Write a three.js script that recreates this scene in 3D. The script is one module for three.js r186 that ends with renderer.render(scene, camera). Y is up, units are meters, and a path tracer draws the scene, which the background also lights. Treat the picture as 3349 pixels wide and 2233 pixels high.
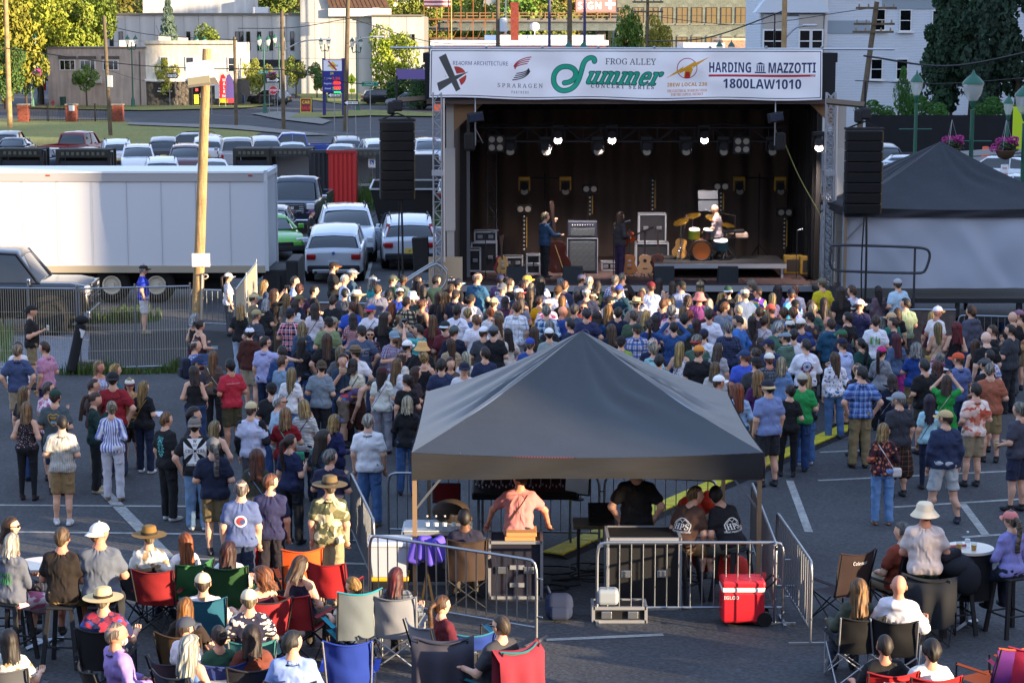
import*as THREE from 'three';
import{mergeGeometries}from 'three/addons/utils/BufferGeometryUtils.js';
import{RoundedBoxGeometry}from 'three/addons/geometries/RoundedBoxGeometry.js';
// ---------- camera, sky, sun, exposure ----------
const scene=new THREE.Scene();
const camera=new THREE.PerspectiveCamera(18.363,1024/682,0.5,3000);
camera.position.set(0,7.75,0);
camera.rotation.x=-Math.atan(709/4850);
camera.updateMatrixWorld();
const SUN=new THREE.Vector3(Math.sin(1.047),Math.tan(0.165),Math.cos(1.047)).normalize();
{const w=256,h=128,a=new Float32Array(w*h*4),d=new THREE.Vector3();
for(let j=0;j<h;j++) for(let i=0;i<w;i++){
const th=((i+.5)/w-.5)*2*Math.PI,ph=((j+.5)/h-.5)*Math.PI;
d.set(Math.cos(ph)*Math.cos(th),Math.sin(ph),Math.cos(ph)*Math.sin(th));
const u=Math.max(0,d.y),k=Math.pow(1-u,3),s=Math.max(0,d.dot(SUN)),g=Math.pow(s,8)*.55+Math.pow(s,60)*1.2;
const o=(j*w+i)*4;
a[o]=.2+.34*k+g*1.0;a[o+1]=.3+.27*k+g*.62;a[o+2]=.5+.14*k+g*.28;a[o+3]=1;
}
const t=new THREE.DataTexture(a,w,h,THREE.RGBAFormat,THREE.FloatType);
t.mapping=THREE.EquirectangularReflectionMapping;t.magFilter=t.minFilter=THREE.LinearFilter;t.needsUpdate=true;
scene.background=t;scene.environment=t;}
const sun=new THREE.DirectionalLight(new THREE.Color(1,.76,.5),5);
sun.position.copy(SUN).multiplyScalar(150).add(new THREE.Vector3(0,0,-60));sun.target.position.set(0,0,-60);
sun.castShadow=true;sun.shadow.mapSize.set(4096,4096);
Object.assign(sun.shadow.camera,{left:-150,right:150,top:60,bottom:-60,near:1,far:500});
scene.add(sun,sun.target);
const renderer=new THREE.WebGLRenderer({antialias:true});
renderer.setSize(1024,682);renderer.shadowMap.enabled=true;
renderer.toneMapping=THREE.LinearToneMapping;renderer.toneMappingExposure=3;
// ---------- helpers ----------
const V=(x,y,z)=>new THREE.Vector3(x,y,z),PI=Math.PI,R=a=>a*PI/180;
function rng(s){return()=>{s|=0;s=s+0x6D2B79F5|0;let t=Math.imul(s^s>>>15,1|s);t=t+Math.imul(t^t>>>7,61|t)^t;return((t^t>>>14)>>>0)/4294967296;};}
const rnd=rng(7),rr=(a,b)=>a+(b-a)*rnd();
const hsh=(x,y,z)=>{let n=Math.imul(x,374761393)+Math.imul(y,668265263)+Math.imul(z,1274126177)|0;n=Math.imul(n^n>>>13,1274126177);return((n^n>>>16)>>>0)/4294967296;};
function vn(x,y,z){const i=Math.floor(x),j=Math.floor(y),k=Math.floor(z),s=t=>t*t*(3-2*t),a=s(x-i),b=s(y-j),c=s(z-k),L=(p,q,t)=>p+(q-p)*t;
const f=(dj,dk)=>L(hsh(i,j+dj,k+dk),hsh(i+1,j+dj,k+dk),a);return L(L(f(0,0),f(1,0),b),L(f(0,1),f(1,1),b),c);}

function tn(u,v,p,s){const x=u*p,y=v*p,i=Math.floor(x),j=Math.floor(y),w=t=>t*t*(3-2*t),a=w(x-i),b=w(y-j),h=(m,n)=>hsh((m%p+p)%p,(n%p+p)%p,s);
const t0=h(i,j)+(h(i+1,j)-h(i,j))*a,t1=h(i,j+1)+(h(i+1,j+1)-h(i,j+1))*a;return t0+(t1-t0)*b;}
const fbm=(u,v,p,s,o=4)=>{let r=0,a=.5,t=0;for(let i=0;i<o;i++){r+=a*tn(u,v,p<<i,s+i);t+=a;a*=.5;}return r/t;};
const used={};
function uniq(n){const k=used[n]=(used[n]??-1)+1;return k?n+'_'+String(k).padStart(3,'0'):n;}
function tag(o,label,category,group){o.userData={label,category};if(group) o.userData.group=group;return o;}
function thing(name,label,category,x=0,y=0,z=0,ry=0,group){const o=new THREE.Group();o.name=uniq(name);o.position.set(x,y,z);o.rotation.y=ry;scene.add(o);return tag(o,label,category,group);}
function uvBox(g){const p=g.attributes.position,n=g.attributes.normal,u=new Float32Array(p.count*2);
for(let i=0;i<p.count;i++){const X=Math.abs(n.getX(i)),Y=Math.abs(n.getY(i)),Z=Math.abs(n.getZ(i));let a,b;if(Y>X&&Y>Z){a=p.getX(i);b=p.getZ(i);}else if(X>Z){a=p.getZ(i);b=p.getY(i);}else{a=p.getX(i);b=p.getY(i);}u[2*i]=a;u[2*i+1]=b;}
g.setAttribute('uv',new THREE.BufferAttribute(u,2));return g;}
function merge(gs){gs=gs.flat(9).filter(Boolean);if(gs.length===1) return gs[0];
const keep=['position','normal','uv'];const col=gs.every(g=>g.attributes.color);
gs=gs.map(g=>{let q=g.index?g.toNonIndexed():g.clone();for(const k of Object.keys(q.attributes)) if(!keep.includes(k)&&!(k==='color'&&col)) q.deleteAttribute(k);q.morphAttributes={};return q;});
return mergeGeometries(gs,false);}
function part(name,gs,m,parent,keepUV){let g=Array.isArray(gs)?merge(gs):gs;if(m.userData.metric&&!keepUV&&!g.userData.uvd){uvBox(g);g.userData.uvd=1;}
const o=new THREE.Mesh(g,m);o.name=parent?name:uniq(name);o.castShadow=o.receiveShadow=true;(parent||scene).add(o);return o;}
const struct=(name,gs,m)=>{const o=part(name,gs,m);o.userData.kind='structure';return o;};
const one=(name,gs,m,label,cat,group)=>tag(part(name,gs,m),label,cat,group);
const stuff=(o)=>{o.userData.kind='stuff';return o;};
function dup(o,x,y,z,ry,label,group){const r=o.clone();r.name=uniq(o.name.replace(/_\d{3}$/,''));r.position.set(x,y,z);r.rotation.y=ry;r.userData={...o.userData,label};if(group) r.userData.group=group;scene.add(r);return r;}
const tf=(g,x=0,y=0,z=0,rx=0,ry=0,rz=0)=>{if(rx) g.rotateX(rx);if(ry) g.rotateY(ry);if(rz) g.rotateZ(rz);return g.translate(x,y,z);};
const Bx=(w,h,d,x,y,z,rx,ry,rz)=>tf(new THREE.BoxGeometry(w,h,d),x,y,z,rx,ry,rz);
const RB=(w,h,d,r,x,y,z,rx,ry,rz)=>tf(new RoundedBoxGeometry(w,h,d,2,Math.min(r,w/2.01,h/2.01,d/2.01)),x,y,z,rx,ry,rz);
const Cy=(r1,r2,h,x,y,z,seg=12,rx,ry,rz)=>tf(new THREE.CylinderGeometry(r1,r2,h,seg),x,y,z,rx,ry,rz);
const Sp=(r,x,y,z,sx=1,sy=1,sz=1,a=12,b=8)=>new THREE.SphereGeometry(r,a,b).scale(sx,sy,sz).translate(x,y,z);
const Lt=(pts,seg=16)=>new THREE.LatheGeometry(pts.map(p=>new THREE.Vector2(p[0],p[1])),seg);
function rod(a,b,r,seg=8,r2=r){const A=V(...a),D=V(...b).sub(A),g=new THREE.CylinderGeometry(r2,r,D.length(),seg);g.applyQuaternion(new THREE.Quaternion().setFromUnitVectors(V(0,1,0),D.clone().normalize()));return g.translate(A.x+D.x/2,A.y+D.y/2,A.z+D.z/2);}
function bar(a,b,w,d=w){const A=V(...a),D=V(...b).sub(A),g=new THREE.BoxGeometry(w,D.length(),d);g.applyQuaternion(new THREE.Quaternion().setFromUnitVectors(V(0,1,0),D.clone().normalize()));return g.translate(A.x+D.x/2,A.y+D.y/2,A.z+D.z/2);}
const Tb=(pts,r,n=24,seg=6,closed=false,t=.5)=>new THREE.TubeGeometry(new THREE.CatmullRomCurve3(pts.map(p=>V(...p)),closed,'catmullrom',t),n,r,seg,closed);
function Ex(pts,depth,bevel=0,holes){const s=new THREE.Shape(pts.map(p=>new THREE.Vector2(p[0],p[1])));for(const h of holes||[]) s.holes.push(new THREE.Path(h.map(p=>new THREE.Vector2(p[0],p[1]))));return new THREE.ExtrudeGeometry(s,{depth,bevelEnabled:bevel>0,bevelSize:bevel,bevelThickness:bevel,bevelSegments:2,curveSegments:8});}
function sheet(pts,y){const s=new THREE.Shape(pts.map(p=>new THREE.Vector2(p[0],-p[1])));return new THREE.ShapeGeometry(s).rotateX(-PI/2).translate(0,y,0);}
// ---------- textures and materials ----------
function txt(c,s,x,y,px,col,font='bold {}px sans-serif',rot=0,al='center',maxw){c.save();c.translate(x,y);c.rotate(rot);c.fillStyle=col;c.font=font.replace('{}',px);c.textAlign=al;c.textBaseline='middle';maxw?c.fillText(s,0,0,maxw):c.fillText(s,0,0);c.restore();}
const TX={};
function dataTex(key,n,f,srgb=true){if(TX[key]) return TX[key];const a=new Uint8Array(n*n*4);
for(let j=0;j<n;j++) for(let i=0;i<n;i++){const c=f(i/n,j/n),o=(j*n+i)*4;for(let k=0;k<3;k++) a[o+k]=255*Math.min(1,Math.max(0,c.length?c[k]:c));a[o+3]=255;}
const t=new THREE.DataTexture(a,n,n);t.wrapS=t.wrapT=THREE.RepeatWrapping;t.magFilter=THREE.LinearFilter;t.minFilter=THREE.LinearMipmapLinearFilter;t.generateMipmaps=true;if(srgb) t.colorSpace=THREE.SRGBColorSpace;t.needsUpdate=true;return TX[key]=t;}
const rep=(t,s,k=s)=>{const c=t.clone();c.repeat.set(s,k);c.needsUpdate=true;return c;};
function canvasTex(w,h,draw){const c=document.createElement('canvas');c.width=w;c.height=h;draw(c.getContext('2d'),w,h);const t=new THREE.CanvasTexture(c);t.colorSpace=THREE.SRGBColorSpace;t.magFilter=THREE.LinearFilter;return t;}

const ATC=document.createElement('canvas');ATC.width=ATC.height=2048;const ATX=ATC.getContext('2d'),ATT=new THREE.CanvasTexture(ATC);ATT.colorSpace=THREE.SRGBColorSpace;ATT.magFilter=THREE.LinearFilter;let ATN=0;
const signM=new THREE.MeshStandardMaterial({map:ATT,roughness:.55,side:THREE.DoubleSide,transparent:true,alphaTest:.4}),printMat=new THREE.MeshStandardMaterial({map:ATT,roughness:.92,side:THREE.DoubleSide,transparent:true,alphaTest:.4});
function cell(draw,W=256,H=256){const i=ATN++,x=i%8*256,y=(i>>3)*256;ATX.save();ATX.beginPath();ATX.rect(x,y,W,H);ATX.clip();ATX.translate(x,y);draw(ATX,W,H);ATX.restore();
return g=>{const u=g.attributes.uv;for(let k=0;k<u.count;k++) u.setXY(k,(x+1+u.getX(k)*(W-2))/2048,1-(y+1+(1-u.getY(k))*(H-2))/2048);return g;};}
const face=(parent,name,g,draw,W,H)=>part(name,cell(draw,W,H)(g),signM,parent,1);
const col=c=>typeof c==='number'?new THREE.Color(c):Array.isArray(c)?new THREE.Color().setRGB(...c):new THREE.Color('#'+c);
const MC={};
function mat(c,rough=.8,o={}){const can=o.k||!Object.keys(o).length,k=JSON.stringify([c,rough,o.k||0]);if(can&&MC[k]) return MC[k];
const{k:_,metric,...q}=o;const m=new(q.clearcoat!==undefined||q.transmission!==undefined||q.sheen!==undefined?THREE.MeshPhysicalMaterial:THREE.MeshStandardMaterial)({color:col(c),roughness:rough,side:THREE.DoubleSide,...q});
if(metric) m.userData.metric=1;if(can) MC[k]=m;return m;}
const N1=dataTex('grain',256,(u,v)=>.55+.45*(fbm(u,v,32,3,3)*.6+fbm(u,v,4,9,3)*.4),true);
const NB=dataTex('grainb',256,(u,v)=>fbm(u,v,32,5,3),false);
const NF=dataTex('fold',256,(u,v)=>{const w=fbm(u,v,3,21,3);return.5+.5*Math.sin(9*(fbm(u,v,4,31,2)+w));},false);
const grainy=(c,rough,s=.5,b=.002,o={})=>mat(c,rough,{map:rep(N1,s),bumpMap:rep(NB,s*2),bumpScale:b,metric:1,...o});
const mMetal=mat('9aa0a6',.38,{k:'gal',metalness:.85}),mAlu=mat('b9bcc0',.45,{k:'alu',metalness:.7}),mBlk=mat('0c0c0e',.6),mRub=mat('101011',.9),mDk=mat('1b1c20',.7),mChr=mat('d0d2d6',.18,{k:'chr',metalness:1}),mWht=mat('d8d8d6',.6);
const mGlass=mat('0a0e12',.06,{k:'gl',metalness:0,clearcoat:1,clearcoatRoughness:.03});
const mClear=mat('f4f8fa',.08,{k:'clr',transmission:1,thickness:0,ior:1.2});
const mWood=mat('8a7350',.85,{k:'wd',map:dataTex('wood',256,(u,v)=>{const g=fbm(u,v,2,40,2),s=tn(u,v,64,44)*.3+tn(u*1,v*.0625,64,45)*.5+g*.5;return[.45+.4*s,.38+.4*s,.28+.38*s];}),metric:1});
const WEAVE=dataTex('weave',128,(u,v)=>.5+.5*(fbm(u,v,8,61,3)-.5)+.12*Math.sin(u*400)*Math.sin(v*400),false);
const geoC={},cupG=()=>geoC.cup||=Lt([[.001,.002],[.03,.002],[.042,.118],[.044,.118],[.032,0],[.001,0]],14);
const concM=grainy('9a958c',.9,.4);
// ---------- unseen blocks added behind and right of the camera, shaped to shade the lot ----------
function block(p0,p1,y0,y1,D,name,label,c,parent){const w=p1-p0,m=(p0+p1)/2,t=parent||thing(name,label,'building',.866*D+.5*m,0,.5*D-.866*m,R(60)),dx=parent?m-parent.userData.m:0;t.userData.m??=m;part('wall',Bx(w,y1-y0,12,dx,(y0+y1)/2,6),grainy(c,.9,.4),t);if(!parent){part('roof',Bx(w+.4,.3,12.4,0,y1+.15,6),mat('55524e',.9),t);for(let i=0;i<Math.floor(w/4);i++) for(let k=0;k<Math.floor(y1/3.4);k++) part('window',geoW,mGlass,t,1).position.set(-w/2+2+i*4,2+k*3.4,-.03);}return t;}
const geoW=Bx(1.4,1.8,.1,0,0,0);
block(-30,13.5,0,15,45,'added_brick_block','added unseen brick block shading the lot from behind','8a5a48');block(13.5,25.5,0,9.0,45,'added_low_block','added unseen low block letting sun pass over it','9a9488');block(25.5,40.3,0,24,45,'added_tall_block','added unseen tall block shading the middle of the lot','a8a296');  // added blocks, heights set by where the sun should reach
{const t=thing('added_sloped_block','added unseen block with a sloping top shaping the sun edge','building',.866*45+.5*43.3,0,.5*45-.866*43.3,R(60));part('wall',Ex([[-3,0],[3,0],[3,11.2],[-3,13.1]],12),grainy('b0a090',.9,.4),t);const g=thing('added_slotted_block','added unseen slotted block passing a band of sun','garage',.866*45+.5*49.05,0,.5*45-.866*49.05,R(60));part('below_slot',Bx(6,10.9,30,.25,5.45,15),concM,g);part('above_slot',Bx(6,10,30,.25,20.2,15),concM,g);for(const x of[-2.6,2.6]) part('pillar',Bx(.3,4.4,.5,x,13.05,.3),concM,g);}  // invented pair: sloped edge and slot let sun onto the heads
block(52.05,120,0,20.5,20,'added_long_block','added unseen long block shading the parked cars','9a6a58');block(120,150,0,24,20,'added_corner_block','added unseen block shading the right street','a8a090');block(150,168,0,28,20,'added_tower_block','added unseen tower shading the white house','9a9a98');block(168,177,0,38,20,'added_slim_tower','added unseen slim tower shading the tan building','a89a88');block(206,221,0,33,-40,'added_far_tower','added unseen far tower shading the concrete building','98989a');  // added blocks, sized to keep cars and far walls in shade
{const t=thing('camera_building','unseen dark brick building under the viewer added to block sky light','building',-12,0,9);part('wall',Bx(64,17,10,0,8.5,0),mat('4a342c',.95,{map:rep(N1,.3),metric:1}),t);part('terrace',Bx(64,.4,5,0,5.6,-6.6),concM,t);for(let i=0;i<15;i++) for(const y of[2.6,8,12,15]) part('window',geoW,mGlass,t,1).position.set(-28+i*4,y,-5.03);}  // unseen, added to block sky light from behind the camera
// ---------- ground, roads, grass ----------
const asph=mat('ffffff',.93,{map:rep(dataTex('asph',512,(u,v)=>{const c=.24+.10*(fbm(u,v,4,11,4)-.5)+.10*(tn(u,v,256,12)-.5)+(tn(u,v,128,13)>.86?.035:0);return[c,c*1.01,c*1.05];}),.14),bumpMap:rep(NB,.8),bumpScale:.006,metric:1});
const roadM=mat('c8ccd4',.9,{map:asph.map,bumpMap:asph.bumpMap,bumpScale:.004,metric:1}),grassM=mat('ffffff',1,{map:rep(dataTex('grs',256,(u,v)=>{const a=fbm(u,v,4,81,3),b=tn(u,v,128,82);const d=fbm(u,v,2,84,4);return[.36+.2*b*a+.14*d,.38+.14*b+.06*d,.2+.08*b];}),.06),bumpMap:rep(NB,1),bumpScale:.03,metric:1});
const darkAs=grainy('2b2d31',.95,.4,.006),gravM=mat('ffffff',1,{map:rep(dataTex('grv',256,(u,v)=>{const b=tn(u,v,64,91)*.6+tn(u,v,128,92)*.4;return[.3+.35*b,.31+.35*b,.34+.36*b];}),.7),bumpMap:rep(NB,2),bumpScale:.03,metric:1});
struct('ground',sheet([[-900,80],[900,80],[900,-1400],[-900,-1400]],0),asph);
const poly=(name,pts,m,y)=>struct(name,sheet(pts,y),m);
poly('asphalt_patch',[[-10.94,-54.11],[-8.33,-55.08],[-6.54,-54.51],[-6.23,-48.4],[-9.81,-48.4]],darkAs,.004);
poly('gravel_strip',[[-14.3,-55.57],[-11.04,-54.59],[-9.78,-47.9],[-12.3,-47.65]],gravM,.004);
poly('grass_field',[[-49.94,-193.74],[-36.47,-189.87],[-27.67,-178.26],[-19.7,-166.51],[-19.53,-154.3],[-26.28,-142.65],[-36.3,-140.53]],grassM,.01);
poly('grass_verge',[[-51.12,-223.37],[-39.68,-228.75],[-29.6,-234.39],[-25.14,-228.75],[-27.57,-218.24],[-36.61,-210.97],[-49.95,-218.24]],grassM,.13);
poly('road',[[-53.76,-208.65],[-37.49,-208.65],[-26.52,-217],[-7.79,-215.76],[-5.41,-149.42],[-14.48,-169.49],[-21.83,-172.58],[-36.82,-193.74],[-50.19,-194.74]],roadM,.004);
poly('traffic_island',[[-25,-203.07],[-22.94,-208.65],[-20.36,-204.17],[-15.89,-186.14],[-16.03,-179.11],[-20.89,-189.87]],concM,.12);
poly('pavement',[[-32.99,-183.44],[-22.44,-177.43],[-13.75,-160.85],[-15.66,-160.17],[-23.14,-171.8],[-32.58,-179.11]],concM,.1);
poly('lawn',[[-20.25,-192.76],[-20.36,-204.17],[-14.19,-212.15],[-7.37,-204.17],[-7.07,-195.74],[-13.23,-197.78],[-16.54,-193.74]],grassM,.14);
poly('far_lawn',[[-28.11,-271.14],[-10.06,-279.09],[-8.21,-227.38],[-18.21,-230.14],[-24.37,-249.79]],grassM,.09);
poly('brick_paving',[[-52.98,-231.54],[-41.16,-237.32],[-29.97,-237.32],[-39.68,-228.75],[-51.12,-223.37]],grainy('7a4a3c',.9,.6),.02);
const paintM=mat('c4c2bc',.8,{map:rep(N1,.8),metric:1,k:'paint'});
function stripe(a,b,w){const A=V(a[0],0,a[1]),B=V(b[0],0,b[1]),n=B.clone().sub(A).normalize(),s=V(-n.z,0,n.x).multiplyScalar(w/2);return sheet([[A.x+s.x,A.z+s.z],[B.x+s.x,B.z+s.z],[B.x-s.x,B.z-s.z],[A.x-s.x,A.z-s.z]],.006);}
for(const[a,b,w] of[[[-8.78,-34.25],[-4.32,-34.12],.1],[[-8.31,-32.37],[-3.98,-32.16],.1],[[-6.98,-35.33],[-5.01,-30.41],.2],[[-5.11,-30.67],[-2.03,-30.31],.1],[[-5.83,-29.1],[-3.47,-28.93],.1],[[-4.25,-27.58],[-1.02,-27.33],.1],[[0.44,-26.39],[1.97,-26.63],.11],[[5.36,-36.18],[9.39,-37.1],.1],[[6.31,-34.09],[8.98,-34.81],.1],[[5.75,-38.69],[7.77,-39.19],.1],[[4.86,-36.18],[4.66,-32.34],.13],[[7.5,-34.41],[7.39,-32.11],.13],[[-9.92,-89.63],[-8.79,-78.02],.12],[[-6.32,-66.82],[-8.36,-65.4],.1],[[-5,-76.42],[-4.63,-66.82],.12],[[6.99,-31.99],[7.64,-32.16],.1]]) struct('parking_line',stripe(a,b,w),paintM);
struct('road_line',stripe([-28.84,-201.99],[-18.92,-193.74],.15),paintM);struct('road_line',stripe([-14.78,-165.06],[-6.82,-169.49],.15),paintM);
function tufts(name,pts,n,h,c,seed){const r=rng(seed),gs=[],q=new THREE.PlaneGeometry(.03,1,1,2);{const p=q.attributes.position;for(let i=0;i<p.count;i++){const t=p.getY(i)+.5;p.setX(i,p.getX(i)*(1-t*.85));p.setZ(i,t*t*.3);p.setY(i,t);}q.computeVertexNormals();}const im=new THREE.InstancedMesh(q,mat(c,.9,{k:'tuft'}),n),m=new THREE.Matrix4(),k=new THREE.Color();for(let i=0;i<n;i++){const t=r()*(pts.length-1),a=Math.floor(t),f=t-a,w=pts[a][2]||.3,x=pts[a][0]+(pts[a+1][0]-pts[a][0])*f+(r()-.5)*w,z=pts[a][1]+(pts[a+1][1]-pts[a][1])*f+(r()-.5)*w,s=h*(.3+r()*.9)*(.35+1.3*vn(x*1.7,z*1.7,seed));m.makeRotationY(r()*7).scale(V(1.3,s,s)).setPosition(x,0,z);im.setMatrixAt(i,m);im.setColorAt(i,k.setRGB(.7+r()*.5,.8+r()*.4,.6+r()*.3));}im.name=uniq(name);im.castShadow=im.receiveShadow=true;stuff(im);im.userData.label=name==='grass'?'green grass and weeds growing by the fence':'weeds';scene.add(im);return im;}
tufts('grass',[[-10.16,-47.9,.5],[-8.58,-48.02,.6],[-7.44,-48.4,.5]],1500,.2,'4c6030',3).userData.label='green weeds along the foot of the wire fence';
tufts('grass',[[-11.29,-56.77,1],[-10.04,-57.03,.8]],900,.24,'4a5e2c',4).userData.label='green grass patch beyond the fence behind the asphalt';
tufts('grass',[[-12.02,-49.38,.5],[-13.42,-54.91,.5]],220,.45,'5a7038',5).userData.label='tall weeds at the left end of the fence';
tufts('grass',[[-7.36,-94.84,1.2],[-5.34,-93.66,1.4],[-3.36,-85.14,1]],2600,.9,'5c7f46',6).userData.label='tall weeds round the red container and bicycle';
// ---------- trees ----------
const leafM=c=>mat(c,.85,{k:'leaf',vertexColors:true});
function crownGeo(seed,n,lobes,size,conifer,q=1){const r=rng(seed),P=[],C=[],I=[];const L=[];for(let i=0;i<lobes;i++){const a=r()*6.28,y=r();L.push(conifer?[0,0,0,1]:[Math.cos(a)*(.25+.55*r())*Math.sqrt(1-Math.pow(y*1.7-.85,2)*.8),y*1.64-.82,Math.sin(a)*(.25+.5*r()),(.26+.24*r())*q,.75+.45*r()]);}
for(let i=0;i<n;i++){let x,y,z,sh;if(conifer){const t=Math.pow(r(),.8),a=r()*6.28,lay=(1-t)*(.75+.25*Math.sin(t*70)),q=lay*(.45+.55*Math.sqrt(r()));x=Math.cos(a)*q;z=Math.sin(a)*q;y=t*2-1-q*.12;sh=.8+.3*r();}else{const l=L[i%lobes],u=r()*2-1,a=r()*6.28,k=l[3]*(.62+.38*Math.cbrt(r())),s=Math.sqrt(1-u*u);x=l[0]+Math.cos(a)*s*k;y=l[1]+u*k;z=l[2]+Math.sin(a)*s*k;sh=l[4]*(.85+.3*r());}
const d=size*(.6+.8*r()),q=new THREE.Quaternion().setFromEuler(new THREE.Euler(r()*6,r()*6,r()*6)),b=P.length/3;for(const[p,o,h] of[[-.5,-.3,0],[.5,-.35,.1],[.6,.35,0],[-.35,.4,.12]]){const v=V(p*d,o*d,h*d).applyQuaternion(q);P.push(x+v.x,y+v.y,z+v.z);C.push(sh,sh*(.95+.1*r()),sh*.9);}I.push(b,b+1,b+2,b,b+2,b+3);}
const g=new THREE.BufferGeometry();g.setAttribute('position',new THREE.Float32BufferAttribute(P,3));g.setAttribute('color',new THREE.Float32BufferAttribute(C,3));g.setIndex(I);g.computeVertexNormals();return g;}
const CG=[crownGeo(1,6000,18,.075),crownGeo(2,6000,22,.07),crownGeo(3,2600,12,.1),crownGeo(4,5000,1,.09,true),crownGeo(5,9000,44,.05,0,.42)],barkM=grainy('5a4a3c',.95,1);
const trunkG={};function tree(x,z,y0,top,w,kind,c,label,group){const h=top-y0,t=thing('tree',label,'tree',x,0,z,rr(0,6),group);const k=part('trunk',[rod([0,0,0],[.05,y0+h*.35,0],Math.max(.06,w*.035),7,.04),...[0,1,2,3].map(i=>rod([.03,y0+h*.1*i,0],[Math.cos(i*1.7)*w*.28,y0+h*(.3+.12*i),Math.sin(i*1.7)*w*.28],.05,5,.02))],barkM,t,1);const m=part('crown',CG[kind],leafM(c),t,1);m.scale.set(w/2,h/2,w/2);m.position.y=y0+h/2;return t;}
const TG='trees round the far street';
for(const[x,z,y0,top,w,k,c,l] of[
[-51.96,-218.24,2,12.5,9,0,'8a8a2c','tall yellow-green tree at the far left edge'],[-51.31,-231.54,2.5,13,9,1,'86902e','yellow-green tree behind the left street lamps'],[-50.69,-243.39,3,14,10,4,'7c8a2c','broad sunlit tree beside the tan building'],[-49.07,-246.55,2,12,7,0,'6a7c2a','green tree between the tan and white buildings'],
[-50.82,-222.07,1.8,7,4.6,2,'3c5a26','dark round street tree left of the tan building'],[-51.07,-215.76,1.6,6.4,4,1,'43622c','dark street tree behind the left wooden pole'],
[-44.49,-222.07,1.9,4.4,2.9,2,'5c7a34','young tree in front of the tan wall'],[-36.52,-226.03,1.5,5,2.5,2,'8a8f36','young tree before the cream storefront'],[-35.94,-249.79,3,8.4,4.5,0,'7a8a34','tree behind the cream storefront roof'],[-30.43,-231.54,1.2,5.2,2.4,2,'9aa04a','slim pale tree right of the cream storefront'],[-27.04,-227.38,1.6,5,2.9,2,'8a9040','pale street tree by the parked grey car'],[-25.73,-253.11,1.6,5,3,2,'7f8a40','pale tree left of the fuel price sign'],[-23.24,-253.11,1,4,2.4,1,'4c6a34','low green tree beside the fuel price sign'],
[-13.26,-234.39,.8,8,6,1,'8a9a30','feathery bright tree left of the banner'],[-9.12,-215.76,.4,4.2,3.2,1,'3a5a30','dark shrub left of the stage'],[-11.5,-223.37,.3,3.4,3.4,2,'44642f','low green shrub behind the hanging speaker']]) tree(x,z,y0,top,w,k,c,l,TG);
tree(-41.88,-260.03,1,12.5,5.6,3,'5a6e62','blue-green spruce in front of the white concrete building',TG);
for(const[px,py,Z,y0,top,w,k,c,l] of[[1439,0,-190,3,9.6,3.6,0,'5f7a2c','sunlit tree above the banner'],[1500,0,-195,2,8.8,3.4,1,'8f8a34','yellow-lit tree right of the banner tree'],[615,0,-300,5,17,14,4,'6a7a30','wooded crown behind the white building roof'],[520,0,-310,4,16,14,0,'74802e','golden tree behind the white building roof'],[980,0,-300,3,14,10,4,'7a8436','tree right of the white building'],[900,0,-320,3,13,12,0,'8a8c3a','pale tree behind the flat white wing'],[2225,0,-150,2,13,9,4,'24402a','dark leafy tree against the white house'],[2330,0,-145,1.5,15,10,4,'21392a','dark tree at the right edge'],[2180,0,-152,3,9.5,5,1,'28452e','dark hanging branches before the white house windows']]) tree((px-1176)*-Z/4850,Z,y0,top,w,k,c,l,TG);

{const r=rng(77),im=new THREE.InstancedMesh(CG[2],leafM('6f7a36'),620),m=new THREE.Matrix4(),k=new THREE.Color();for(let i=0;i<620;i++){const z=-420-r()*340,x=(r()*2-1)*.34*-z,y=hillY(x,z),s=4+r()*3.5;m.makeRotationY(r()*7).scale(V(s,s*1.1,s)).setPosition(x,y+3.5,z);im.setMatrixAt(i,m);im.setColorAt(i,k.setRGB(.7+r()*.6,.75+r()*.45,.6+r()*.4));}im.name='woodland';stuff(im);im.userData.label='hazy wooded hillside beyond the town';scene.add(im);}
function hillY(x,z){const t=Math.min(1,Math.max(0,(-z-360)/320));return t*t*(3-2*t)*(34+10*Math.sin(x*.012+1));}
{const g=new THREE.PlaneGeometry(1600,700,60,40).rotateX(-PI/2).translate(0,0,-700),p=g.attributes.position;for(let i=0;i<p.count;i++) p.setY(i,hillY(p.getX(i),p.getZ(i))-.6);g.computeVertexNormals();struct('hill',g,mat('5c6a34',1));}
for(const[x,z,s,c,l] of[[-22,-470,1,'e4dcd4','white house with a grey roof on the hillside'],[-14,-500,1.2,'d8d0cc','pale gabled house high on the hillside'],[-6,-480,1,'c8c8cc','small grey house above the overpass'],[18,-520,1.2,'d0ccd0','pale house above the billboard']]){const h=thing('hillside_house',l,'house',x,hillY(x,z)-.5,z,rr(-.4,.4),'houses on the far hill');part('wall',Bx(9*s,6,8,0,3,0),mat(c,.9),h);part('roof',Ex([[-5.2*s,5.9],[5.2*s,5.9],[0,9.5]],8.6).translate(0,0,-4.3),mat('6a625e',.9),h);for(const i of[-1,1]) part('window',Bx(1.2,1.6,.1,i*2.4,3.4,4.02),mGlass,h);}
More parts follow.
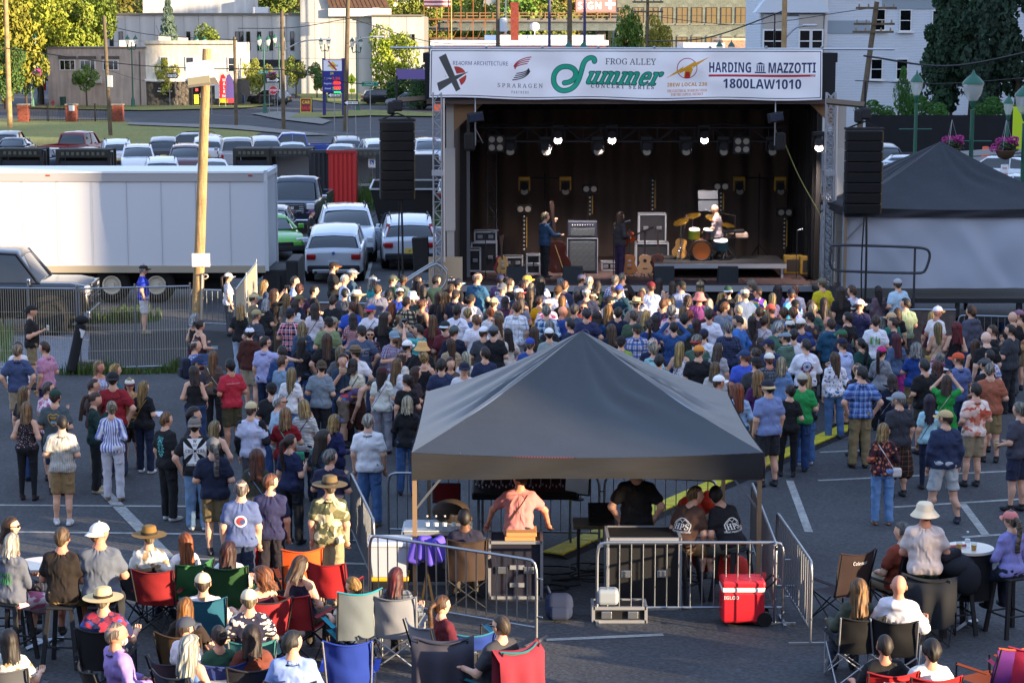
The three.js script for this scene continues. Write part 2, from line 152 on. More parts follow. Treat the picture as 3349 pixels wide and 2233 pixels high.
// ---------- buildings ----------
function win(p,x,y,w,h,z,o={}){const d=o.d??.1,fm=o.f??mWht,t=o.t??.08,f=part('window',[Bx(w+2*t,t,d,x,y+h/2+t/2,z),Bx(w+2*t,t,d,x,y-h/2-t/2,z),Bx(t,h,d,x-w/2-t/2,y,z),Bx(t,h,d,x+w/2+t/2,y,z),...(o.m??[0]).map(k=>Bx(w,t*.7,d*.7,x,y+k*h,z)),...(o.v??[]).map(k=>Bx(t*.7,h,d*.68,x+k*w,y,z))],fm,p);part('pane',Bx(w,h,.03,x,y,z-d*.25),o.g??mGlass,f);if(o.sill) part('sill',Bx(w+.5,.12,.25,x,y-h/2-t-.06,z+.1),o.sill,f);return f;}
const stucco=(c)=>mat(c,.95,{map:rep(dataTex('stuc',256,(u,v)=>{const s=fbm(u,v,4,55,4),st=tn(u,v*.12,32,57);return.72+.2*s+.1*(st-.5);}),.18),bumpMap:rep(NB,.6),bumpScale:.01,metric:1});
{const z=-226,[x0]=[-49.33,2.03],[x1]=[-38.92,2.03],[x2]=[-29.34,2.03],cx=(x0+x1)/2,w=x1-x0;
const t=thing('tan_building','tan stucco two-storey building with streaked walls and three upper windows','building',cx,0,z);part('wall',Bx(w,6.1,12,0,3.05,-6),stucco('d6c2b4'),t);part('parapet',Bx(w+.2,.14,12.2,0,6.17,-6),mat('6a6058',.8),t);
for(const X of[-3.1,-.95,1.5]){win(t,X,4.35,1.5,.95,.05,{m:[],v:[-.2,.2]});part('lintel',Bx(1.9,.3,.16,X,5.15,.06),grainy('7a6c62',.9),t);}part('air_conditioner',[RB(.75,.65,.4,.05,.2,2.75,.2),Cy(.24,.24,.05,.2,2.75,.42,16,PI/2)],mat('bdb8ae',.6),t);part('downpipe',rod([4.6,0,.1],[4.6,5.8,.1],.06),mat('5a544e',.7),t);part('rooftop_unit',RB(1.6,.7,1.2,.05,2.6,6.6,-4),mat('d8d0c4',.6),t);
const c=thing('cream_storefront','cream painted storefront with stone lower wall and glass door','building',(x1+x2)/2,0,z),W=x2-x1;part('upper_wall',Bx(W,3.9,12,0,4.75,-6),stucco('fbf2e0'),c);part('cornice',Bx(W+.3,.35,.5,0,6.75,.1),stucco('efe4d0'),c);part('sill_band',Bx(W+.2,.25,.3,0,2.75,.1),mat('efe8da',.8),c);
const stn=grainy('7d7468',.95,.8,.02),r=rng(12),sg=[0,1,2].map(i=>new THREE.DodecahedronGeometry(1,0).scale(.3+.05*i,.22,.1));part('stone_base',Bx(W,2.7,11.9,0,1.35,-6),mat('4d463e',.95),c);
for(let i=0;i<150;i++){const X=(r()-.5)*(W-.5),Y=.15+r()*2.4,in_=(a,b,lo,hi)=>X>a&&X<b&&Y>lo&&Y<hi;if(in_(-4,-1.6,.9,2.5)||in_(-.4,1.6,0,2.6)||in_(2.3,4.3,.7,2.5)) continue;const s=part('stone',sg[i%3],stn,c,1);s.position.set(X,Y,-.02);s.rotation.z=r()*3;}
win(c,-2.8,4.5,.75,1.3,.05);win(c,-.1,4.5,.75,1.3,.05);win(c,4.4,4.4,.75,1.4,.05);win(c,-2.8,1.7,2,1.4,.1,{m:[],f:mDk});win(c,3.3,1.65,1.4,1.5,.1,{m:[],f:mWht,g:mat('c8d0d8',.3)});const d=part('door',[Bx(.1,2.5,.12,.1,1.25,.08),Bx(.1,2.5,.12,1.1,1.25,.08),Bx(1.1,.1,.12,.6,2.45,.08)],mDk,c);part('pane',Bx(.95,2.4,.04,.6,1.2,.04),mGlass,d);part('handle',rod([.95,.9,.18],[.95,1.4,.18],.025),mChr,d);part('door_poster',Bx(.5,1,.02,.55,.75,.1),mat('cfc23a',.7),c);part('red_notice',Bx(.28,.3,.02,.6,1.75,.1),mat('d84a4a',.7),c);
part('window_lettering',[Bx(1.4,.06,.02,-2.8,1.9,.12),Bx(1.6,.08,.02,-2.8,1.6,.12),Bx(.4,.06,.02,-2.8,1.3,.12)],mWht,c);part('rooftop_unit',[RB(1.2,.8,1,.05,-3.2,7,-3),RB(1,.6,1,.05,-1.4,6.95,-4)],mat('b8b0a4',.7),c);}
{const z=-272,s=4850/272,X=p=>(p-1176)/s,wM=mat('efede6',.9,{map:TX.stuc?rep(TX.stuc,.12):null,metric:1}),b=thing('concrete_building','large white concrete office building with slit windows and metal hood roof','building',0,0,z);
const blk=(n,a,c,y,dz)=>{const pw=1.9,W=X(c)-X(a),k=Math.max(2,Math.round(W/pw));part(n,Bx(W-.02,y,14,(X(a)+X(c))/2,y/2,dz-7.06),mat('77766f',.9),b);for(let i=0;i<k;i++) for(let q=0;q<3;q++) part('wall_panel',(geoC2[W.toFixed(2)+y]||=Bx(W/k-.04,y/3-.04,.12,0,0,0)),wM,b,1).position.set(X(a)+W*(i+.5)/k,y*(q+.5)/3,dz-.02);};
const geoC2={};blk('main_wall',230,697,10,0);blk('tower_wall',697,860,13.5,1.2);blk('wing_wall',860,978,9.8,2.4);part('roof_edge',[Bx(X(697)-X(230),.25,.4,(X(230)+X(697))/2,10.1,.1),Bx(X(978)-X(860),.25,.4,(X(860)+X(978))/2,9.9,2.5)],mat('6e6a60',.8),b);
for(const p of[244,265,286,440,551,576,561,601,628,654,676]) win(b,X(p),6.7,.4,2.3,.08,{m:[],f:mDk,t:.05});for(const p of[866,885,908,930,953]) win(b,X(p),6.6,.4,1.9,2.5,{m:[],f:mat('8a8474',.7),t:.05});
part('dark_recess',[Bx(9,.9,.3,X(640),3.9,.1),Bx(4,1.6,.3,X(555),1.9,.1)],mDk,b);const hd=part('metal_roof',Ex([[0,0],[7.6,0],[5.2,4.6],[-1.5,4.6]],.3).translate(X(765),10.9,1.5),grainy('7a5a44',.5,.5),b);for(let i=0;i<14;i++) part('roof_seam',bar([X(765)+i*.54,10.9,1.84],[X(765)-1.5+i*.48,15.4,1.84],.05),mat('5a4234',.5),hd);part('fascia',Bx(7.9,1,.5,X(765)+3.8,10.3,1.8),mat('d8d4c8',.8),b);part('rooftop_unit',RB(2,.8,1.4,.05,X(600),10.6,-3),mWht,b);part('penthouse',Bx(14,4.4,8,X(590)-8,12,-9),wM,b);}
{const z=-320,s=4850/320,X=p=>(p-1176)/s,b=thing('factory_building','pale green brick factory block with rows of tall arched windows','building',0,0,z);part('wall',Bx(X(1760)-X(1415),22,14,X(1587),11,-7),grainy('8f9788',.95,.3),b);const pn=mat('d8b878',.08,{k:'warmpane',clearcoat:1}),fr=mat('3a3430',.7),gl=mat('8a7a58',.1,{k:'wp',metalness:.3});for(let r=0;r<2;r++) for(let i=0;i<10;i++){const x=X(1430+i*33.3),y=[5.9,10.3][r];win(b,x,y,1.5,2.3,.05,{m:[0],v:[0],f:fr,g:gl,sill:mat('9aa090',.9)});if(!r) part('arch',Ex([[-.85,0],[.85,0],[.5,.3],[0,.4],[-.5,.3]],.12).translate(x,y+1.25,.02),mat('7f8678',.9),b);}}
{const z=-212,s=4850/212,X=p=>(p-1176)/s,br=mat('8a4034',.95,{k:'brk',map:rep(dataTex('brick',128,(u,v)=>{const r=Math.floor(v*16),m=(v*16)%1<.14||((u*8+(r&1)*.5)%1)<.07;const k=.75+.3*hsh(Math.floor(u*8+(r&1)*.5),r,1);return m?[.8,.76,.7]:[k,k,k];}),.8),metric:1});
const b=thing('brick_shop','low red brick building with white roof edge behind the banner','building',0,0,z);part('wall',Bx(X(1391)-X(995),6.4,12,X(1193),3.2,-6),br,b);part('roof',[Bx(X(1391)-X(995)+.4,.5,12.4,X(1193),6.75,-6),Bx(12,.6,9,X(1250),7.2,-7)],mat('d4dce6',.7),b);part('satellite_dish',[new THREE.SphereGeometry(.6,14,8,0,6.3,0,1).rotateX(1.1).translate(X(1228),8.2,-2),rod([X(1228),7,-2],[X(1228),8,-2.2],.05)],mWht,b);
const c=thing('brick_chimney','square red brick chimney standing above the white roof','chimney',X(1182),0,z-1);part('shaft',Bx(.8,10.6,.8,0,5.3,0),br,c);part('cap',Bx(.9,.18,.9,0,10.65,0),br,c);
const b2=thing('brick_annex','sunlit cream brick annex beside the factory','building',0,0,z);part('wall',Bx(X(1742)-X(1656),7,10,X(1699),3.5,-5),mat('c89a80',.95,{map:br.map,metric:1}),b2);part('coping',Bx(X(1742)-X(1656)+.2,.2,10,X(1699),7.1,-5),mat('d8b898',.8),b2);const b3=thing('white_roof_shed','low shed with a white roof left of the cream annex','shed',0,0,z);part('wall',Bx(X(1656)-X(1571),6.2,8,X(1613),3.1,-4),br,b3);part('roof',Bx(X(1656)-X(1571)+.4,.5,8.4,X(1613),6.5,-4),mWht,b3);}
{const z=-300,s=4850/300,X=p=>(p-1176)/s,b=thing('overpass','grey highway overpass with a steel girder and rusty rail','bridge',0,0,z),L=X(1430)-X(985),cx=X(1207);part('girder',[Bx(L,1.1,.4,cx,8.7,0),Bx(L,.12,.9,cx,8.1,.1),Bx(L,.12,.9,cx,9.25,.1)],grainy('7a8684',.8,.4),b);part('deck',Bx(L,.4,9,cx,9.55,-4.5),concM,b);const rl=part('guard_rail',[Bx(L,.14,.1,cx,10.1,.2),Bx(L,.1,.1,cx,10.5,.2)],mat('8a6a4c',.8),b);for(let i=0;i<16;i++) part('rail_post',Bx(.14,.95,.14,cx-L/2+L*i/15,10.1,.3),rl.material,b);for(const p of[1160,1380]) part('pier',Bx(1.2,8,6,X(p),4,-4),concM,b);
const q=thing('billboard','red roadside billboard reading SIGN with a white cross','billboard',X(1370),0,z-6);const bt=(c=>{c.scale(.5,.5);c.fillStyle='#d8807c';c.fillRect(0,0,512,256);txt(c,'EMERGENCY ROOM',256,28,46,'#f6e4e0');txt(c,'THIS IS YOUR',190,90,44,'#f6e4e0');txt(c,'SIGN',180,175,130,'#fbf2ee');c.fillStyle='#fbf2ee';c.fillRect(420,90,40,130);c.fillRect(375,135,130,40);});part('frame',Bx(5.9,3,.4,0,12.1,-.25),mat('8a5a44',.8),q);face(q,'poster',new THREE.PlaneGeometry(5.7,2.8).translate(0,12.1,0),bt,256,128);for(const i of[-1,1]) part('post',Bx(.4,11,.4,i*2,5.5,-.3),mDk,q);
const sc=thing('billboard_scaffold','rusty steel scaffold of an old billboard left of the overpass','scaffold',X(1060),0,z+4),g=[];for(let i=0;i<7;i++) g.push(bar([-5+i*1.7,5.5,0],[-5+i*1.7,14,0],.12),bar([-5+i*1.7,5.5,0],[-3.3+i*1.7,9.5,.6],.08),bar([-5+i*1.7,5.5,2],[-5+i*1.7,10,0],.08));part('frame',g,mat('8a5a34',.9),sc);for(const y of[7,9.6,13]) part('walkway',Bx(12,.18,.8,0,y,.3),mat('7a4e30',.9),sc);}

{const z=-168,s=4850/168,X=p=>(p-1176)/s,sid=mat('d3dde6',.8,{map:rep(dataTex('clap',64,(u,v)=>{const t=(v*8)%1;return t<.12?.66:.95+.05*tn(u,v,32,2);}),1),bumpMap:rep(dataTex('clapb',64,(u,v)=>((v*8)%1)*.8,false),1),bumpScale:.02,metric:1});
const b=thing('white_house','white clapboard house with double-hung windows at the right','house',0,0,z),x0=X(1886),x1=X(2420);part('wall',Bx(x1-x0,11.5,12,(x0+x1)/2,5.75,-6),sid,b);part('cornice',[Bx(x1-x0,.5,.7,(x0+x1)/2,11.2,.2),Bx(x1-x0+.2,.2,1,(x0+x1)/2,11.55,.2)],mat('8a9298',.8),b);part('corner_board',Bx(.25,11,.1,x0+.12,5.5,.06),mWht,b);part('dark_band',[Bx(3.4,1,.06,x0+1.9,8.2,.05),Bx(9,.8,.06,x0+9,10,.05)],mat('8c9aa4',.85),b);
for(const[p,q] of[[2011,350],[2070,355],[2144,360],[2184,360]]) win(b,X(p),8.75-(q-350)*.01,.8,1.55,.06,{sill:mWht});for(const[p] of[[2007],[2065],[2142],[2178]]) win(b,X(p),4.9,.8,1.5,.06,{sill:mWht});part('air_conditioner',RB(.6,.4,.5,.04,X(2142),4.35,.25),mWht,b);
const y=thing('bay_house','white house wing with a projecting bay window behind the stage','house',0,0,z),a0=X(1742),a1=X(1884);part('wall',Bx(a1-a0,11.5,11,(a0+a1)/2,5.75,-5.6),sid,y);part('bay',Bx(a1-a0-.5,9,1.2,(a0+a1)/2,4.5,.4),sid,y);part('bay_roof',Ex([[a0-.6,0],[a1+.3,0],[a1-.2,1.1],[a0+.2,1.1]],2.2).translate(0,9.3,-.9),mat('c4ced6',.8),y);for(const p of[1757,1782,1838,1866]){win(y,X(p),7.1,.75,1.6,1.04,{t:.12});part('blind_panel',Bx(.95,1.1,.05,X(p),8.6,1.02),mat('a8a49c',.8),y);}}
{const z=-138,s=4850/138,X=p=>(p-1176)/s,f=thing('screen_fence','black fabric privacy screen fence below the white house','fence',0,0,z),n=24,g=new THREE.PlaneGeometry(X(2420)-X(1985),2.4,120,6),p=g.attributes.position;for(let i=0;i<p.count;i++) p.setZ(i,.08*Math.sin(p.getX(i)*3.1)*vn(p.getX(i),p.getY(i)*.6,1)+.06*vn(p.getX(i)*4,p.getY(i)*3,2));g.computeVertexNormals();part('fabric',g.translate((X(2420)+X(1985))/2,1.25,0),mat('14161b',.9),f);for(let i=0;i<7;i++) part('post',rod([X(1990)+i*2.1,0,-.1],[X(1990)+i*2.1,2.5,-.1],.04),mMetal,f);
const r=rng(5);for(const[p,w,h,l] of[[2085,1.1,3.4,'climbing vine column on the white house'],[2020,2,1.2,'low vine over the left end of the black screen'],[2130,2.6,1.5,'leafy vine along the top of the black screen'],[2300,2.4,1.4,'dark shrub above the right of the black screen']]){const t=thing('vine',l,'plant',X(p),0,z-1.5);part('stem',rod([0,0,0],[0,2,0],.04),barkM,t,1);const m=part('foliage',CG[2],leafM('3a6a2c'),t,1);m.scale.set(w/1.4,h/1.6,.5);m.position.y=2.2+h*.35;}}
// ---------- poles, lamps, signs ----------
const greyW=mat('8c8a86',.9,{map:mWood.map,metric:1}),tanW=mat('ead9bb',.9,{map:mWood.map,metric:1});
function pole(x,z,top,r,m,label,o={}){const p=thing('utility_pole',label,'pole',x,0,z,0,'utility poles');part('shaft',rod([0,0,0],[o.lean??0,top,0],r,10,r*.8),m,p);const L=y=>(o.lean??0)*y/top;
if(o.arm){const[dx,y]=o.arm;const a=part('lamp_arm',Tb([[L(y),y-.9,0],[dx*.5,y-.15,0],[dx,y,0]],.06,12),mMetal,p);part('lamp_head',RB(.9,.16,.35,.07,dx*1.12,y+.03,0),mAlu,a);}if(o.cross) for(const y of o.cross){const c=part('crossarm',Bx(2.6,.14,.14,L(y),y,.15),greyW,p);for(const i of[-1.1,-.5,.5,1.1]) part('insulator',Cy(.05,.07,.2,L(y)+i,y+.16,.15,8),mat('7a6a60',.3),c);}if(o.can) part('transformer',[Cy(.36,.36,1.1,.5,o.can,.1,14),Cy(.2,.36,.12,.5,o.can+.6,.1,14)],mat('c4ccd2',.5),p);if(o.box) part('meter_box',RB(.4,.9,.3,.04,.1,o.box,.2),mat('9aa4aa',.6),p);return p;}
pole(-41.46,-174.97,13,.22,tanW,'wooden utility pole at the far left edge');pole(-30.63,-161.54,9,.16,greyW,'grey utility pole with a meter box before the tan building',{lean:-.25,box:4.1});pole(-23.1,-177.43,7.4,.16,greyW,'bare grey pole beside the red feather flag');pole(-18.44,-171.02,9.5,.17,greyW,'grey pole with a lamp arm behind the silver pickup',{arm:[3.2,7.2]});pole(-13.27,-168.74,13,.2,greyW,'tall leaning pole beside the fuel price sign',{lean:.4,arm:[2.4,7.4]});
for(const[px,z,top,r,m,l,o] of[[1144,-190,12,.22,greyW,'grey pole carrying a transformer above the banner',{can:8.4}],[1162,-250,13,.1,mAlu,'thin pale mast right of the transformer pole',{}],[1307,-200,13,.28,greyW,'stout grey pole above the banner lettering',{}],[1484,-180,11.5,.16,greyW,'pole with crossarms between the banner trees',{cross:[10.3,9.5]}],[1795,-140,14,.2,tanW,'thick tan pole before the bay house',{arm:[1.5,8.2]}],[1965,-136,9.7,.2,greyW,'leaning pole with crossarms beside the white house',{lean:1.1,cross:[9.3,8.3,7.8]}]]) pole((px-1176)*-z/4850,z,top,r,m,l,o);
for(const[px,l] of[[1261,'dark blue mast above the word FROG'],[1341,'dark blue mast above the word ALLEY']]){const p=one('flag_mast',rod([(px-1176)*.0392,0,-190],[(px-1176)*.0392,13,-190],.16,10,.12),mat('2c2a5c',.5),l,'mast','blue masts');}
{const x=(1038-1176)/4850*260,p=thing('flagpole','tall thin flagpole with a striped flag above the banner corner','flagpole',x,0,-260);part('mast',rod([0,0,0],[0,17,0],.09,8),mat('9a8a4a',.5),p);const g=new THREE.PlaneGeometry(3.2,1.7,16,1),q=g.attributes.position;for(let i=0;i<q.count;i++) q.setZ(i,.25*Math.sin(q.getX(i)*3));g.computeVertexNormals();face(p,'flag',g.translate(-1.7,11.7,0),c=>{for(let i=0;i<7;i++){c.fillStyle=i%2?'#e8dcd8':'#b84848';c.fillRect(0,i*9.2,128,9.2);}c.fillStyle='#3a3f6a';c.fillRect(86,0,42,32);},128,64);}
function wire(a,b,sag,r,l){const m=[(a[0]+b[0])/2,(a[1]+b[1])/2-sag,(a[2]+b[2])/2];one('overhead_wire',Tb([a,m,b],r,20,4),mat('17171a',.7),l,'wire','overhead wires');}
wire([-38,6.6,-160],[-16.68,5.08,-155],.5,.035,'thick black cable crossing in front of the tan building');wire([-16.68,5.08,-155],[-5.4,4.41,-150],.6,.035,'thick black cable from the lamp pole to the stage');wire([-38,9.9,-175],[-19.93,7.22,-155],.8,.025,'upper wire across the tan building front');wire([-20.56,8.07,-160],[-11.98,8.8,-158],.3,.025,'wire rising to the tall leaning pole');wire([-11.98,8.8,-158],[-1,6.8,-188],.8,.03,'wire from the leaning pole over the brick shop');wire([-29.55,5.08,-155],[-36.3,2.63,-220],.2,.02,'thin drop wire to the storefront');wire([11.3,9.2,-180],[22.88,9.28,-138],.9,.025,'long wire before the factory windows');wire([11.54,7.02,-180],[17.8,9.16,-140],.7,.05,'heavy cable looping to the tan pole');wire([22.48,6.29,-136],[30,6.85,-120],.8,.06,'heavy cable across the white house');wire([21.96,4.72,-136],[30.05,5.32,-120],.3,.03,'thin lower wire across the white house');
const lampG=mat('1f5a46',.5),lampGl=mat('e8ece8',.2,{k:'lg',transmission:.6,thickness:0});
function lampPost(x,z,h,two,label,k=1){const p=thing('street_lamp',label,'street lamp',x,0,z,0,'green street lamps');part('base',Lt([[.3,0],[.3,.15],[.22,.3],[.2,.8],[.13,1],[.1,1.1]],12),lampG,p);part('shaft',rod([0,1,0],[0,h-1.3,0],.085,10,.07),lampG,p);if(two) part('bracket',[Tb([[-.42,h-1.1,0],[-.35,h-1.5,0],[0,h-1.4,0],[.35,h-1.5,0],[.42,h-1.1,0]],.05,20),rod([0,h-1.4,0],[0,h-.7,0],.05)],lampG,p);for(const d of two?[-.42,.42]:[0]){const y=h-1;part('lantern_glass',Lt([[.1,0],[.2,.25],[.24,.55],[.2,.62]],10).scale(k,1,k).translate(d,y,0),lampGl,p);part('lantern_cap',Lt([[.26,.58],[.24,.66],[.14,.82],[.05,.92],[.02,1.05],[.001,1.1]],10).scale(k,1,k).translate(d,y,0),lampG,p);part('lantern_cup',Lt([[.05,-.25],[.1,-.1],[.12,.03],[.1,.05]],10).translate(d,y,0),lampG,p);}if(!two) part('banner_arm',[rod([-.7,h-2.4,0],[.7,h-2.4,0],.025),rod([-.6,h-4,0],[.6,h-4,0],.025)],lampG,p);return p;}
for(const[x,z,h,l] of[[-50.18,-222.07,7.6,'green double lamp by the blue arrow sign'],[-52.28,-234.39,7.7,'green double lamp just behind the leftmost lamp'],[-39.66,-222.07,7.5,'green double lamp before the tan wall'],[-33.64,-230.14,7.4,'green double lamp before the cream storefront'],[-23.79,-204.17,7.5,'green double lamp beside the stop sign'],[-25.66,-234.39,7.6,'green double lamp behind the stop sign'],[-21,-238.81,7.2,'green double lamp behind the fuel price sign'],[-15.41,-210.97,7.3,'green double lamp right of the leaning pole']]) lampPost(x,z,h,1,l);
lampPost((1322-1176)/4850*120,-120,7.3,1,'green double lantern peeking above the banner middle');lampPost((1662-1176)/4850*150,-150,7.2,1,'green double lantern peeking above the banner right');
lampPost((2100-1176)/4850*90,-90,6.1,0,'green single lamp left of the black tent peak',1.1);const L2=(2229-1176)/4850*74;lampPost(L2,-74,6.4,0,'green single lamp with a flower basket right of the tent peak',1.5);lampPost((2311-1176)/4850*105,-105,4.7,0,'distant green single lamp near the right edge');lampPost((2349-1176)/4850*70,-70,6.1,0,'green single lamp at the right edge',1.4);
function basket(x,y,z,l){const b=thing('flower_basket',l,'flower basket',x,y,z,0,'hanging flower baskets');part('basket',Lt([[.05,-.3],[.24,-.22],[.34,0],[.32,.02]],14),mat('5a4630',.9),b);part('hanger',[0,1,2].map(i=>rod([.3*Math.cos(i*2.1),0,.3*Math.sin(i*2.1)],[0,1,0],.01,4)),mMetal,b);const f=part('flowers',crownGeo(31,900,8,.16),leafM('c04a9a'),b,1);f.scale.set(.5,.34,.5);f.position.y=.12;const v=part('leaves',crownGeo(32,300,6,.16),leafM('3a6a3a'),b,1);v.scale.set(.46,.3,.46);v.position.y=.05;}
basket(L2-.72,3.75,-73.9,'pink flower basket hanging left of the green lamp');basket((2349-1176)/4850*70-.62,3.9,-69.9,'pink flower basket near the right edge');basket(-44.72,3.9,-200,'small pink flower basket on the left street lamp');basket(-21.46,3.83,-190,'small purple flower basket above the street name sign');
function signB(x,z,y,w,h,draw,label,o={}){const s=thing(o.n??'traffic_sign',label,o.c??'sign',x,0,z,o.ry??0);if(!o.nopost) for(const d of o.two?[-w*.3,w*.3]:[0]) part('post',rod([d,0,-.04],[d,y+(o.two?0:h*.4),-.04],.035,6),mMetal,s);const r=Math.max(w,h),W=Math.round(256*w/r),H=Math.round(256*h/r);let g=o.shape?Ex(o.shape.map(p=>[p[0]*w/2,p[1]*h/2]),.02).translate(0,y,-.03):Bx(w,h,.03,0,y,-.02);part('plate',g,mat(o.bk??'b0b4b8',.5),s);if(draw){let f=o.shape?new THREE.ShapeGeometry(new THREE.Shape(o.shape.map(p=>new THREE.Vector2(p[0]*w/2,p[1]*h/2)))):new THREE.PlaneGeometry(w,h);if(o.shape){const p=f.attributes.position,u=f.attributes.uv;for(let i=0;i<p.count;i++) u.setXY(i,p.getX(i)/w+.5,p.getY(i)/h+.5);}face(s,'face',f.translate(0,y,o.shape?.002:.004),draw,W,H);}return s;}
const oneway=(dir)=>(c,W,H)=>{c.fillStyle='#111';c.fillRect(0,0,W,H);c.fillStyle='#eee';const m=x=>dir>0?x:W-x;c.beginPath();c.moveTo(m(12),H*.25);c.lineTo(m(W*.74),H*.25);c.lineTo(m(W*.74),H*.08);c.lineTo(m(W*.97),H*.5);c.lineTo(m(W*.74),H*.92);c.lineTo(m(W*.74),H*.75);c.lineTo(m(12),H*.75);c.fill();txt(c,'ONE WAY',m(W*.4),H*.52,H*.42,'#111');};
const OCT=[...Array(8)].map((_,i)=>[Math.cos((i+.5)*PI/4)*1.08,Math.sin((i+.5)*PI/4)*1.08]),DIA=[[0,1],[1,0],[0,-1],[-1,0]];
signB(-35.47,-222.07,3.3,1.1,.5,oneway(1),'black and white one-way sign before the cream storefront',{two:1});signB(-22.24,-197.78,3.4,1.25,.5,oneway(1),'one-way sign above the stop sign',{two:1});signB(-13.95,-166.51,2.9,1,.36,oneway(-1),'one-way sign pointing left beside the fuel sign post');signB(-12.19,-160.85,2.5,1.1,.38,oneway(-1),'one-way sign pointing left right of the leaning pole',{two:1});
signB(-22.01,-195.74,2.5,.8,.8,(c,W,H)=>{c.fillStyle='#b8202a';c.fillRect(0,0,W,H);c.strokeStyle='#f0e8e8';c.lineWidth=8;c.beginPath();OCT.forEach((p,i)=>c.lineTo(W/2+p[0]*W*.46,H/2+p[1]*H*.46));c.closePath();c.stroke();txt(c,'STOP',W/2,H/2,H*.34,'#f4eeee');},'red octagonal stop sign at the street corner',{shape:OCT,nopost:1});signB(-22.03,-204.17,1.9,.85,.85,null,'plain grey back of an octagonal sign',{shape:OCT});
signB(-10.22,-153.05,4.1,1.2,.32,(c,W,H)=>{c.fillStyle='#1f8a6a';c.fillRect(0,0,W,H);txt(c,'FULLER',W*.45,H/2,H*.62,'#eee');txt(c,'ST',W*.9,H*.4,H*.35,'#eee');},'green street sign reading FULLER ST');signB(-23.87,-204.17,4,.9,.3,(c,W,H)=>{c.fillStyle='#1f8a6a';c.fillRect(0,0,W,H);txt(c,'S Church St',W/2,H/2,H*.55,'#eee');},'green street sign reading Church St',{nopost:1});
signB(-28.9,-204.17,3.1,.7,.75,(c,W,H)=>{c.fillStyle='#eee';c.fillRect(0,0,W,H);c.strokeStyle='#c02a30';c.lineWidth=18;c.beginPath();c.arc(W/2,H/2,W*.4,0,7);c.stroke();c.strokeStyle='#111';c.beginPath();c.moveTo(W*.6,H*.75);c.lineTo(W*.6,H*.45);c.lineTo(W*.35,H*.45);c.stroke();c.strokeStyle='#c02a30';c.beginPath();c.moveTo(W*.22,H*.22);c.lineTo(W*.78,H*.78);c.stroke();},'no left turn sign beside the storefront');
const pedDraw=(c,W,H)=>{c.fillStyle='#c8d818';c.fillRect(0,0,W,H);c.fillStyle='#111';c.beginPath();c.arc(W*.52,H*.3,W*.05,0,7);c.fill();c.lineWidth=W*.07;c.strokeStyle='#111';c.beginPath();c.moveTo(W*.4,H*.74);c.lineTo(W*.5,H*.4);c.lineTo(W*.6,H*.72);c.moveTo(W*.38,H*.52);c.lineTo(W*.62,H*.5);c.stroke();};
signB(-16.76,-222.07,2.9,1.05,1.35,pedDraw,'yellow diamond pedestrian crossing sign by the lawn',{shape:DIA});signB(-16.71,-222.07,1.75,.6,.42,(c,W,H)=>{c.fillStyle='#c8d818';c.fillRect(0,0,W,H);txt(c,'↙',W/2,H/2,H*.8,'#111');},'small yellow arrow plate under the crossing sign',{nopost:1});signB(-25.11,-224.7,3.2,.9,1.1,pedDraw,'yellow diamond sign behind the street lamp',{shape:DIA});
signB(-41.84,-228.75,4,1.25,.65,(c,W,H)=>{c.fillStyle='#ece4da';c.fillRect(0,0,W,H);c.strokeStyle='#d0604a';c.lineWidth=8;c.strokeRect(0,0,W,H);},'pale blank notice board on two posts before the tan wall',{two:1});signB(-49.98,-220.78,2.6,.55,.75,(c,W,H)=>{c.fillStyle='#2060b8';c.fillRect(0,0,W,H);txt(c,'→',W/2,H*.7,H*.5,'#fff');c.fillStyle='#dde';c.fillRect(W*.15,H*.12,W*.7,H*.2);},'blue sign with a white arrow on the lamp post');signB(-51.66,-234.39,1.9,.5,.9,(c,W,H)=>{c.fillStyle='#c8202a';c.fillRect(0,0,W,H);txt(c,'↑',W/2,H/2,H*.4,'#eee');},'small red entrance sign beside the tan building',{bk:'d8c8a8'});signB(-17.7,-220.78,1.8,.5,.7,(c,W,H)=>{c.fillStyle='#eee';c.fillRect(0,0,W,H);txt(c,'24',W/2,H/2,H*.5,'#333');},'small white route plate left of the price sign');
signB(-57.35,-240,5.6,3,2.4,(c,W,H)=>{c.fillStyle='#c81c28';c.fillRect(0,0,W,H);c.strokeStyle='#4a5a62';c.lineWidth=8;c.strokeRect(0,0,W,H);txt(c,"Wendy's",W*.4,H*.55,H*.42,'#f4e8e8','italic bold {}px serif');},'large red restaurant sign with white script at the left edge',{n:'pylon_sign'});
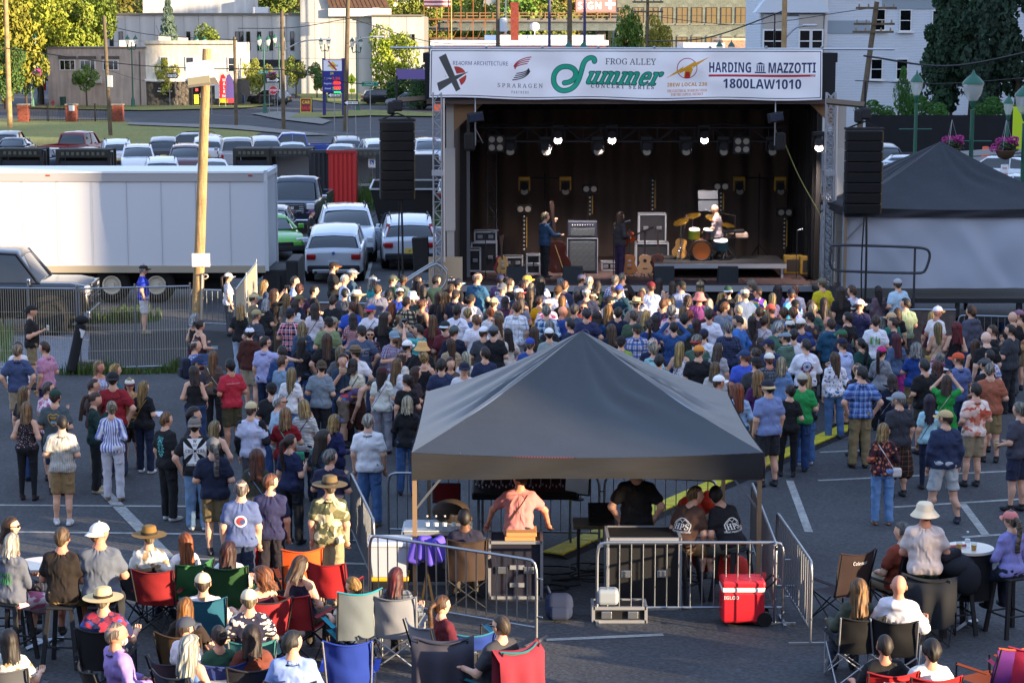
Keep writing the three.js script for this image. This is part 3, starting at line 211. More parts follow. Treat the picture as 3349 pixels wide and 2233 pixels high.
{const s=thing('fuel_price_sign','purple fuel station price sign with red and green digits','sign',-16.62,0,-198);for(const i of[-1,1]) part('post',Bx(.28,5.4,.28,i*.9,2.7,0),mat('2c2566',.5),s);part('cabinet',RB(2,3.1,.35,.05,0,3.75,.1),mat('2c2566',.5),s);face(s,'price_panel',new THREE.PlaneGeometry(1.7,2.95).translate(-.05,3.75,.3),(c,W,H)=>{c.fillStyle='#22287e';c.fillRect(0,0,W,H);c.fillStyle='#e8e8f0';c.fillRect(0,0,W,86);c.fillStyle='#e8c82a';c.save();c.translate(74,44);c.rotate(PI/4);c.fillRect(-24,-24,48,48);c.restore();c.strokeStyle='#c02a2a';c.lineWidth=14;c.beginPath();c.moveTo(40,8);c.lineTo(104,80);c.stroke();txt(c,'SUNOCO',74,44,20,'#22287e','italic bold {}px sans-serif');txt(c,'24',66,106,26,'#e8d83a');[['Regular','3.99','#ff4038'],['Regular','4.07','#ff4038'],['Diesel','5.69','#40e070']].forEach(([a,b,k],i)=>{txt(c,a,34,146+i*40,17,'#d8dcf0');txt(c,b+'⁹',108,146+i*40,34,k);});},148,256);
for(const[y,k] of[[3.15,'ff2a22'],[2.68,'ff2a22'],[2.2,'22ff66']]) part('digit_display',[0,1,2].map(i=>Bx(.16,.28,.02,.14+i*.22,y,.32)),mat('200808',.4,{emissive:col(k),emissiveIntensity:1.2}),s);}
{const s=thing('sandwich_board','yellow and red folding sale board on the traffic island','sign',-20.13,0,-207.51);const t=((c,W,H)=>{c.fillStyle='#d8b83a';c.fillRect(0,0,W,H);c.fillStyle='#7a1a1c';c.fillRect(10,10,W-20,H-20);txt(c,'CAR',64,48,46,'#e8c83a');txt(c,'SALE',64,110,46,'#e83a30');});part('front_board',Bx(1.15,1.5,.05,0,.75,.3,-.22),mDk,s);face(s,'poster',new THREE.PlaneGeometry(1.1,1.45).rotateX(-.22).translate(0,.75,.335),t,128,160);part('rear_board',Bx(1.15,1.5,.05,0,.75,-.3,.22),mDk,s);}
for(const[px,c,w,l] of[[518,'c82a34','WALK INS','red feather flag reading WALK INS beside the storefront'],[532,'5a4a8a','','purple and red feather flag at the storefront corner']]){const f=thing('feather_flag',l,'flag',-30.12,0,-222,0,'feather flags');f.position.x=(px-1176)/4850*222;part('mast',Tb([[-.5,0,0],[-.5,2.6,0],[-.35,3.4,0],[.05,3.6,0]],.03,16),mMetal,f);const sh=new THREE.ShapeGeometry(new THREE.Shape([[-.47,.5],[.42,.5],[.42,2.2],[.3,3],[0,3.5],[-.3,3.35],[-.47,2.6]].map(p=>new THREE.Vector2(...p))));const u=sh.attributes.uv,p=sh.attributes.position;for(let i=0;i<p.count;i++){u.setXY(i,p.getX(i)+.5,(p.getY(i)-.5)/3);p.setZ(i,.05*Math.sin(p.getY(i)*4));}face(f,'flag',sh,(x,W,H)=>{x.fillStyle='#'+c;x.fillRect(0,0,W,H);x.fillStyle=w?'#d8c82a':'#c83a44';x.fillRect(0,H*.84,W,H*.16);[...'WALKI'].slice(0,w?4:0).forEach((k,i)=>txt(x,k,52,56+i*34,36,'#f4ecec'));if(w) txt(x,'INS',54,196,30,'#f4ecec');},96,256);}

{const br=mat('8a4a3a',.95,{map:TX.brick?rep(TX.brick,.8):null,metric:1});for(const[px,l] of[[59,'left brick gate pier on the street'],[169,'middle brick gate pier with a white notice'],[275,'right brick gate pier before the road']]){const p=thing('brick_pier',l,'pier',-43.07,0,-187,0,'brick gate piers');p.position.x=(px-1176)/4850*187;part('shaft',Bx(.9,1.45,.9,0,.73,0),br,p);part('cap',Bx(1,.12,1,0,1.5,0),concM,p);if(px===169) part('notice',Bx(.5,.5,.03,.1,1.2,.47),mWht,p);}
for(const[a,b,l] of[[71,158,'black iron railing left of the middle pier'],[181,264,'black iron railing right of the middle pier']]){const x0=(a-1176)/4850*187,x1=(b-1176)/4850*187,f=thing('iron_railing',l,'railing',x0,0,-187),W=x1-x0;part('rail',[Bx(W,.06,.05,W/2,1.25,0),Bx(W,.06,.05,W/2,.15,0)],mBlk,f);const pk=Cy(.015,.015,1.4,0,.7,0,5),n=Math.round(W/.14);for(let i=0;i<=n;i++) part('picket',pk,mBlk,f,1).position.x=W*i/n;part('gate_post',Bx(.12,1.6,.12,W/2,.8,0),mBlk,f);}
const d=thing('green_bin_box','green roofed box with a printed panel behind the railing','box',-45.5,0,-227.38);part('box',Bx(1.9,1.5,1.2,0,.75,0),mat('1d4a3a',.7),d);part('lid',Ex([[-1,1.5],[1,1.5],[.8,1.95],[-.8,1.95]],1.3).translate(0,0,-.65),mat('215744',.7),d);part('panel',Bx(1.4,.95,.02,.15,.7,.62),mat('cfd4c0',.7),d);one('litter_bin',Lt([[.25,0],[.3,.1],[.34,.9],[.36,1.05],[.3,1.05]],12).translate(-47.55,0,-224.7),mat('2a4a40',.8),'dark green litter bin beside the tan building','bin');one('fire_hydrant',merge([Lt([[.16,0],[.16,.1],[.11,.12],[.11,.5],[.14,.55],[.1,.68],[.001,.75]],10),rod([-.2,.42,0],[.2,.42,0],.06)]).translate(-48.61,0,-224.7),mat('b04a3a',.6),'red fire hydrant behind the iron railing','hydrant');one('wheeled_bin',RB(.6,1.05,.7,.06).translate(-29.48,0,-231.54).translate(0,.52,0),mat('2a5a80',.6),'blue wheeled bin at the storefront corner','bin');
one('strip_billboard',Bx(3.1,.95,.15,-9.32,3.9,-200),mat('6a5a94',.7),'purple printed strip board left of the banner','sign');const g=part('guard_rail',[0,1].map(i=>Bx(11,.3,.08,26.13,.75+i*.4,-118+i*.1,0,0,.07)),mAlu);tag(g,'white guard rail behind the right tent','guard rail');one('traffic_drum',Lt([[.3,0],[.28,.1],[.22,.6],[.18,1],[.001,1.02]],14).translate(27.99,0.1,-125),mat('e0582a',.6),'orange traffic drum behind the guard rail','drum');signB(19.59,-84,2.2,.3,.75,(c,W,H)=>{c.fillStyle='#eee';c.fillRect(0,0,W,H);txt(c,'NO',W/2,H*.2,40,'#b02a2a');txt(c,'PARK',W/2,H*.5,34,'#b02a2a');},'small white parking sign beside the right tent');one('yellow_sign',Bx(.9,1.6,.05,19.36,4.2,-80),mat('c4e01c',.5),'fluorescent yellow sign at the right edge','sign');}
// ---------- vehicles: bodies lofted from stations; +z is the front ----------
const plateM={},plate=(t,c='e0c04a',k='#2a2f5a')=>plateM[t]||=cell((x,W,H)=>{x.fillStyle='#'+c;x.fillRect(0,0,W,H);txt(x,t,W/2,H*.55,26,k);},128,48);
function loftCar(st,cap){const P=[],I=[],n=st[0].length;for(const s of st) for(const p of s) P.push(...p);for(let i=0;i<st.length-1;i++) for(let j=0;j<n-1;j++){const a=i*n+j,b=a+n;I.push(a,b,a+1,a+1,b,b+1);}if(cap) for(const i of[0,st.length-1]){const b=i*n;for(let j=1;j<n-1;j++) i?I.push(b,b+j+1,b+j):I.push(b,b+j,b+j+1);}const g=new THREE.BufferGeometry();g.setAttribute('position',new THREE.Float32BufferAttribute(P,3));g.setIndex(I);g.setAttribute('uv',new THREE.Float32BufferAttribute(P.length/3*2,2));g.computeVertexNormals();return g;}
const sect=(z,yb,yt,w,k=.82)=>[[-w*.9,yb,z],[-w,yb+.12,z],[-w*1.0,(yb+yt)/2,z],[-w*.985,yt-.08,z],[-w*.93,yt,z],[-w*k*.6,yt+.02,z],[0,yt+.03,z],[w*k*.6,yt+.02,z],[w*.93,yt,z],[w*.985,yt-.08,z],[w,(yb+yt)/2,z],[w,yb+.12,z],[w*.9,yb,z]];
const CARS={suv:{L:4.6,w:.92,body:[[-2.28,.42,.92,.84],[-2.25,.34,1.08,.88],[-1.9,.26,1.13,.92],[0,.24,1.12,.93],[1,.24,1.11,.93],[1.75,.26,1.06,.91],[2.15,.32,.94,.85],[2.28,.42,.78,.74]],green:[[-2.2,1.1,.8],[-1.9,1.52,.68],[-.9,1.7,.68],[.3,1.66,.67],[1.05,1.13,.78]],r:.36,ax:[-1.35,1.42]},
sedan:{L:4.7,w:.9,body:[[-2.33,.42,.86,.82],[-2.28,.34,.96,.86],[-1.7,.24,1.0,.9],[0,.22,.96,.91],[1,.22,.95,.91],[1.8,.25,.88,.89],[2.2,.3,.76,.82],[2.33,.4,.64,.7]],green:[[-1.75,.98,.74],[-.95,1.4,.58],[.1,1.44,.6],[.35,1.4,.6],[1.1,.95,.76]],r:.33,ax:[-1.4,1.45]},
truck:{L:5.9,w:1.0,body:[[-.35,.45,1.18,.98],[0,.42,1.18,1],[1.3,.42,1.18,1],[2.5,.44,1.16,.98],[2.85,.46,1.1,.95],[2.95,.5,1.0,.9]],green:[[-.3,1.16,.88],[-.15,1.84,.72],[.6,1.9,.76],[1.2,1.86,.74],[1.75,1.18,.86]],r:.42,ax:[-1.85,2.0]}};
function car(type,c,x,z,ry,label,o={}){const d=CARS[type],t=thing(type==='truck'?'pickup_truck':'parked_car',label,type==='truck'?'pickup truck':'car',x,0,z,R(ry+180),'parked vehicles'),pm=mat(c,.32,{k:'paint',clearcoat:1,clearcoatRoughness:.06,metalness:.15}),q=(k,f)=>geoK[type+k]||=f();
part('body',q('b',()=>loftCar(d.body.map(s=>sect(...s)),1)),pm,t,1);const gh=d.green.map(([z,y,w])=>{const b=type==='truck'?1.16:type==='suv'?1.08:1.0,bw=d.w*.93;return[[-bw*.97,b,z],[-w-(bw-w)*.12,y-.06,z],[-w*.85,y,z],[0,y+.03,z],[w*.85,y,z],[w+(bw-w)*.12,y-.06,z],[bw*.97,b,z]];});
const mixS=(i,j)=>gh[i].map((p,k)=>p.map((v,m)=>v+(gh[j][k][m]-v)*.2));part('glasshouse',q('g',()=>loftCar(gh,1)),mGlass,t,1);part('roof',q('r',()=>loftCar([mixS(1,0),...gh.slice(1,-1),mixS(gh.length-2,gh.length-1)].map(s=>s.slice(1,-1).map(p=>[p[0]*1.01,p[1]+.012,p[2]])))),pm,t,1);
for(const s of[1,5]) part('pillar',q('p'+s,()=>{const g=[],n=gh.length;{const lo=(i)=>gh[i][s===1?0:6],hi=i=>gh[i][s];g.push(rod(lo(0),hi(1),.045,5),rod(lo(n-1),hi(n-2),.045,5),rod(lo(2),hi(2),.04,5),rod(hi(1),hi(2),.035,5),rod(hi(2),hi(3),.035,5));}return merge(g);}),pm,t,1);
if(type==='truck'){part('bed',q('bd',()=>merge([Bx(.09,.62,2.5,-.95,.9,-1.6),Bx(.09,.62,2.5,.95,.9,-1.6),Bx(1.9,.08,2.5,0,.62,-1.6),Bx(1.9,.62,.08,0,.9,-.4)])),pm,t,1);const g=part('tailgate',RB(1.86,.6,.09,.03,0,.91,-2.86),pm,t,1);part('handle',Bx(.25,.06,.03,0,1.05,-2.92),mBlk,g);part('chassis',Bx(1.5,.25,5.4,0,.48,0),mDk,t,1);}
const wg=q('w',()=>{const a=new THREE.TorusGeometry(d.r-.09,.1,8,20).rotateY(PI/2).scale(1.15,1,1);return a;}),rg=q('rm',()=>merge([Cy(d.r-.12,d.r-.12,.12,0,0,0,18,0,0,PI/2),...[0,1,2,3,4].map(i=>Bx(.14,d.r*1.25,.07,0,0,0,i*PI/5))]));for(const Z of d.ax) for(const s of[-1,1]){const w=new THREE.Group();w.name='wheel';w.position.set(s*(d.w-.08),d.r,Z);t.add(w);part('tyre',wg,mRub,w,1);part('rim',rg,mat(o.rim??'8a8c90',.35,{k:'rim',metalness:.7}),w,1);part('wheel_arch',q('wa',()=>Cy(d.r+.06,d.r+.06,.25,0,0,0,20,0,0,PI/2)),mRub,t,1).position.set(s*(d.w-.125),d.r+.02,Z);}
const zb=type==='truck'?-2.88:d.body[0][0],zf=d.body.at(-1)[0],top=type==='truck'?1.02:.86;for(const s of[-1,1]){part('tail_light',type==='truck'?RB(.14,.42,.1,.02,s*.94,.92,zb+.02):RB(.3,.17,.12,.04,s*.7,.84,zb-.0),mat('a01418',.25,o.lit?{emissive:col('ff2010'),emissiveIntensity:1.5}:{k:'tl'}),t,1);part('headlight',RB(.3,type==='truck'?.22:.15,.14,.04,s*(d.w-.24),type==='truck'?.98:.7,zf-(type==='truck'?.06:.14)),mat('d8dce0',.12,{k:'hl',metalness:.4}),t,1);part('wing_mirror',RB(.2,.17,.1,.04,s*(d.w+.13),type==='truck'?1.22:1.07,d.green.at(-1)[0]-.2),o.mir?mChr:pm,t,1);part('door_handle',RB(.02,.03,.18,.01,s*(d.w+.005),type==='truck'?.98:.84,.1),mChr,t,1);}
part('front_grille',RB(type==='truck'?1.1:.8,type==='truck'?.36:.2,.05,.03,0,type==='truck'?.92:.56,zf-.01),mBlk,t,1);part('front_bumper',RB(d.w*1.76,.2,.2,.05,0,.44,zf-.07),o.chrome?mChr:mDk,t,1);part('rear_bumper',RB(d.w*1.78,.22,.18,.05,0,.46,zb-.02),o.chrome?mChr:mDk,t,1);part('licence_plate',plate(o.pl??'NY',o.pc)(new THREE.PlaneGeometry(.34,.17).rotateY(PI).translate(0,type==='truck'?.5:.66,zb-.1)),signM,t,1);if(type!=='truck') part('rear_window_trim',Bx(1.0,.03,.03,0,1.0,zb+.04),mDk,t,1);if(o.rails) for(const s of[-1,1]) part('roof_rail',Tb([[s*.62,1.66,.3],[s*.64,1.74,.1],[s*.64,1.75,-1.3],[s*.6,1.64,-1.6]],.02,14,5),mDk,t,1);return t;}
const geoK={};
for(const[px,py,h,ty,c,ry,l,o] of[[25,291,1.75,'suv','17181c',4,'black SUV at the far left of the lot'],[35,307,1.5,'sedan','22242c',182,'dark saloon in front of the far left SUV'],[172,296,1.9,'truck','7a1418',-14,'dark red pickup truck on the grass edge',{rim:'555'}],[100,330,1.5,'sedan','1c2438',168,'navy saloon facing the camera between the dark containers'],[202,327,1.55,'sedan','c8ccd2',4,'white roofed saloon behind the second container'],[268,312,1.68,'suv','d4d6da',14,'white SUV seen from behind with red lamps',{rails:1}],[378,306,1.7,'suv','3a3d44',8,'dark grey SUV beside the silver wagon'],[432,297,1.72,'suv','b0b4ba',84,'silver SUV parked side on',{rails:1}],[318,326,1.68,'suv','dadce0',190,'white SUV facing the camera',{rails:1}],[372,354,1.62,'suv','d6d8de',10,'white wagon with roof rails behind the trailer',{rails:1}],[428,327,1.66,'suv','4a141c',186,'maroon crossover facing the camera'],[478,311,1.55,'suv','d8dade',8,'white hatchback left of the silver pickup'],[488,355,1.5,'sedan','d8dadf',188,'white saloon facing the camera behind the pole'],[546,310,1.9,'truck','a8adb4',10,'silver pickup truck seen from behind',{chrome:1}],[606,304,1.7,'suv','b4b8be',12,'silver SUV beside the blue pickup'],[696,298,1.88,'truck','1c4aa0',96,'bright blue pickup truck side on'],[672,318,1.48,'sedan','d4d8de',190,'white saloon below the blue pickup'],[795,304,1.72,'suv','6a6e74',8,'grey SUV by the one-way signs',{rails:1}],[785,323,1.46,'sedan','d0d4da',178,'white saloon low beside the grey SUV'],[862,311,1.68,'suv','d6d8dc',12,'white SUV left of the hanging speaker'],[985,313,1.65,'suv','b0b8c4',186,'silver car between speaker and stage'],[972,340,1.7,'suv','1b1e22',4,'black SUV with a yellow plate beside the stage',{pl:'HAY'}],[968,397,1.46,'sedan','15171b',6,'black saloon beside the dumpster'],[2040,358,1.5,'sedan','a8b4c0',70,'silver saloon behind the right speaker'],[2060,352,1.6,'suv','c8d0d8',80,'pale wagon left of the black tent',{rails:1}],[2010,318,1.75,'suv','161a1c',8,'dark SUV by the black screen'],[2050,372,1.6,'suv','5a4a48',75,'brown hatchback partly behind the black tent'],[2290,350,1.68,'suv','d4dae0',58,'white SUV with lit brake lamps at the right',{lit:1}],[2336,388,1.5,'sedan','d0d6dc',70,'white saloon at the right edge']]){const H=7.75-h,zz=-4850*H/(py-75)*.985;car(ty,c,(px-1176)/4850*-zz,zz,ry,l,o||{});}
for(const[x,z,c,ry,l] of[[-26.33,-230.14,'3c4048',68,'grey SUV driving past the stop sign'],[-14.05,-231.54,'101216',-78,'black SUV on the far street'],[-10.65,-218.24,'5a606a',80,'silver SUV on the far street near the banner']]) car('suv',c,x,z,ry,l);
car('truck','1a2236',-8.52,-84.75,178,'dark blue heavy pickup facing the camera with chrome grille',{chrome:1,mir:1}).scale.set(1.04,1.1,1);{const t=scene.children.at(-1);part('grille_bars',[0,1,2,3,4].map(i=>Bx(1.04,.03,.03,0,.78+i*.065,2.98)),mChr,t,1);face(t,'grille_name',new THREE.PlaneGeometry(.7,.14).translate(0,.93,3.01),(c,W,H)=>{c.fillStyle='#222';c.fillRect(0,0,W,H);txt(c,'RAM',W/2,H/2,26,'#ddd');},128,28);}
{const b=car('suv','ccd2da',-5.65,-67.79,2,'white compact SUV seen from behind near the stage',{pl:'LXV-1414',pc:'dfe4ee',rim:'777'});part('badge',Cy(.05,.05,.02,0,.95,-2.32,16,PI/2),mat('4a6aa8',.3),b,1);part('skid_plate',RB(1.3,.12,.05,.03,0,.4,-2.42),mAlu,b,1);for(const s of[-1,1]) part('exhaust',Cy(.05,.05,.1,s*.55,.36,-2.42,10,PI/2),mDk,b,1);part('rear_wiper',bar([0,1.05,-2.2],[.35,1.2,-2.12],.015),mBlk,b,1);}
{const m=car('suv','d4d9df',-5.79,-73.41,186,'white minivan facing the camera with its door open',{rails:1,rim:'777'});m.scale.set(1.06,1.06,1);const d=part('open_door',RB(.06,.62,1.05,.03,1.4,.62,.75,0,-.95),mat('ccd2da',.32,{k:'paint',clearcoat:1,clearcoatRoughness:.06,metalness:.15}),m,1);part('door_window',[bar([1.0,.95,1.05],[1.25,1.5,.8],.04),bar([1.25,1.5,.8],[1.85,1.5,.5],.04),bar([1.85,.95,.45],[1.85,1.5,.5],.04)],mDk,d,1);part('pane',RB(.02,.5,.85,.01,1.45,1.2,.72,0,-.95),mClear,d,1);}
car('suv','c8d0da',-3.52,-71.44,4,'silver SUV with tall red lamps left of the stage',{rails:1});{const t=scene.children.at(-1);for(const s of[-1,1]) part('tall_lamp',bar([s*.84,.8,-2.28],[s*.7,1.5,-1.9],.12,.06),mat('a01418',.25,{k:'tl'}),t,1);}
{const g=car('sedan','4aa01c',-8.66,-74.14,200,'bright green car half hidden by the trailer');}car('sedan','1b222c',-8.95,-78.02,4,'dark car beside the trailer rear');
{const b=car('truck','0c0d12',-14.1,-55,-87,'black heavy pickup behind the wire fence at the left',{chrome:1,mir:1,rim:'222'});b.scale.set(1.08,1.16,1.05);part('fender_badge',Bx(.02,.1,.4,1.0,1.02,1.5),mat('c8d0e0',.5),b,1);part('grille_slats',[0,1,2,3].map(i=>Bx(1.2,.05,.04,0,.74+i*.12,2.99)),mChr,b,1);}

{const z=-60.6,x1=-7.11,x0=-19,L=x1-x0,cx=(x0+x1)/2,t=thing('box_trailer','long white box trailer with riveted side panels','trailer',0,0,z),pm=mat('cfd2d6',.5);part('box',Bx(L-.06,2.8,2.46,cx,2.36,-1.25),pm,t);const n=12,pw=L/n;for(let i=0;i<n;i++) part('side_panel',Bx(pw-.004,2.5,.008,x0+pw*(i+.5),2.3,-.016),pm,t);part('top_rail',Bx(L,.22,.05,cx,3.64,.01),mat('a8a6a6',.5),t);part('roof',Bx(L+.02,.06,2.6,cx,3.79,-1.25),mat('e4e6e8',.6),t);part('bottom_rail',Bx(L,.2,.06,cx,1.0,.01),mat('a49a86',.6),t);const rv=new THREE.SphereGeometry(.014,5,4),im=new THREE.InstancedMesh(rv,mMetal,n*40),M=new THREE.Matrix4();let k=0;for(let i=1;i<=n;i++) for(let j=0;j<40;j++) im.setMatrixAt(k++,M.makeTranslation(x0+pw*i,1.15+j*.062,.02));im.name='rivets';stuff(im);t.add(im);for(const x of[x1-11.5,x1-6.2,x1-.4]) part('marker_lamp',RB(.12,.05,.04,.01,x,3.7,.03),mat('b0402a',.4),t);part('rear_frame',[Bx(.1,2.9,.14,x1+.04,2.4,-.02),Bx(.1,2.9,.14,x1+.04,2.4,-2.45),Bx(.12,.16,2.5,x1+.04,3.72,-1.25)],mat('c8ccd0',.5),t);part('rear_door',Bx(.06,2.7,2.3,x1+.02,2.35,-1.25),mat('bcc2ca',.5),t);
part('under_shade_panel',Bx(L-1.5,.62,.06,cx-.6,.58,-1.3),mBlk,t);part('chassis',[Bx(L-.5,.24,1.2,cx,.78,-1.25),Bx(3,.5,.1,x1-7,.5,-.3)],mDk,t);for(const X of[-10.3,-11.6]){const w=new THREE.Group();w.name='wheel';w.position.set(X,.52,-.25);t.add(w);part('tyre',new THREE.TorusGeometry(.38,.15,10,24),mRub,w,1);part('rim',[new THREE.TorusGeometry(.25,.03,6,20).translate(0,0,.12),Cy(.25,.2,.1,0,0,.03,20,PI/2),Cy(.09,.09,.2,0,0,.08,12,PI/2)],mat('c8c0ac',.5),w,1);}const lg=part('lift_gate',[RB(.8,.7,1.7,.04,x1+.3,.62,-.95),Bx(.12,1,.1,x1+.35,.3,-.05),RB(.35,.9,1.9,.05,x1+.75,.8,-.95)],mat('17181b',.7),t);}  // black panel added under the box to stand for the shade there

function container(x,z,w,h,d,c,label,open){const t=thing('shipping_container',label,'container',x,0,z,0,'event containers'),m=grainy(c,.8,.5);for(const i of[-1,1]) for(const z of[0,-d]) part('corner_post',Bx(.12,h,.12,i*(w/2-.06),h/2,z),m,t);part('header',Bx(w,.34,.12,0,h-.17,.003),m,t);part('sill',Bx(w,.14,.12,0,.07,.003),m,t);part('roof',Bx(w-.02,.06,d,0,h-.01,-d/2),m,t);const n=Math.round(w/.28),sl=Bx(.12,.14,.03,0,0,0);for(let i=0;i<n;i++) part('header_slot',sl,mat('5a5a50',.8),t,1).position.set((i-(n-1)/2)*(w-.4)/n,h-.17,.07);part('front_panel',Bx(w-.26,open?.1:h-.5,.04,0,(h-.5)/2,-.05),mat(open||'23262e',.8),t);for(const i of[-1,1]) part('side_wall',[...Array(Math.round(d/.3))].map((_,k)=>Bx(.05,h-.3,.16,i*(w/2-.05-(k%2)*.03),h/2,-.2-k*.3)),m,t);part('back_wall',Bx(w-.3,h-.3,.05,0,h/2,-d+.05),mat(open||c,.85),t);return t;}
container(-22.09,-95,2.0,2.58,1.4,'33352e','dark olive shipping container at the left behind the trailer');container(-19.27,-95,2.45,2.55,1.4,'34362f','dark olive shipping container left of the pole');container(-11.47,-93,1.6,2.7,1.6,'3c3d3a','dark container end beside the open pavilion');container(-9.81,-93.5,1.9,2.68,1.8,'4a4c4a','open container with white interior walls','b8bcc0');container(-6.51,-94,1.9,2.6,1.6,'5a5c5c','grey open container behind the accessible parking sign','a8acb0');
{const t=thing('red_container','bright red corrugated container panel between dark ones','container',-7.46,0,-92.5),n=12;for(let i=0;i<n;i++) part('corrugation',Bx(.1,2.5,i%2?.14:.08,-.52+i*.098,1.3,i%2?.03:0),mat(i<0?'222':'b8221e',.6),t);part('top_rail',Bx(1.3,.14,.2,0,2.6,0),mat('9a1c1a',.6),t);part('body',Bx(1.2,2.5,1.4,0,1.28,-.8),mat('8a1a18',.7),t);const b=thing('black_container','black corrugated container panel left of the red one','container',-8.42,0,-92.8);for(let i=0;i<8;i++) part('corrugation',Bx(.1,2.5,i%2?.14:.08,-.35+i*.1,1.3,i%2?.03:0),mat('24262a',.7),b);part('top_rail',Bx(.95,.14,.2,0,2.6,0),mat('33353a',.6),b);}
signB(-6.24,-94.13,2.05,.32,.48,(c,W,H)=>{c.fillStyle='#e8eee8';c.fillRect(0,0,W,H);txt(c,'RESERVED',W/2,24,30,'#3a7a5a','bold {}px sans-serif',0,'center',150);txt(c,'PARKING',W/2,56,30,'#3a7a5a','bold {}px sans-serif',0,'center',150);c.fillStyle='#2858b0';c.fillRect(36,84,98,98);c.strokeStyle='#fff';c.lineWidth=9;c.beginPath();c.arc(80,146,24,.3,4.4);c.moveTo(76,104);c.lineTo(78,142);c.lineTo(104,142);c.lineTo(114,166);c.stroke();txt(c,'↔',W/2,224,60,'#222');},'reserved accessible parking sign with blue wheelchair symbol');
{const d=thing('dumpster','large dark roll-off dumpster behind the hanging speaker','dumpster',-4.32,0,-85.72);part('body',loftCar([[[-1.05,.15,.9],[-1.35,1.55,1.2]],[[1.05,.15,.9],[1.35,1.55,1.2]],[[1.05,.15,-.9],[1.35,1.75,-1.2]],[[-1.05,.15,-.9],[-1.35,1.75,-1.2]],[[-1.05,.15,.9],[-1.35,1.55,1.2]]]),grainy('25282c',.8,.5),d,1);part('rim',[bar([-1.37,1.56,1.22],[1.37,1.56,1.22],.06),bar([-1.37,1.76,-1.22],[-1.37,1.56,1.22],.06),bar([1.37,1.76,-1.22],[1.37,1.56,1.22],.06),bar([-1.37,1.76,-1.22],[1.37,1.76,-1.22],.06)],mAlu,d);part('open_lid',Bx(2.6,1.1,.05,0,2.25,-1.28,-.12),mat('1a1c20',.6),d);
const b=thing('bicycle','parked bicycle leaning on the accessible parking sign','bicycle',-5.6,0,-85.14);for(const s of[-.52,.52]){const w=new THREE.Group();w.name='wheel';w.position.set(s,.34,0);b.add(w);part('tyre',new THREE.TorusGeometry(.33,.018,6,24),mRub,w,1);part('spokes',[...Array(10)].map((_,i)=>Bx(.005,.64,.005,0,0,0,0,0,i*PI/10)),mMetal,w,1);}part('frame',[rod([-.52,.34,0],[-.12,.32,0],.014),rod([-.52,.34,0],[-.2,.78,0],.014),rod([-.12,.32,0],[-.22,.85,0],.017),rod([-.12,.32,0],[.4,.78,0],.017),rod([-.2,.78,0],[.4,.8,0],.017),rod([.4,.85,0],[.52,.34,0],.015)],mat('2a3a4a',.4),b);part('saddle',RB(.26,.05,.13,.02,-.23,.9,0),mBlk,b);part('handlebar',[rod([.38,.95,-.25],[.38,.95,.25],.013),rod([.39,.82,0],[.38,.95,0],.013)],mBlk,b);part('crank',[rod([-.12,.32,.06],[-.05,.18,.09],.01),Cy(.09,.09,.01,-.12,.32,.05,16,PI/2)],mMetal,b);}
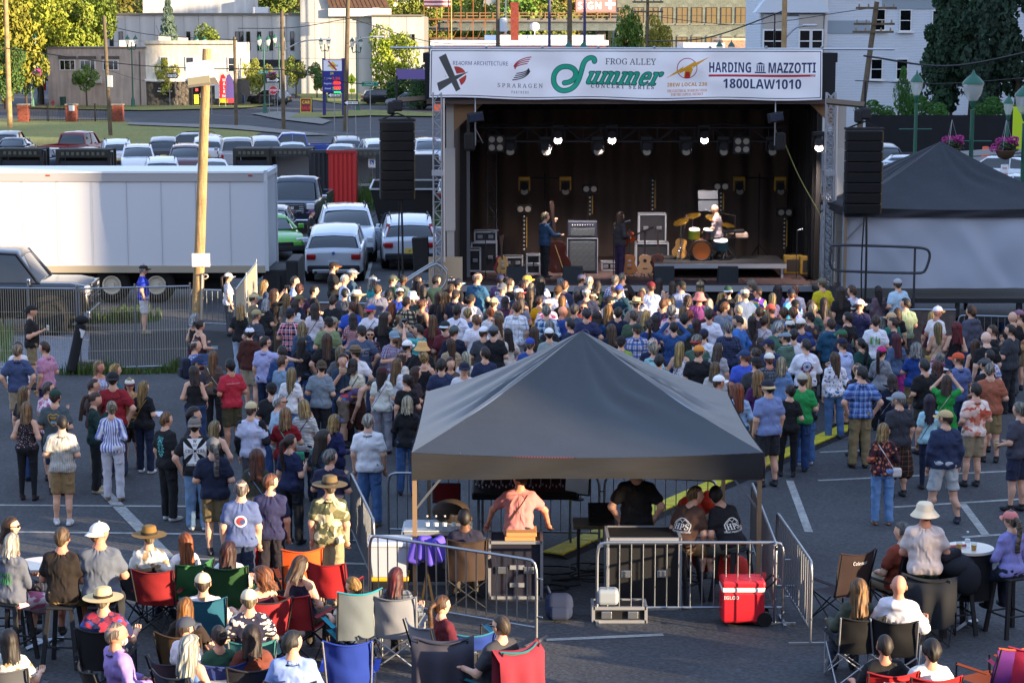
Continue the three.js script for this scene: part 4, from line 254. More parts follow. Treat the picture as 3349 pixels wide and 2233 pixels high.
// ---------- stage ----------
const SZ=-56,dY=1.1,sx=p=>(p-1176)/4850*56.55;
const blkDr=mat('141416',1),trM=mat('a9adb2',.4,{k:'tr',metalness:.75});
function trussG(L,w,n,x){const g=[],h=w/2;for(const[a,b] of[[-h,-h],[h,-h],[h,h],[-h,h]]) g.push(rod([a,0,b],[a,L,b],.024,6));for(let i=0;i<n;i++){const y=L*i/n,y2=L*(i+1)/n,f=i%2?1:-1;for(const[a,b,c,d] of[[-h*f,-h,h*f,-h],[-h*f,h,h*f,h],[-h,-h*f,-h,h*f],[h,-h*f,h,h*f]]){g.push(rod([a,y,b],[c,y2,d],.012,4));if(x) g.push(rod([c,y,d],[a,y2,b],.012,4));}g.push(rod([-h,y,h],[h,y,h],.012,4));}return merge(g);}
{const x0=sx(1000)-.05,x1=sx(1892),W=x1-x0,cx=(x0+x1)/2,s=thing('stage','mobile concert stage with dark deck, side columns and black roof','stage',0,0,SZ);const pl=grainy('4a3230',.8,.6,.003),pg=Bx(W/10-.012,.05,7.4,0,0,0);for(let i=0;i<10;i++) part('deck_plank',pg,pl,s,1).position.set(x0+W*(i+.5)/10,dY-.025,-3.7);part('deck_edge',Bx(W,.16,.08,cx,dY-.1,.05),mAlu,s);part('skirt',Bx(W,.95,.05,cx,.48,-.1),blkDr,s);part('substructure',Bx(W-.2,.9,7,cx,.5,-3.8),mDk,s);
part('roof',[Bx(W+.5,.25,7.2,cx,7.1,-3.8),Bx(W+.4,1.25,.25,cx,6.6,-.3)],mat('1c1d20',.8),s);part('header_beam',Bx(W+.3,.12,.2,cx,5.95,-.1),mat('5a4a44',.6),s);for(const[x,m] of[[x0+.45,1],[x1+.45,-1]]){part('column',Bx(.2,5.9-dY,.24,x,(5.9+dY)/2,-.55),mat('a8a49c',.6),s);part('column_sleeve',Bx(.26,2.2,.3,x,3.6,-.55),mat('b4b0a8',.6),s);part('gusset',Ex([[0,0],[.8*m,0],[0,-.75]],.06).translate(x+.1*m,5.9,-.5),mat('8a6a48',.6),s);part('inner_column',Bx(.16,5.9-dY,.16,x+.42*m,(5.9+dY)/2,-1.8),mat('6a7078',.6),s);}
const cur=(w,h,x,y,z,ry,f)=>{const g=new THREE.PlaneGeometry(w,h,Math.round(w*12),2),p=g.attributes.position;for(let i=0;i<p.count;i++) p.setZ(i,.09*Math.sin(p.getX(i)*f)+.07*vn(p.getX(i)*2.3,p.getY(i)*.5,3));g.computeVertexNormals();return tf(g,x,y,z,0,ry);};part('back_drape',cur(W,5.9,cx,4.05,-7.2,0,9),mat('5c4e46',1),s);part('left_drape',cur(6.6,5.8,x0+.75,4,-4.2,PI/2,10),blkDr,s);part('right_drape',cur(6.6,5.8,x1-.1,4,-4.2,PI/2,10),mat('1c1918',1),s);part('border_drape',cur(W-.4,1.1,cx,6.2,-2.6,0,8),blkDr,s);
for(const[px,l] of[[1008,'aluminium truss tower at the left stage corner'],[1893,'aluminium truss tower at the right stage corner']]){const t=thing('truss_tower',l,'truss',sx(px),0,SZ+.35,0,'stage truss towers');part('lattice',trussG(6.2,.22,26,px>1500),trM,t,1);part('base_plate',Bx(.6,.03,.6,0,.015,0),mMetal,t);part('sleeve_block',Bx(.3,.14,.3,0,4.1,0),mAlu,t);part('pale_strip',Bx(.05,4.3,.05,.17,3.9,.05),mat('d8d0c8',.4),t);}  // plain pale bar along the right edge of each tower
for(const px of[1126]){const t=thing('truss_tower','slim grey truss upright inside the stage','truss',sx(px),dY,SZ-4.6);part('lattice',trussG(5,.26,14),mat('4a4e52',.5,{k:'trd',metalness:.5}),t,1);}
const lt=thing('lighting_truss','black horizontal lighting truss hung across the stage','truss',sx(1082),4.98,SZ-2.4);part('lattice',trussG(sx(1795)-sx(1082)+.35,.38,17).rotateZ(-PI/2),mat('3a3b40',.45,{k:'trk',metalness:.4}),lt,1);part('cables',[...Array(5)].map((_,i)=>Tb([[i*1.6,.22,.1],[i*1.6+.5,.3,.05],[i*1.6+1.2,.23,.15],[i*1.6+1.9,.2,0]],.025,14,5)),mBlk,lt,1);
const b=thing('stage_banner','long white sponsor banner across the stage roof','banner',0,0,SZ+.25),g=new THREE.PlaneGeometry(1,1,90,12),p=g.attributes.position,TL=[-2.14,7.33],TR=[8.13,7.31],BL=[-2.17,6.07],BR=[8.14,6.01];for(let i=0;i<p.count;i++){const u=p.getX(i)+.5,v=p.getY(i)+.5,mx=(a,c)=>a+(c-a)*u,x=mx(BL[0],BR[0])*(1-v)+mx(TL[0],TR[0])*v,y=mx(BL[1],BR[1])*(1-v)+mx(TL[1],TR[1])*v;p.setXYZ(i,x,y-.03*Math.sin(u*PI)*(1-v)+.02*Math.sin(u*19)*(1-v),.06*(vn(u*22,v*3,1)-.5)+.05*(vn(u*9+v*3,v*2+u*8,4)-.5));}g.computeVertexNormals();
const bt=canvasTex(2048,262,(c,W,H)=>{c.fillStyle='#f6f6f8';c.fillRect(0,0,W,H);c.strokeStyle='#16161a';c.lineWidth=4;c.strokeRect(8,10,W-16,H-20);const k=2.2706,q=(x,y)=>[(x-988)*k,(y-112)*k],T=(s,x,y,px,cl,f,mw)=>{const[a,e]=q(x,y);txt(c,s,a,e,px*k,cl,f,0,'center',mw&&mw*k);},P=(pts,cl)=>{c.fillStyle=cl;c.beginPath();pts.forEach(p=>c.lineTo(...q(...p)));c.fill();};
c.fillStyle='#b8382e';c.beginPath();c.arc(...q(1048,178),24*k,0,7);c.fill();for(const[w,cl] of[[5,'#f6f6f8'],[0,'#4a4c4a']]){P([[1005-w/2,193-w],[1010,213+w],[1077+w,166],[1040,178-w]],cl);P([[1008-w,132],[1024+w,123-w],[1059+w,208],[1049-w,214+w]],cl);}T('RE4ORM ARCHITECTURE',1104,146,13,'#55557a','{}px sans-serif',128);
c.lineCap='butt';c.lineWidth=5;for(let i=0;i<4;i++){c.strokeStyle='#a02430';c.beginPath();c.moveTo(...q(1221-i*3,130+i*5));c.quadraticCurveTo(...q(1188-i*2,134+i*5),...q(1181+i,152+i*2));c.stroke();c.strokeStyle='#1c1c24';c.beginPath();c.moveTo(...q(1178+i*3,183-i*5));c.quadraticCurveTo(...q(1210+i,180-i*5),...q(1218-i,162-i*2));c.stroke();}T('S P R A R A G E N',1196,196,13,'#33333c','{}px serif',118);T('P A R T N E R S',1196,211,8,'#44444c','{}px serif',40);
c.strokeStyle='#0a3c34';for(const[w,cl] of[[17,'#0c3a34'],[13,'#12a583']]){c.strokeStyle=cl;c.lineWidth=w*k*.72;c.lineJoin=c.lineCap='round';c.beginPath();c.moveTo(...q(1366,140));c.bezierCurveTo(...q(1368,128),...q(1346,128),...q(1340,148));c.bezierCurveTo(...q(1332,176),...q(1330,206),...q(1298,208));c.bezierCurveTo(...q(1264,208),...q(1264,152),...q(1300,152));c.bezierCurveTo(...q(1332,152),...q(1332,188),...q(1298,190));c.stroke();}c.save();c.translate(...q(1432,174));c.transform(1,0,-.25,1,0,0);c.font=`italic bold ${52 * k}px serif`;c.textAlign='center';c.textBaseline='middle';c.lineWidth=9;c.strokeStyle='#0c3a34';c.strokeText('ummer',0,0,172*k);c.fillStyle='#12a583';c.fillText('ummer',0,0,172*k);c.restore();T('FROG ALLEY',1449,140,19,'#16161a','{}px serif',146);T('C O N C E R T   S E R I E S',1431,198,12,'#16161a','bold {}px serif',173);
c.strokeStyle='#b03048';c.lineWidth=4;c.beginPath();c.arc(...q(1579,155),22.6*k,0,7);c.stroke();P([[1530,178],[1572,150],[1568,156],[1600,138],[1597,143],[1631,129],[1590,156],[1594,150],[1560,168],[1563,163]],'#e0a020');P([[1572,176],[1575,152],[1588,148],[1592,158],[1586,176]],'#e0a020');P([[1574,177],[1576,163],[1585,163],[1586,177]],'#c02a2a');T('IBEW LOCAL 236',1580,192,12,'#d08a34','bold {}px sans-serif',92);T('THE ELECTRICAL WORKERS UNION',1580,206,8,'#c86a3c','bold {}px serif',92);T('FOR THE CAPITAL DISTRICT',1580,214.5,8,'#c86a3c','bold {}px serif',74);
T('HARDING',1678,154,32,'#1c2c5c','bold {}px sans-serif',100);T('MAZZOTTI',1820,154,32,'#1c2c5c','bold {}px sans-serif',112);P([[1737,146],[1747,141],[1758,146]],'#1c2c5c');for(let i=0;i<4;i++) P([[1739+i*5,148],[1741.5+i*5,148],[1741.5+i*5,162],[1739+i*5,162]],'#1c2c5c');P([[1735,163],[1760,163],[1760,166],[1735,166]],'#1c2c5c');P([[1629,170],[1874,169],[1874,174],[1629,175]],'#b82030');T('LLP',1868,171.5,6,'#eee');T('1800LAW1010',1752,191,30,'#1c2c5c','bold {}px sans-serif',182);});
part('printed_sheet',g,mat('ffffff',.5,{map:bt}),b,1);part('pole',rod([TL[0]-1.05,TL[1]+.03,-.1],[TR[0]+1.9,TR[1]+.01,-.1],.03),mAlu,b);for(let i=0;i<8;i++) part('clamp',RB(.07,.07,.07,.02,TL[0]+(TR[0]-TL[0])*i/7,TL[1]+.04,-.1),mMetal,b);}

const lensOff=mat('c8c0b0',.2,{k:'lo',metalness:.5}),lensOn=mat('fff0e4',.4,{k:'lon',emissive:col('ffe6d8'),emissiveIntensity:5});
function movingHead(x,y,z,lit,label,yel){const t=thing('stage_light',label,'stage light',x,y,z,0,'stage lights');part('yoke',[Bx(.04,.3,.1,-.15,-.12,0),Bx(.04,.3,.1,.15,-.12,0),RB(.34,.12,.2,.03,0,.08,0)],yel?mat('b8902c',.5):mDk,t);part('head',[Cy(.12,.1,.3,0,-.2,.03,14,1.1),Cy(.135,.135,.05,0,-.27,.16,14,1.1)],mDk,t);part('lens',Cy(.105,.105,.02,0,-.285,.19,16,1.1),lit?lensOn:lensOff,t);if(lit){const l=new THREE.SpotLight(new THREE.Color(1,.82,.74),75,14,.75,.7);l.position.set(x,y-.3,z+.24);l.target.position.set(x-.2,dY,z-1.6);l.castShadow=true;l.shadow.radius=5;scene.add(l,l.target);}}
for(const[px,on,l] of[[1172,0,'dark moving head at the left of the truss'],[1252,0,'dark moving head left of the first lit lamp'],[1280,1,'first lit lamp on the stage truss'],[1370,0,'dark moving head left of the second lit lamp'],[1402,1,'second lit lamp on the stage truss'],[1481,0,'dark moving head near the truss middle'],[1570,0,'dark moving head right of the truss middle'],[1611,1,'third lit lamp on the stage truss'],[1655,0,'dark moving head beside the right blinder'],[1765,0,'dark moving head at the right end of the truss']]) movingHead(sx(px)*1.04,on?5.12:4.8,SZ-2.2,on,l);movingHead(sx(1878),5.0,SZ-.6,1,'lit lamp on the right truss tower');
function blinder(px,y,z,n,m,label){const t=thing('blinder_light',label,'stage light',sx(px)*(-z/56.5),y,z,0,'blinder lights');part('housing',RB(n*.24,m*.24,.18,.02,0,0,0),mBlk,t);for(let i=0;i<n;i++) for(let j=0;j<m;j++) part('bulb',Cy(.085,.07,.04,(i-(n-1)/2)*.22,(j-(m-1)/2)*.22,.1,14,PI/2),lensOff,t);return t;}
blinder(1139,4.75,SZ-2.05,2,2,'four-lamp blinder at the left of the truss');blinder(1702,4.7,SZ-2.05,2,2,'four-lamp blinder at the right of the truss');
function pixelBar(px,y0,y1,z,label,box){const t=thing('light_stand',label,'stage light',sx(px)*(-z/56.5),dY,z,0,'pixel light stands');part('bar',Bx(.1,y1-y0,.06,0,(y0+y1)/2,0),mBlk,t);part('yellow_edge',Bx(.03,(y1-y0)*.8,.03,.075,(y0+y1)/2,0),mat('9a7a28',.6),t);const n=Math.round((y1-y0)/.12);for(let i=0;i<n;i++) part('bulb',Sp(.03,0,y0+.06+i*.12,.04,1,1,.5,8,6),lensOff,t);part('stand',[rod([0,0,0],[0,y0+.1,0],.02),...[0,1,2].map(i=>rod([0,.3,0],[.3*Math.cos(i*2.1),0,.3*Math.sin(i*2.1)],.012))],mBlk,t);if(box) blinder(px,dY+y1+.15,z+.05,2,1,'two-lamp blinder on the '+label);}
pixelBar(1204,.35,1.45,SZ-5.2,'bulb stand at the left of the stage',1);pixelBar(1355,1.35,2.0,SZ-5.6,'bulb stand behind the bass amplifier',1);pixelBar(1499,1.5,2.5,SZ-5.4,'bulb stand rising from the centre case');pixelBar(1656,1.5,2.1,SZ-5.2,'bulb stand behind the drums',1);pixelBar(1803,.4,1.35,SZ-5.2,'bulb stand at the right of the stage',1);
for(const[px,l] of[[1251,'left'],[1741,'right']]){const z=SZ-5.8,x=sx(px)*1.1,t=thing('lamp_tree',l+' hand black T-bar lamp tree on the stage','stand',x,dY,z);part('mast',rod([0,0,0],[0,2.6,0],.025),mBlk,t);part('crossbar',rod([-.75,2.45,0],[.75,2.45,0],.025),mBlk,t);part('feet',[0,1,2].map(i=>rod([0,.5,0],[.45*Math.cos(i*2.1),0,.45*Math.sin(i*2.1)],.015)),mBlk,t);for(const s of[-.6,.6]) movingHead(x+s,dY+2.35,z+.05,0,(s<0?'left':'right')+' yellow-edged lamp on the '+l+' lamp tree',1);}
for(const[x,y,z,l] of[[sx(1093),5.55,SZ+.1,'tilted camera tablet clamped at the left of the stage roof'],[sx(1772),5.55,SZ+.1,'tilted camera tablet clamped at the right of the stage roof']]){const t=thing('clamped_screen',l,'screen',x,y,z);part('case',RB(.44,.26,.08,.02,0,0,0,0,.3,.15),mDk,t);part('glass',RB(.38,.2,.02,.01,.02,0,.05,0,.3,.15),mat('2c3444',.1),t);part('arm',[rod([0,-.1,-.05],[0,-.75,-.1],.02),rod([0,-.3,-.1],[.2,-.7,-.2],.012),rod([0,.1,-.02],[0,.5,-.1],.02)],mMetal,t);part('cloth_bag',RB(.3,.5,.2,.09,x>3?.15:-.15,-.65,-.15),mat('1c1a1a',.9),t);}

function array(px,z,yT,ry,label,beamX){const t=thing('line_array',label,'loudspeaker',sx(px)*(-z/56.5),0,z,ry,'hanging line arrays'),bm=grainy('131314',.75,2);const n=8,h=.255,gr=RB(.86,h-.012,.5,.02);let y=yT,zz=0;for(let i=0;i<n;i++){const a=-.012*i*i*.2,c=part('cabinet',gr,bm,t,1);c.position.set(0,y-h/2,zz);c.rotation.x=-a;const sunTintPlate=part('side_plate',Bx(.03,h-.03,.4,.445,0,0),mat('6a5a34',.7),c,1);part('side_plate',Bx(.03,h-.03,.4,-.445,0,0),mDk,c,1);part('grille',Bx(.82,h-.05,.01,0,0,.252),mat('0b0b0c',.9),c,1);y-=h;zz-=.004*i;}part('bumper_frame',[Bx(.95,.06,.08,0,yT+.04,.2),Bx(.95,.06,.08,0,yT+.04,-.2),bar([-.4,yT+.06,0],[0,yT+.22,0],.04),bar([.4,yT+.06,0],[0,yT+.22,0],.04)],mBlk,t);part('chain_hoist',[RB(.3,.3,.26,.06,0,yT+.42,0),RB(.2,.34,.2,.06,-.16,yT+.36,.05),Cy(.03,.03,.9,0,yT+.75,0)],mDk,t);part('support_beam',[bar([0,5.98,0],[beamX,6.05,-.4],.12)],mat('6a5a48',.6),t);part('cables',[Tb([[.1,y,0],[.12,2,.05],[.1,.3,.1]],.03,12,5),Tb([[.05,y,0],[.02,2,-.1],[.05,.3,0]],.02,12,5)],mBlk,t);}  // right plates coloured yellow to carry sunlight, left plates kept dark
array(913,-56,5.43,.12,'black eight-box line array hanging left of the stage',1.1);array(1982,-52.6,5.35,-.06,'black eight-box line array hanging right of the stage',-.9);

function caseBox(x,y,z,w,h,d,label,cm='14151a',ry=0){const t=thing('flight_case',label,'flight case',x,y,z,ry,'flight cases');part('panel',Bx(w-.03,h-.03,d-.03,0,h/2,0),mat(cm,.6),t);const g=[],a=w/2,b=d/2;for(const i of[-a,a]) for(const j of[-b,b]) g.push(Bx(.04,h,.04,i,h/2,j));for(const k of[.02,h-.02]) for(const j of[-b,b]) g.push(Bx(w,.04,.04,0,k,j));for(const k of[.02,h-.02]) for(const i of[-a,a]) g.push(Bx(.04,.04,d,i,k,0));part('edging',g,mAlu,t);part('latch',[RB(.14,.1,.03,.01,-w*.25,h*.5,b+.015),RB(.14,.1,.03,.01,w*.25,h*.5,b+.015)],mMetal,t);return t;}
const st=(px,z)=>sx(px)*(-z/56.5);caseBox(st(1080,-58.5),dY+.1,-58.5,.55,.62,.6,'flight case at the left end of the stage');caseBox(st(1112,-59.2),dY,-59.2,.7,.85,.6,'taller flight case with gear behind it at stage left');caseBox(st(1115,-59.2),dY+.85,-59.2,.6,.3,.5,'rack box on top of the left flight case','2a2c30');caseBox(st(1178,-60),dY,-60,.55,.35,.5,'low flight case beside the bulb stand');caseBox(st(1498,-60),dY,-60,.9,.75,.6,'flight case table behind the guitars');caseBox(st(1498,-60),dY+.77,-60,.75,.8,.5,'open flight case on the case table');caseBox(st(1225,-58.6),dY,-58.6,.35,.55,.35,'small black speaker box left of the bassist');caseBox(st(1400,-59.5),dY,-59.5,.4,.25,.4,'small case right of the bass amplifier');
{const a=thing('bass_amplifier','tall grey-clothed bass amplifier stack behind the bassist','amplifier',st(1338,-58.8),dY,-58.8);part('cabinet',RB(.85,.98,.45,.03,0,.49,0),mat('1a2030',.7),a);part('grille_cloth',RB(.72,.84,.03,.02,0,.49,.23),grainy('565e62',.95,6),a);part('amp_head',RB(.82,.46,.4,.03,0,1.23,0),mat('1a2030',.7),a);part('head_grille',RB(.68,.22,.03,.02,0,1.16,.2),grainy('565e62',.95,6),a);part('knobs',[...Array(9)].map((_,i)=>Cy(.014,.014,.02,-.28+i*.07,1.36,.21,8,PI/2)),mWht,a);part('trim',[Bx(.86,.02,.02,0,.985,.23),Bx(.02,.98,.02,-.42,.49,.23),Bx(.02,.98,.02,.42,.49,.23)],mAlu,a);
for(const[px,z,l] of[[1825,-58.6,'yellow tweed guitar amplifier at stage right'],[1862,-58.4,'second yellow tweed amplifier by the right tower']]){const t=thing('tweed_amplifier',l,'amplifier',st(px,z),dY,z);part('cabinet',RB(.55,.52,.3,.04,0,.26,0),grainy('a8842c',.8,3),t);part('grille',RB(.4,.34,.02,.02,0,.24,.155),mat('2a2420',.9),t);part('handle',Tb([[-.1,.52,0],[0,.56,0],[.1,.52,0]],.012,8,5),mBlk,t);}
for(const[px,l] of[[1186,'far left'],[1316,'bassist'],[1527,'guitarist'],[1674,'drummer']]) one('wedge_monitor',Ex([[-.25,0],[.25,0],[.25,.15],[-.05,.42],[-.25,.42]],.5,.015).rotateY(PI/2).translate(st(px,-56.6)-.25,dY,-56.6),mat('22282c',.6),'black wedge monitor on the deck before the '+l,'monitor','stage monitors');}
function guitar(x,y,z,c,label,o={}){const t=thing(o.n??'guitar',label,'guitar',x,y,z,o.ry??0);t.rotation.z=o.rz??0;t.rotation.x=o.rx??-.15;const k=o.k??1,hf=[[.05,0],[.14,.015],[.2,.1],[.195,.18],[.14,.27],[.128,.32],[.155,.4],[.135,.48],[.06,.515]],pts=new THREE.CatmullRomCurve3([...hf,...hf.map(p=>[-p[0],p[1]]).reverse()].map(p=>V(p[0]*k,p[1]*k,0)),true).getPoints(44).map(p=>[p.x,p.y]);part('body',Ex(pts,.08*k,.012).translate(0,0,-.04),mat(c,.25,{clearcoat:.8,k:'gtr'}),t);part('neck',[Bx(.05*k,.62*k,.03,0,.75*k,.03),RB(.075*k,.16*k,.025,.01,0,1.13*k,.02)],mat('3a2418',.5),t);part('bridge',Bx(.12*k,.025,.02,0,.15*k,.06),mBlk,t);if(o.hole) part('sound_hole',Cy(.05,.05,.012,0,.36,.05,18,PI/2),mBlk,t);else part('pickup',[Bx(.09,.035,.02,0,.24*k,.058),Bx(.09,.035,.02,0,.36*k,.058)],mChr,t);if(o.stand) part('stand',[bar([-.12,-.08,.12],[0,.3,-.12],.015),bar([.12,-.08,.12],[0,.3,-.12],.015),bar([0,-.08,-.25],[0,.5,-.12],.015)],mBlk,t);return t;}
guitar(st(1447,-57.6),dY+.1,-57.6,'b0682c','honey sunburst archtop guitar on a stand',{stand:1});guitar(st(1483,-57.6),dY+.1,-57.6,'cf9460','natural acoustic guitar on a stand',{stand:1,hole:1});guitar(st(1513,-57.8),dY+.1,-57.8,'5a2c18','dark sunburst acoustic guitar on a stand',{stand:1,hole:1});guitar(st(1157,-57.8),dY+.1,-57.8,'b08a4a','pale electric guitar leaning at stage left',{stand:1,k:.85,rz:.1});guitar(st(1148,-58),dY+.1,-58,'8a1c1c','red electric guitar leaning at stage left',{stand:1,k:.85,rz:-.08});guitar(st(1560,-58.6),dY+.45,-58.6,'c08a3c','blond guitar leaning against the drums',{stand:1,rz:-.2});
{const b=guitar(st(1286,-57.9),dY+.12,-57.9,'4a1c10','upright double bass played by the bassist',{n:'double_bass',k:1.62,rz:.12,rx:-.08});part('endpin',rod([0,-.1,0],[0,-.02,0],.012),mChr,b);part('f_hole',[Bx(.02,.18,.01,-.15,.42,.07),Bx(.02,.18,.01,.15,.42,.07)],mBlk,b);part('bow',rod([.1,.1,.14],[-.04,.75,.16],.01),mat('c0a060',.5),b);guitar(st(1424,-57.7),dY+.95,-57.95,'b8481c','orange sunburst electric guitar held by the guitarist',{rz:-1.15,rx:0,ry:-.35,k:.9});}
{const rz=-58.6,r=thing('drum_riser','low black drum riser with an aluminium edge','platform',st(1648,rz),dY,rz),w=3.6;part('deck',Bx(w,.06,2.2,0,.37,0),mDk,r);part('edge',Bx(w+.02,.12,.05,0,.33,1.12),mAlu,r);for(const i of[-1,0,1]) part('leg',Bx(.06,.34,.06,i*1.7,.17,1.05),mAlu,r);const X=st(1610,rz),Y=dY+.4,sh=mat('1c5a5a',.4),kit=thing('drum_kit','drum kit with cymbals and a keyboard on the riser','drum kit',X,Y,rz);part('bass_drum',[Cy(.28,.28,.4,0,.29,.2,24,PI/2)],mat('a85a28',.35),kit);part('bass_drum_hoop',[new THREE.TorusGeometry(.28,.025,6,24).translate(0,.29,.41)],mBlk,kit);for(const[x,y,z,q,c] of[[-.18,.72,.1,.16,'8a9a2c'],[.22,.72,.1,.16,'2a2c34'],[.55,.42,.15,.21,'1c3a44'],[.35,.6,-.3,.18,'a0a4a8']]){const d=part('drum',Cy(q,q,.24,x,y,z,20,.25),mat(c,.4),kit);part('drum_head',Cy(q*.97,q*.97,.01,x,y+.13,z+.03,20,.25),mWht,d);}for(const[x,y,z,rx,rz2] of[[-.55,1.05,.1,.3,.35],[-.2,1.2,-.2,.25,.2],[.35,1.15,0,.35,-.25],[.75,.95,-.1,.2,-.2]]){const s=part('cymbal_stand',[rod([x,0,z],[x,y,z],.014),...[0,1,2].map(i=>rod([x,.35,z],[x+.25*Math.cos(i*2.1),.01,z+.25*Math.sin(i*2.1)],.01))],mChr,kit);part('cymbal',tf(Lt([[.001,.03],[.04,.02],[.22,0],[.22,-.004]],24),x,y,z,rx,0,rz2),mat('b08a3a',.25,{k:'cym',metalness:.9}),s);}part('keyboard',[RB(.95,.09,.3,.02,.75,.78,-.1),bar([.4,0,-.1],[1,.75,-.1],.03),bar([1.1,0,-.1],[.5,.75,-.1],.03)],mBlk,kit);part('gear_rack',[Bx(.55,.3,.05,.25,1.45,-.5,-.3),Bx(.55,.25,.05,.25,1.75,-.55,-.3)],mat('2a3440',.5),kit);one('drum_stool',merge([Cy(.17,.17,.08,0,.52,0,18),...[0,1,2].map(i=>rod([0,.4,0],[.25*Math.cos(i*2.1),0,.25*Math.sin(i*2.1)],.014)),rod([0,.2,0],[0,.5,0],.02)]).translate(st(1656,rz),Y,rz-.1),mBlk,'round black drum stool under the drummer','stool');one('padded_case',RB(.6,.16,.4,.05).translate(st(1700,rz),Y+.62,rz-.6),mat('c0a898',.7),'beige padded case behind the drummer','case');
for(const[px,z,h,l,a] of[[1410,-57.2,1.45,'microphone stand before the guitarist',.3],[1115,-57,1.2,'microphone stand at stage left',.2],[1690,-58.8,1.6,'boom microphone stand beside the drummer',-.7],[1833,-57.4,1.2,'microphone stand before the tweed amplifier',0]]){const t=thing('microphone_stand',l,'microphone stand',st(px,z),dY,z,0,'microphone stands');part('stand',[rod([0,0,0],[0,h,0],.012),rod([0,h,0],[a,h+.12,0],.01),Cy(.13,.14,.02,0,.01,0,16)],mBlk,t);part('microphone',[rod([a,h+.12,0],[a+.12*Math.sign(a||1),h+.15,0],.016),Sp(.028,a+.13*Math.sign(a||1),h+.155,0)],mMetal,t);}}

{const t=thing('stage_stair','aluminium stage stair with tubular handrails folded at the left','stair',-2.47,0,-55.4);part('handrail',[Tb([[-1.8,.35,.3],[.1,1.55,.3],[.5,1.75,.3],[.75,1.5,.3],[.6,1.1,.3],[-1.2,.0,.3]],.028,50,7,false,.3),Tb([[-1.8,.35,-.4],[.1,1.55,-.4],[.5,1.75,-.4],[.75,1.5,-.4]],.028,40,7,false,.3)],trM,t);part('baluster',[rod([-.9,.85,.3],[-.4,.45,.3],.02),rod([-.1,1.4,.3],[.35,.75,.3],.02),rod([.35,1.6,.3],[.6,.3,.3],.02)],trM,t);for(let i=0;i<4;i++) part('tread',Bx(.3,.04,.7,-.9+i*.35,.25+i*.26,-.05),mAlu,t);part('side_plate',Bx(.9,.9,.05,.7,1.4,-.5),mat('c0a888',.6),t);caseBox(-2.47,0,-57.5,.5,1.0,.5,'tall dark pedestal left of the stage','2c2a2a');one('wedge_column',RB(.44,.95,.4,.03).rotateZ(.06).translate(-2.49,1.75,-57.5),mat('1c1c1e',.8),'upright black speaker box on the pedestal left of the stage','loudspeaker');
const r=thing('ramp_rail','black tubular guard rail before the white tent wall','railing',0,0,-52.7),X=p=>(p-1176)/4850*53.3,y1=2.5,y0=1.82;part('loop',Tb([[X(1915),y1-.02,0],[X(2105),y1-.08,0],[X(2130),y1-.25,0],[X(2120),y0+.02,0],[X(2095),y0-.04,0],[X(1925),y0+.02,0],[X(1903),y0+.2,0],[X(1905),y1-.15,0]],.035,90,7,true,.35),mat('33343a',.45),r);for(const p of[1922,2096]) part('post',rod([X(p),0,0],[X(p),y1-.06,0],.03),mat('33343a',.45),r);
part('cable',[Tb([[sx(1790),5.1,SZ-.4],[sx(1830),4,SZ-.2],[sx(1882),2.9,SZ+.1]],.012,20,5)],mat('8a8a4a',.6));tag(scene.children.at(-1),'thin rope slanting down inside the right of the stage','rope');}
// ---------- tents ----------
function canopy(t,w,d,h,ap,val,m,vm){const hw=w/2,hd=d/2,C=[[-hw,hd],[hw,hd],[hw,-hd],[-hw,-hd]],N=22;for(let s=0;s<4;s++){const A=C[s],B=C[(s+1)%4],P=[],I=[],U=[];for(let r=0;r<=N;r++) for(let i=0;i<=N;i++){const v=r/N,u=i/N,k=1-v,x=(A[0]+(B[0]-A[0])*u)*k,z=(A[1]+(B[1]-A[1])*u)*k,edge=Math.sin(u*PI),sag=-.16*Math.sin(v*PI)*(.5+.5*edge)-.07*edge*(1-v)*(1-v),wr=(s%2?.05:.018)*Math.sin((u*26+v*9)+3*vn(u*6,v*5,s))*Math.sin(v*PI)*edge*vn(u*3+s,v*2,8)*2;P.push(x,h+(ap-h)*v+sag+wr,z);U.push(x,z);}for(let r=0;r<N;r++) for(let i=0;i<N;i++){const a=r*(N+1)+i,b=a+N+1;I.push(a,a+1,b,a+1,b+1,b);}const g=new THREE.BufferGeometry();g.setAttribute('position',new THREE.Float32BufferAttribute(P,3));g.setAttribute('uv',new THREE.Float32BufferAttribute(U,2));g.setIndex(I);g.computeVertexNormals();part('roof_panel',g,m,t,1);
if(val){const L=Math.hypot(B[0]-A[0],B[1]-A[1]),q=new THREE.PlaneGeometry(L,val,50,4),p=q.attributes.position;for(let i=0;i<p.count;i++){const u=p.getX(i)/L+.5,v=.5-p.getY(i)/val,e=Math.sin(u*PI);p.setY(i,h-.07*e-v*val*(1-.25*e)+.0);p.setZ(i,.04*Math.sin(u*21+v*3)*v*vn(u*7,v*2,s)+.02);}q.computeVertexNormals();q.rotateY([0,PI/2,PI,-PI/2][s]).translate((A[0]+B[0])/2,0,(A[1]+B[1])/2);part('valance',q,vm||m,t,1);}}for(const[x,z] of C){const l=part('leg',[bar([x*.985,0,z*.985],[x*.985,h-.05,z*.985],.06),Bx(.16,.02,.16,x*.985,.01,z*.985)],mat('a48a6c',.5,{k:'leg',metalness:.5}),t);part('brace',bar([x*.985,h*.62,z*.985],[x*.72,h-.02,z*.985],.03),mMetal,l);}}
const tentM=mat('1c1f24',.8,{map:rep(N1,.7),bumpMap:rep(NB,3),bumpScale:.0015,clearcoat:1,clearcoatRoughness:.4});
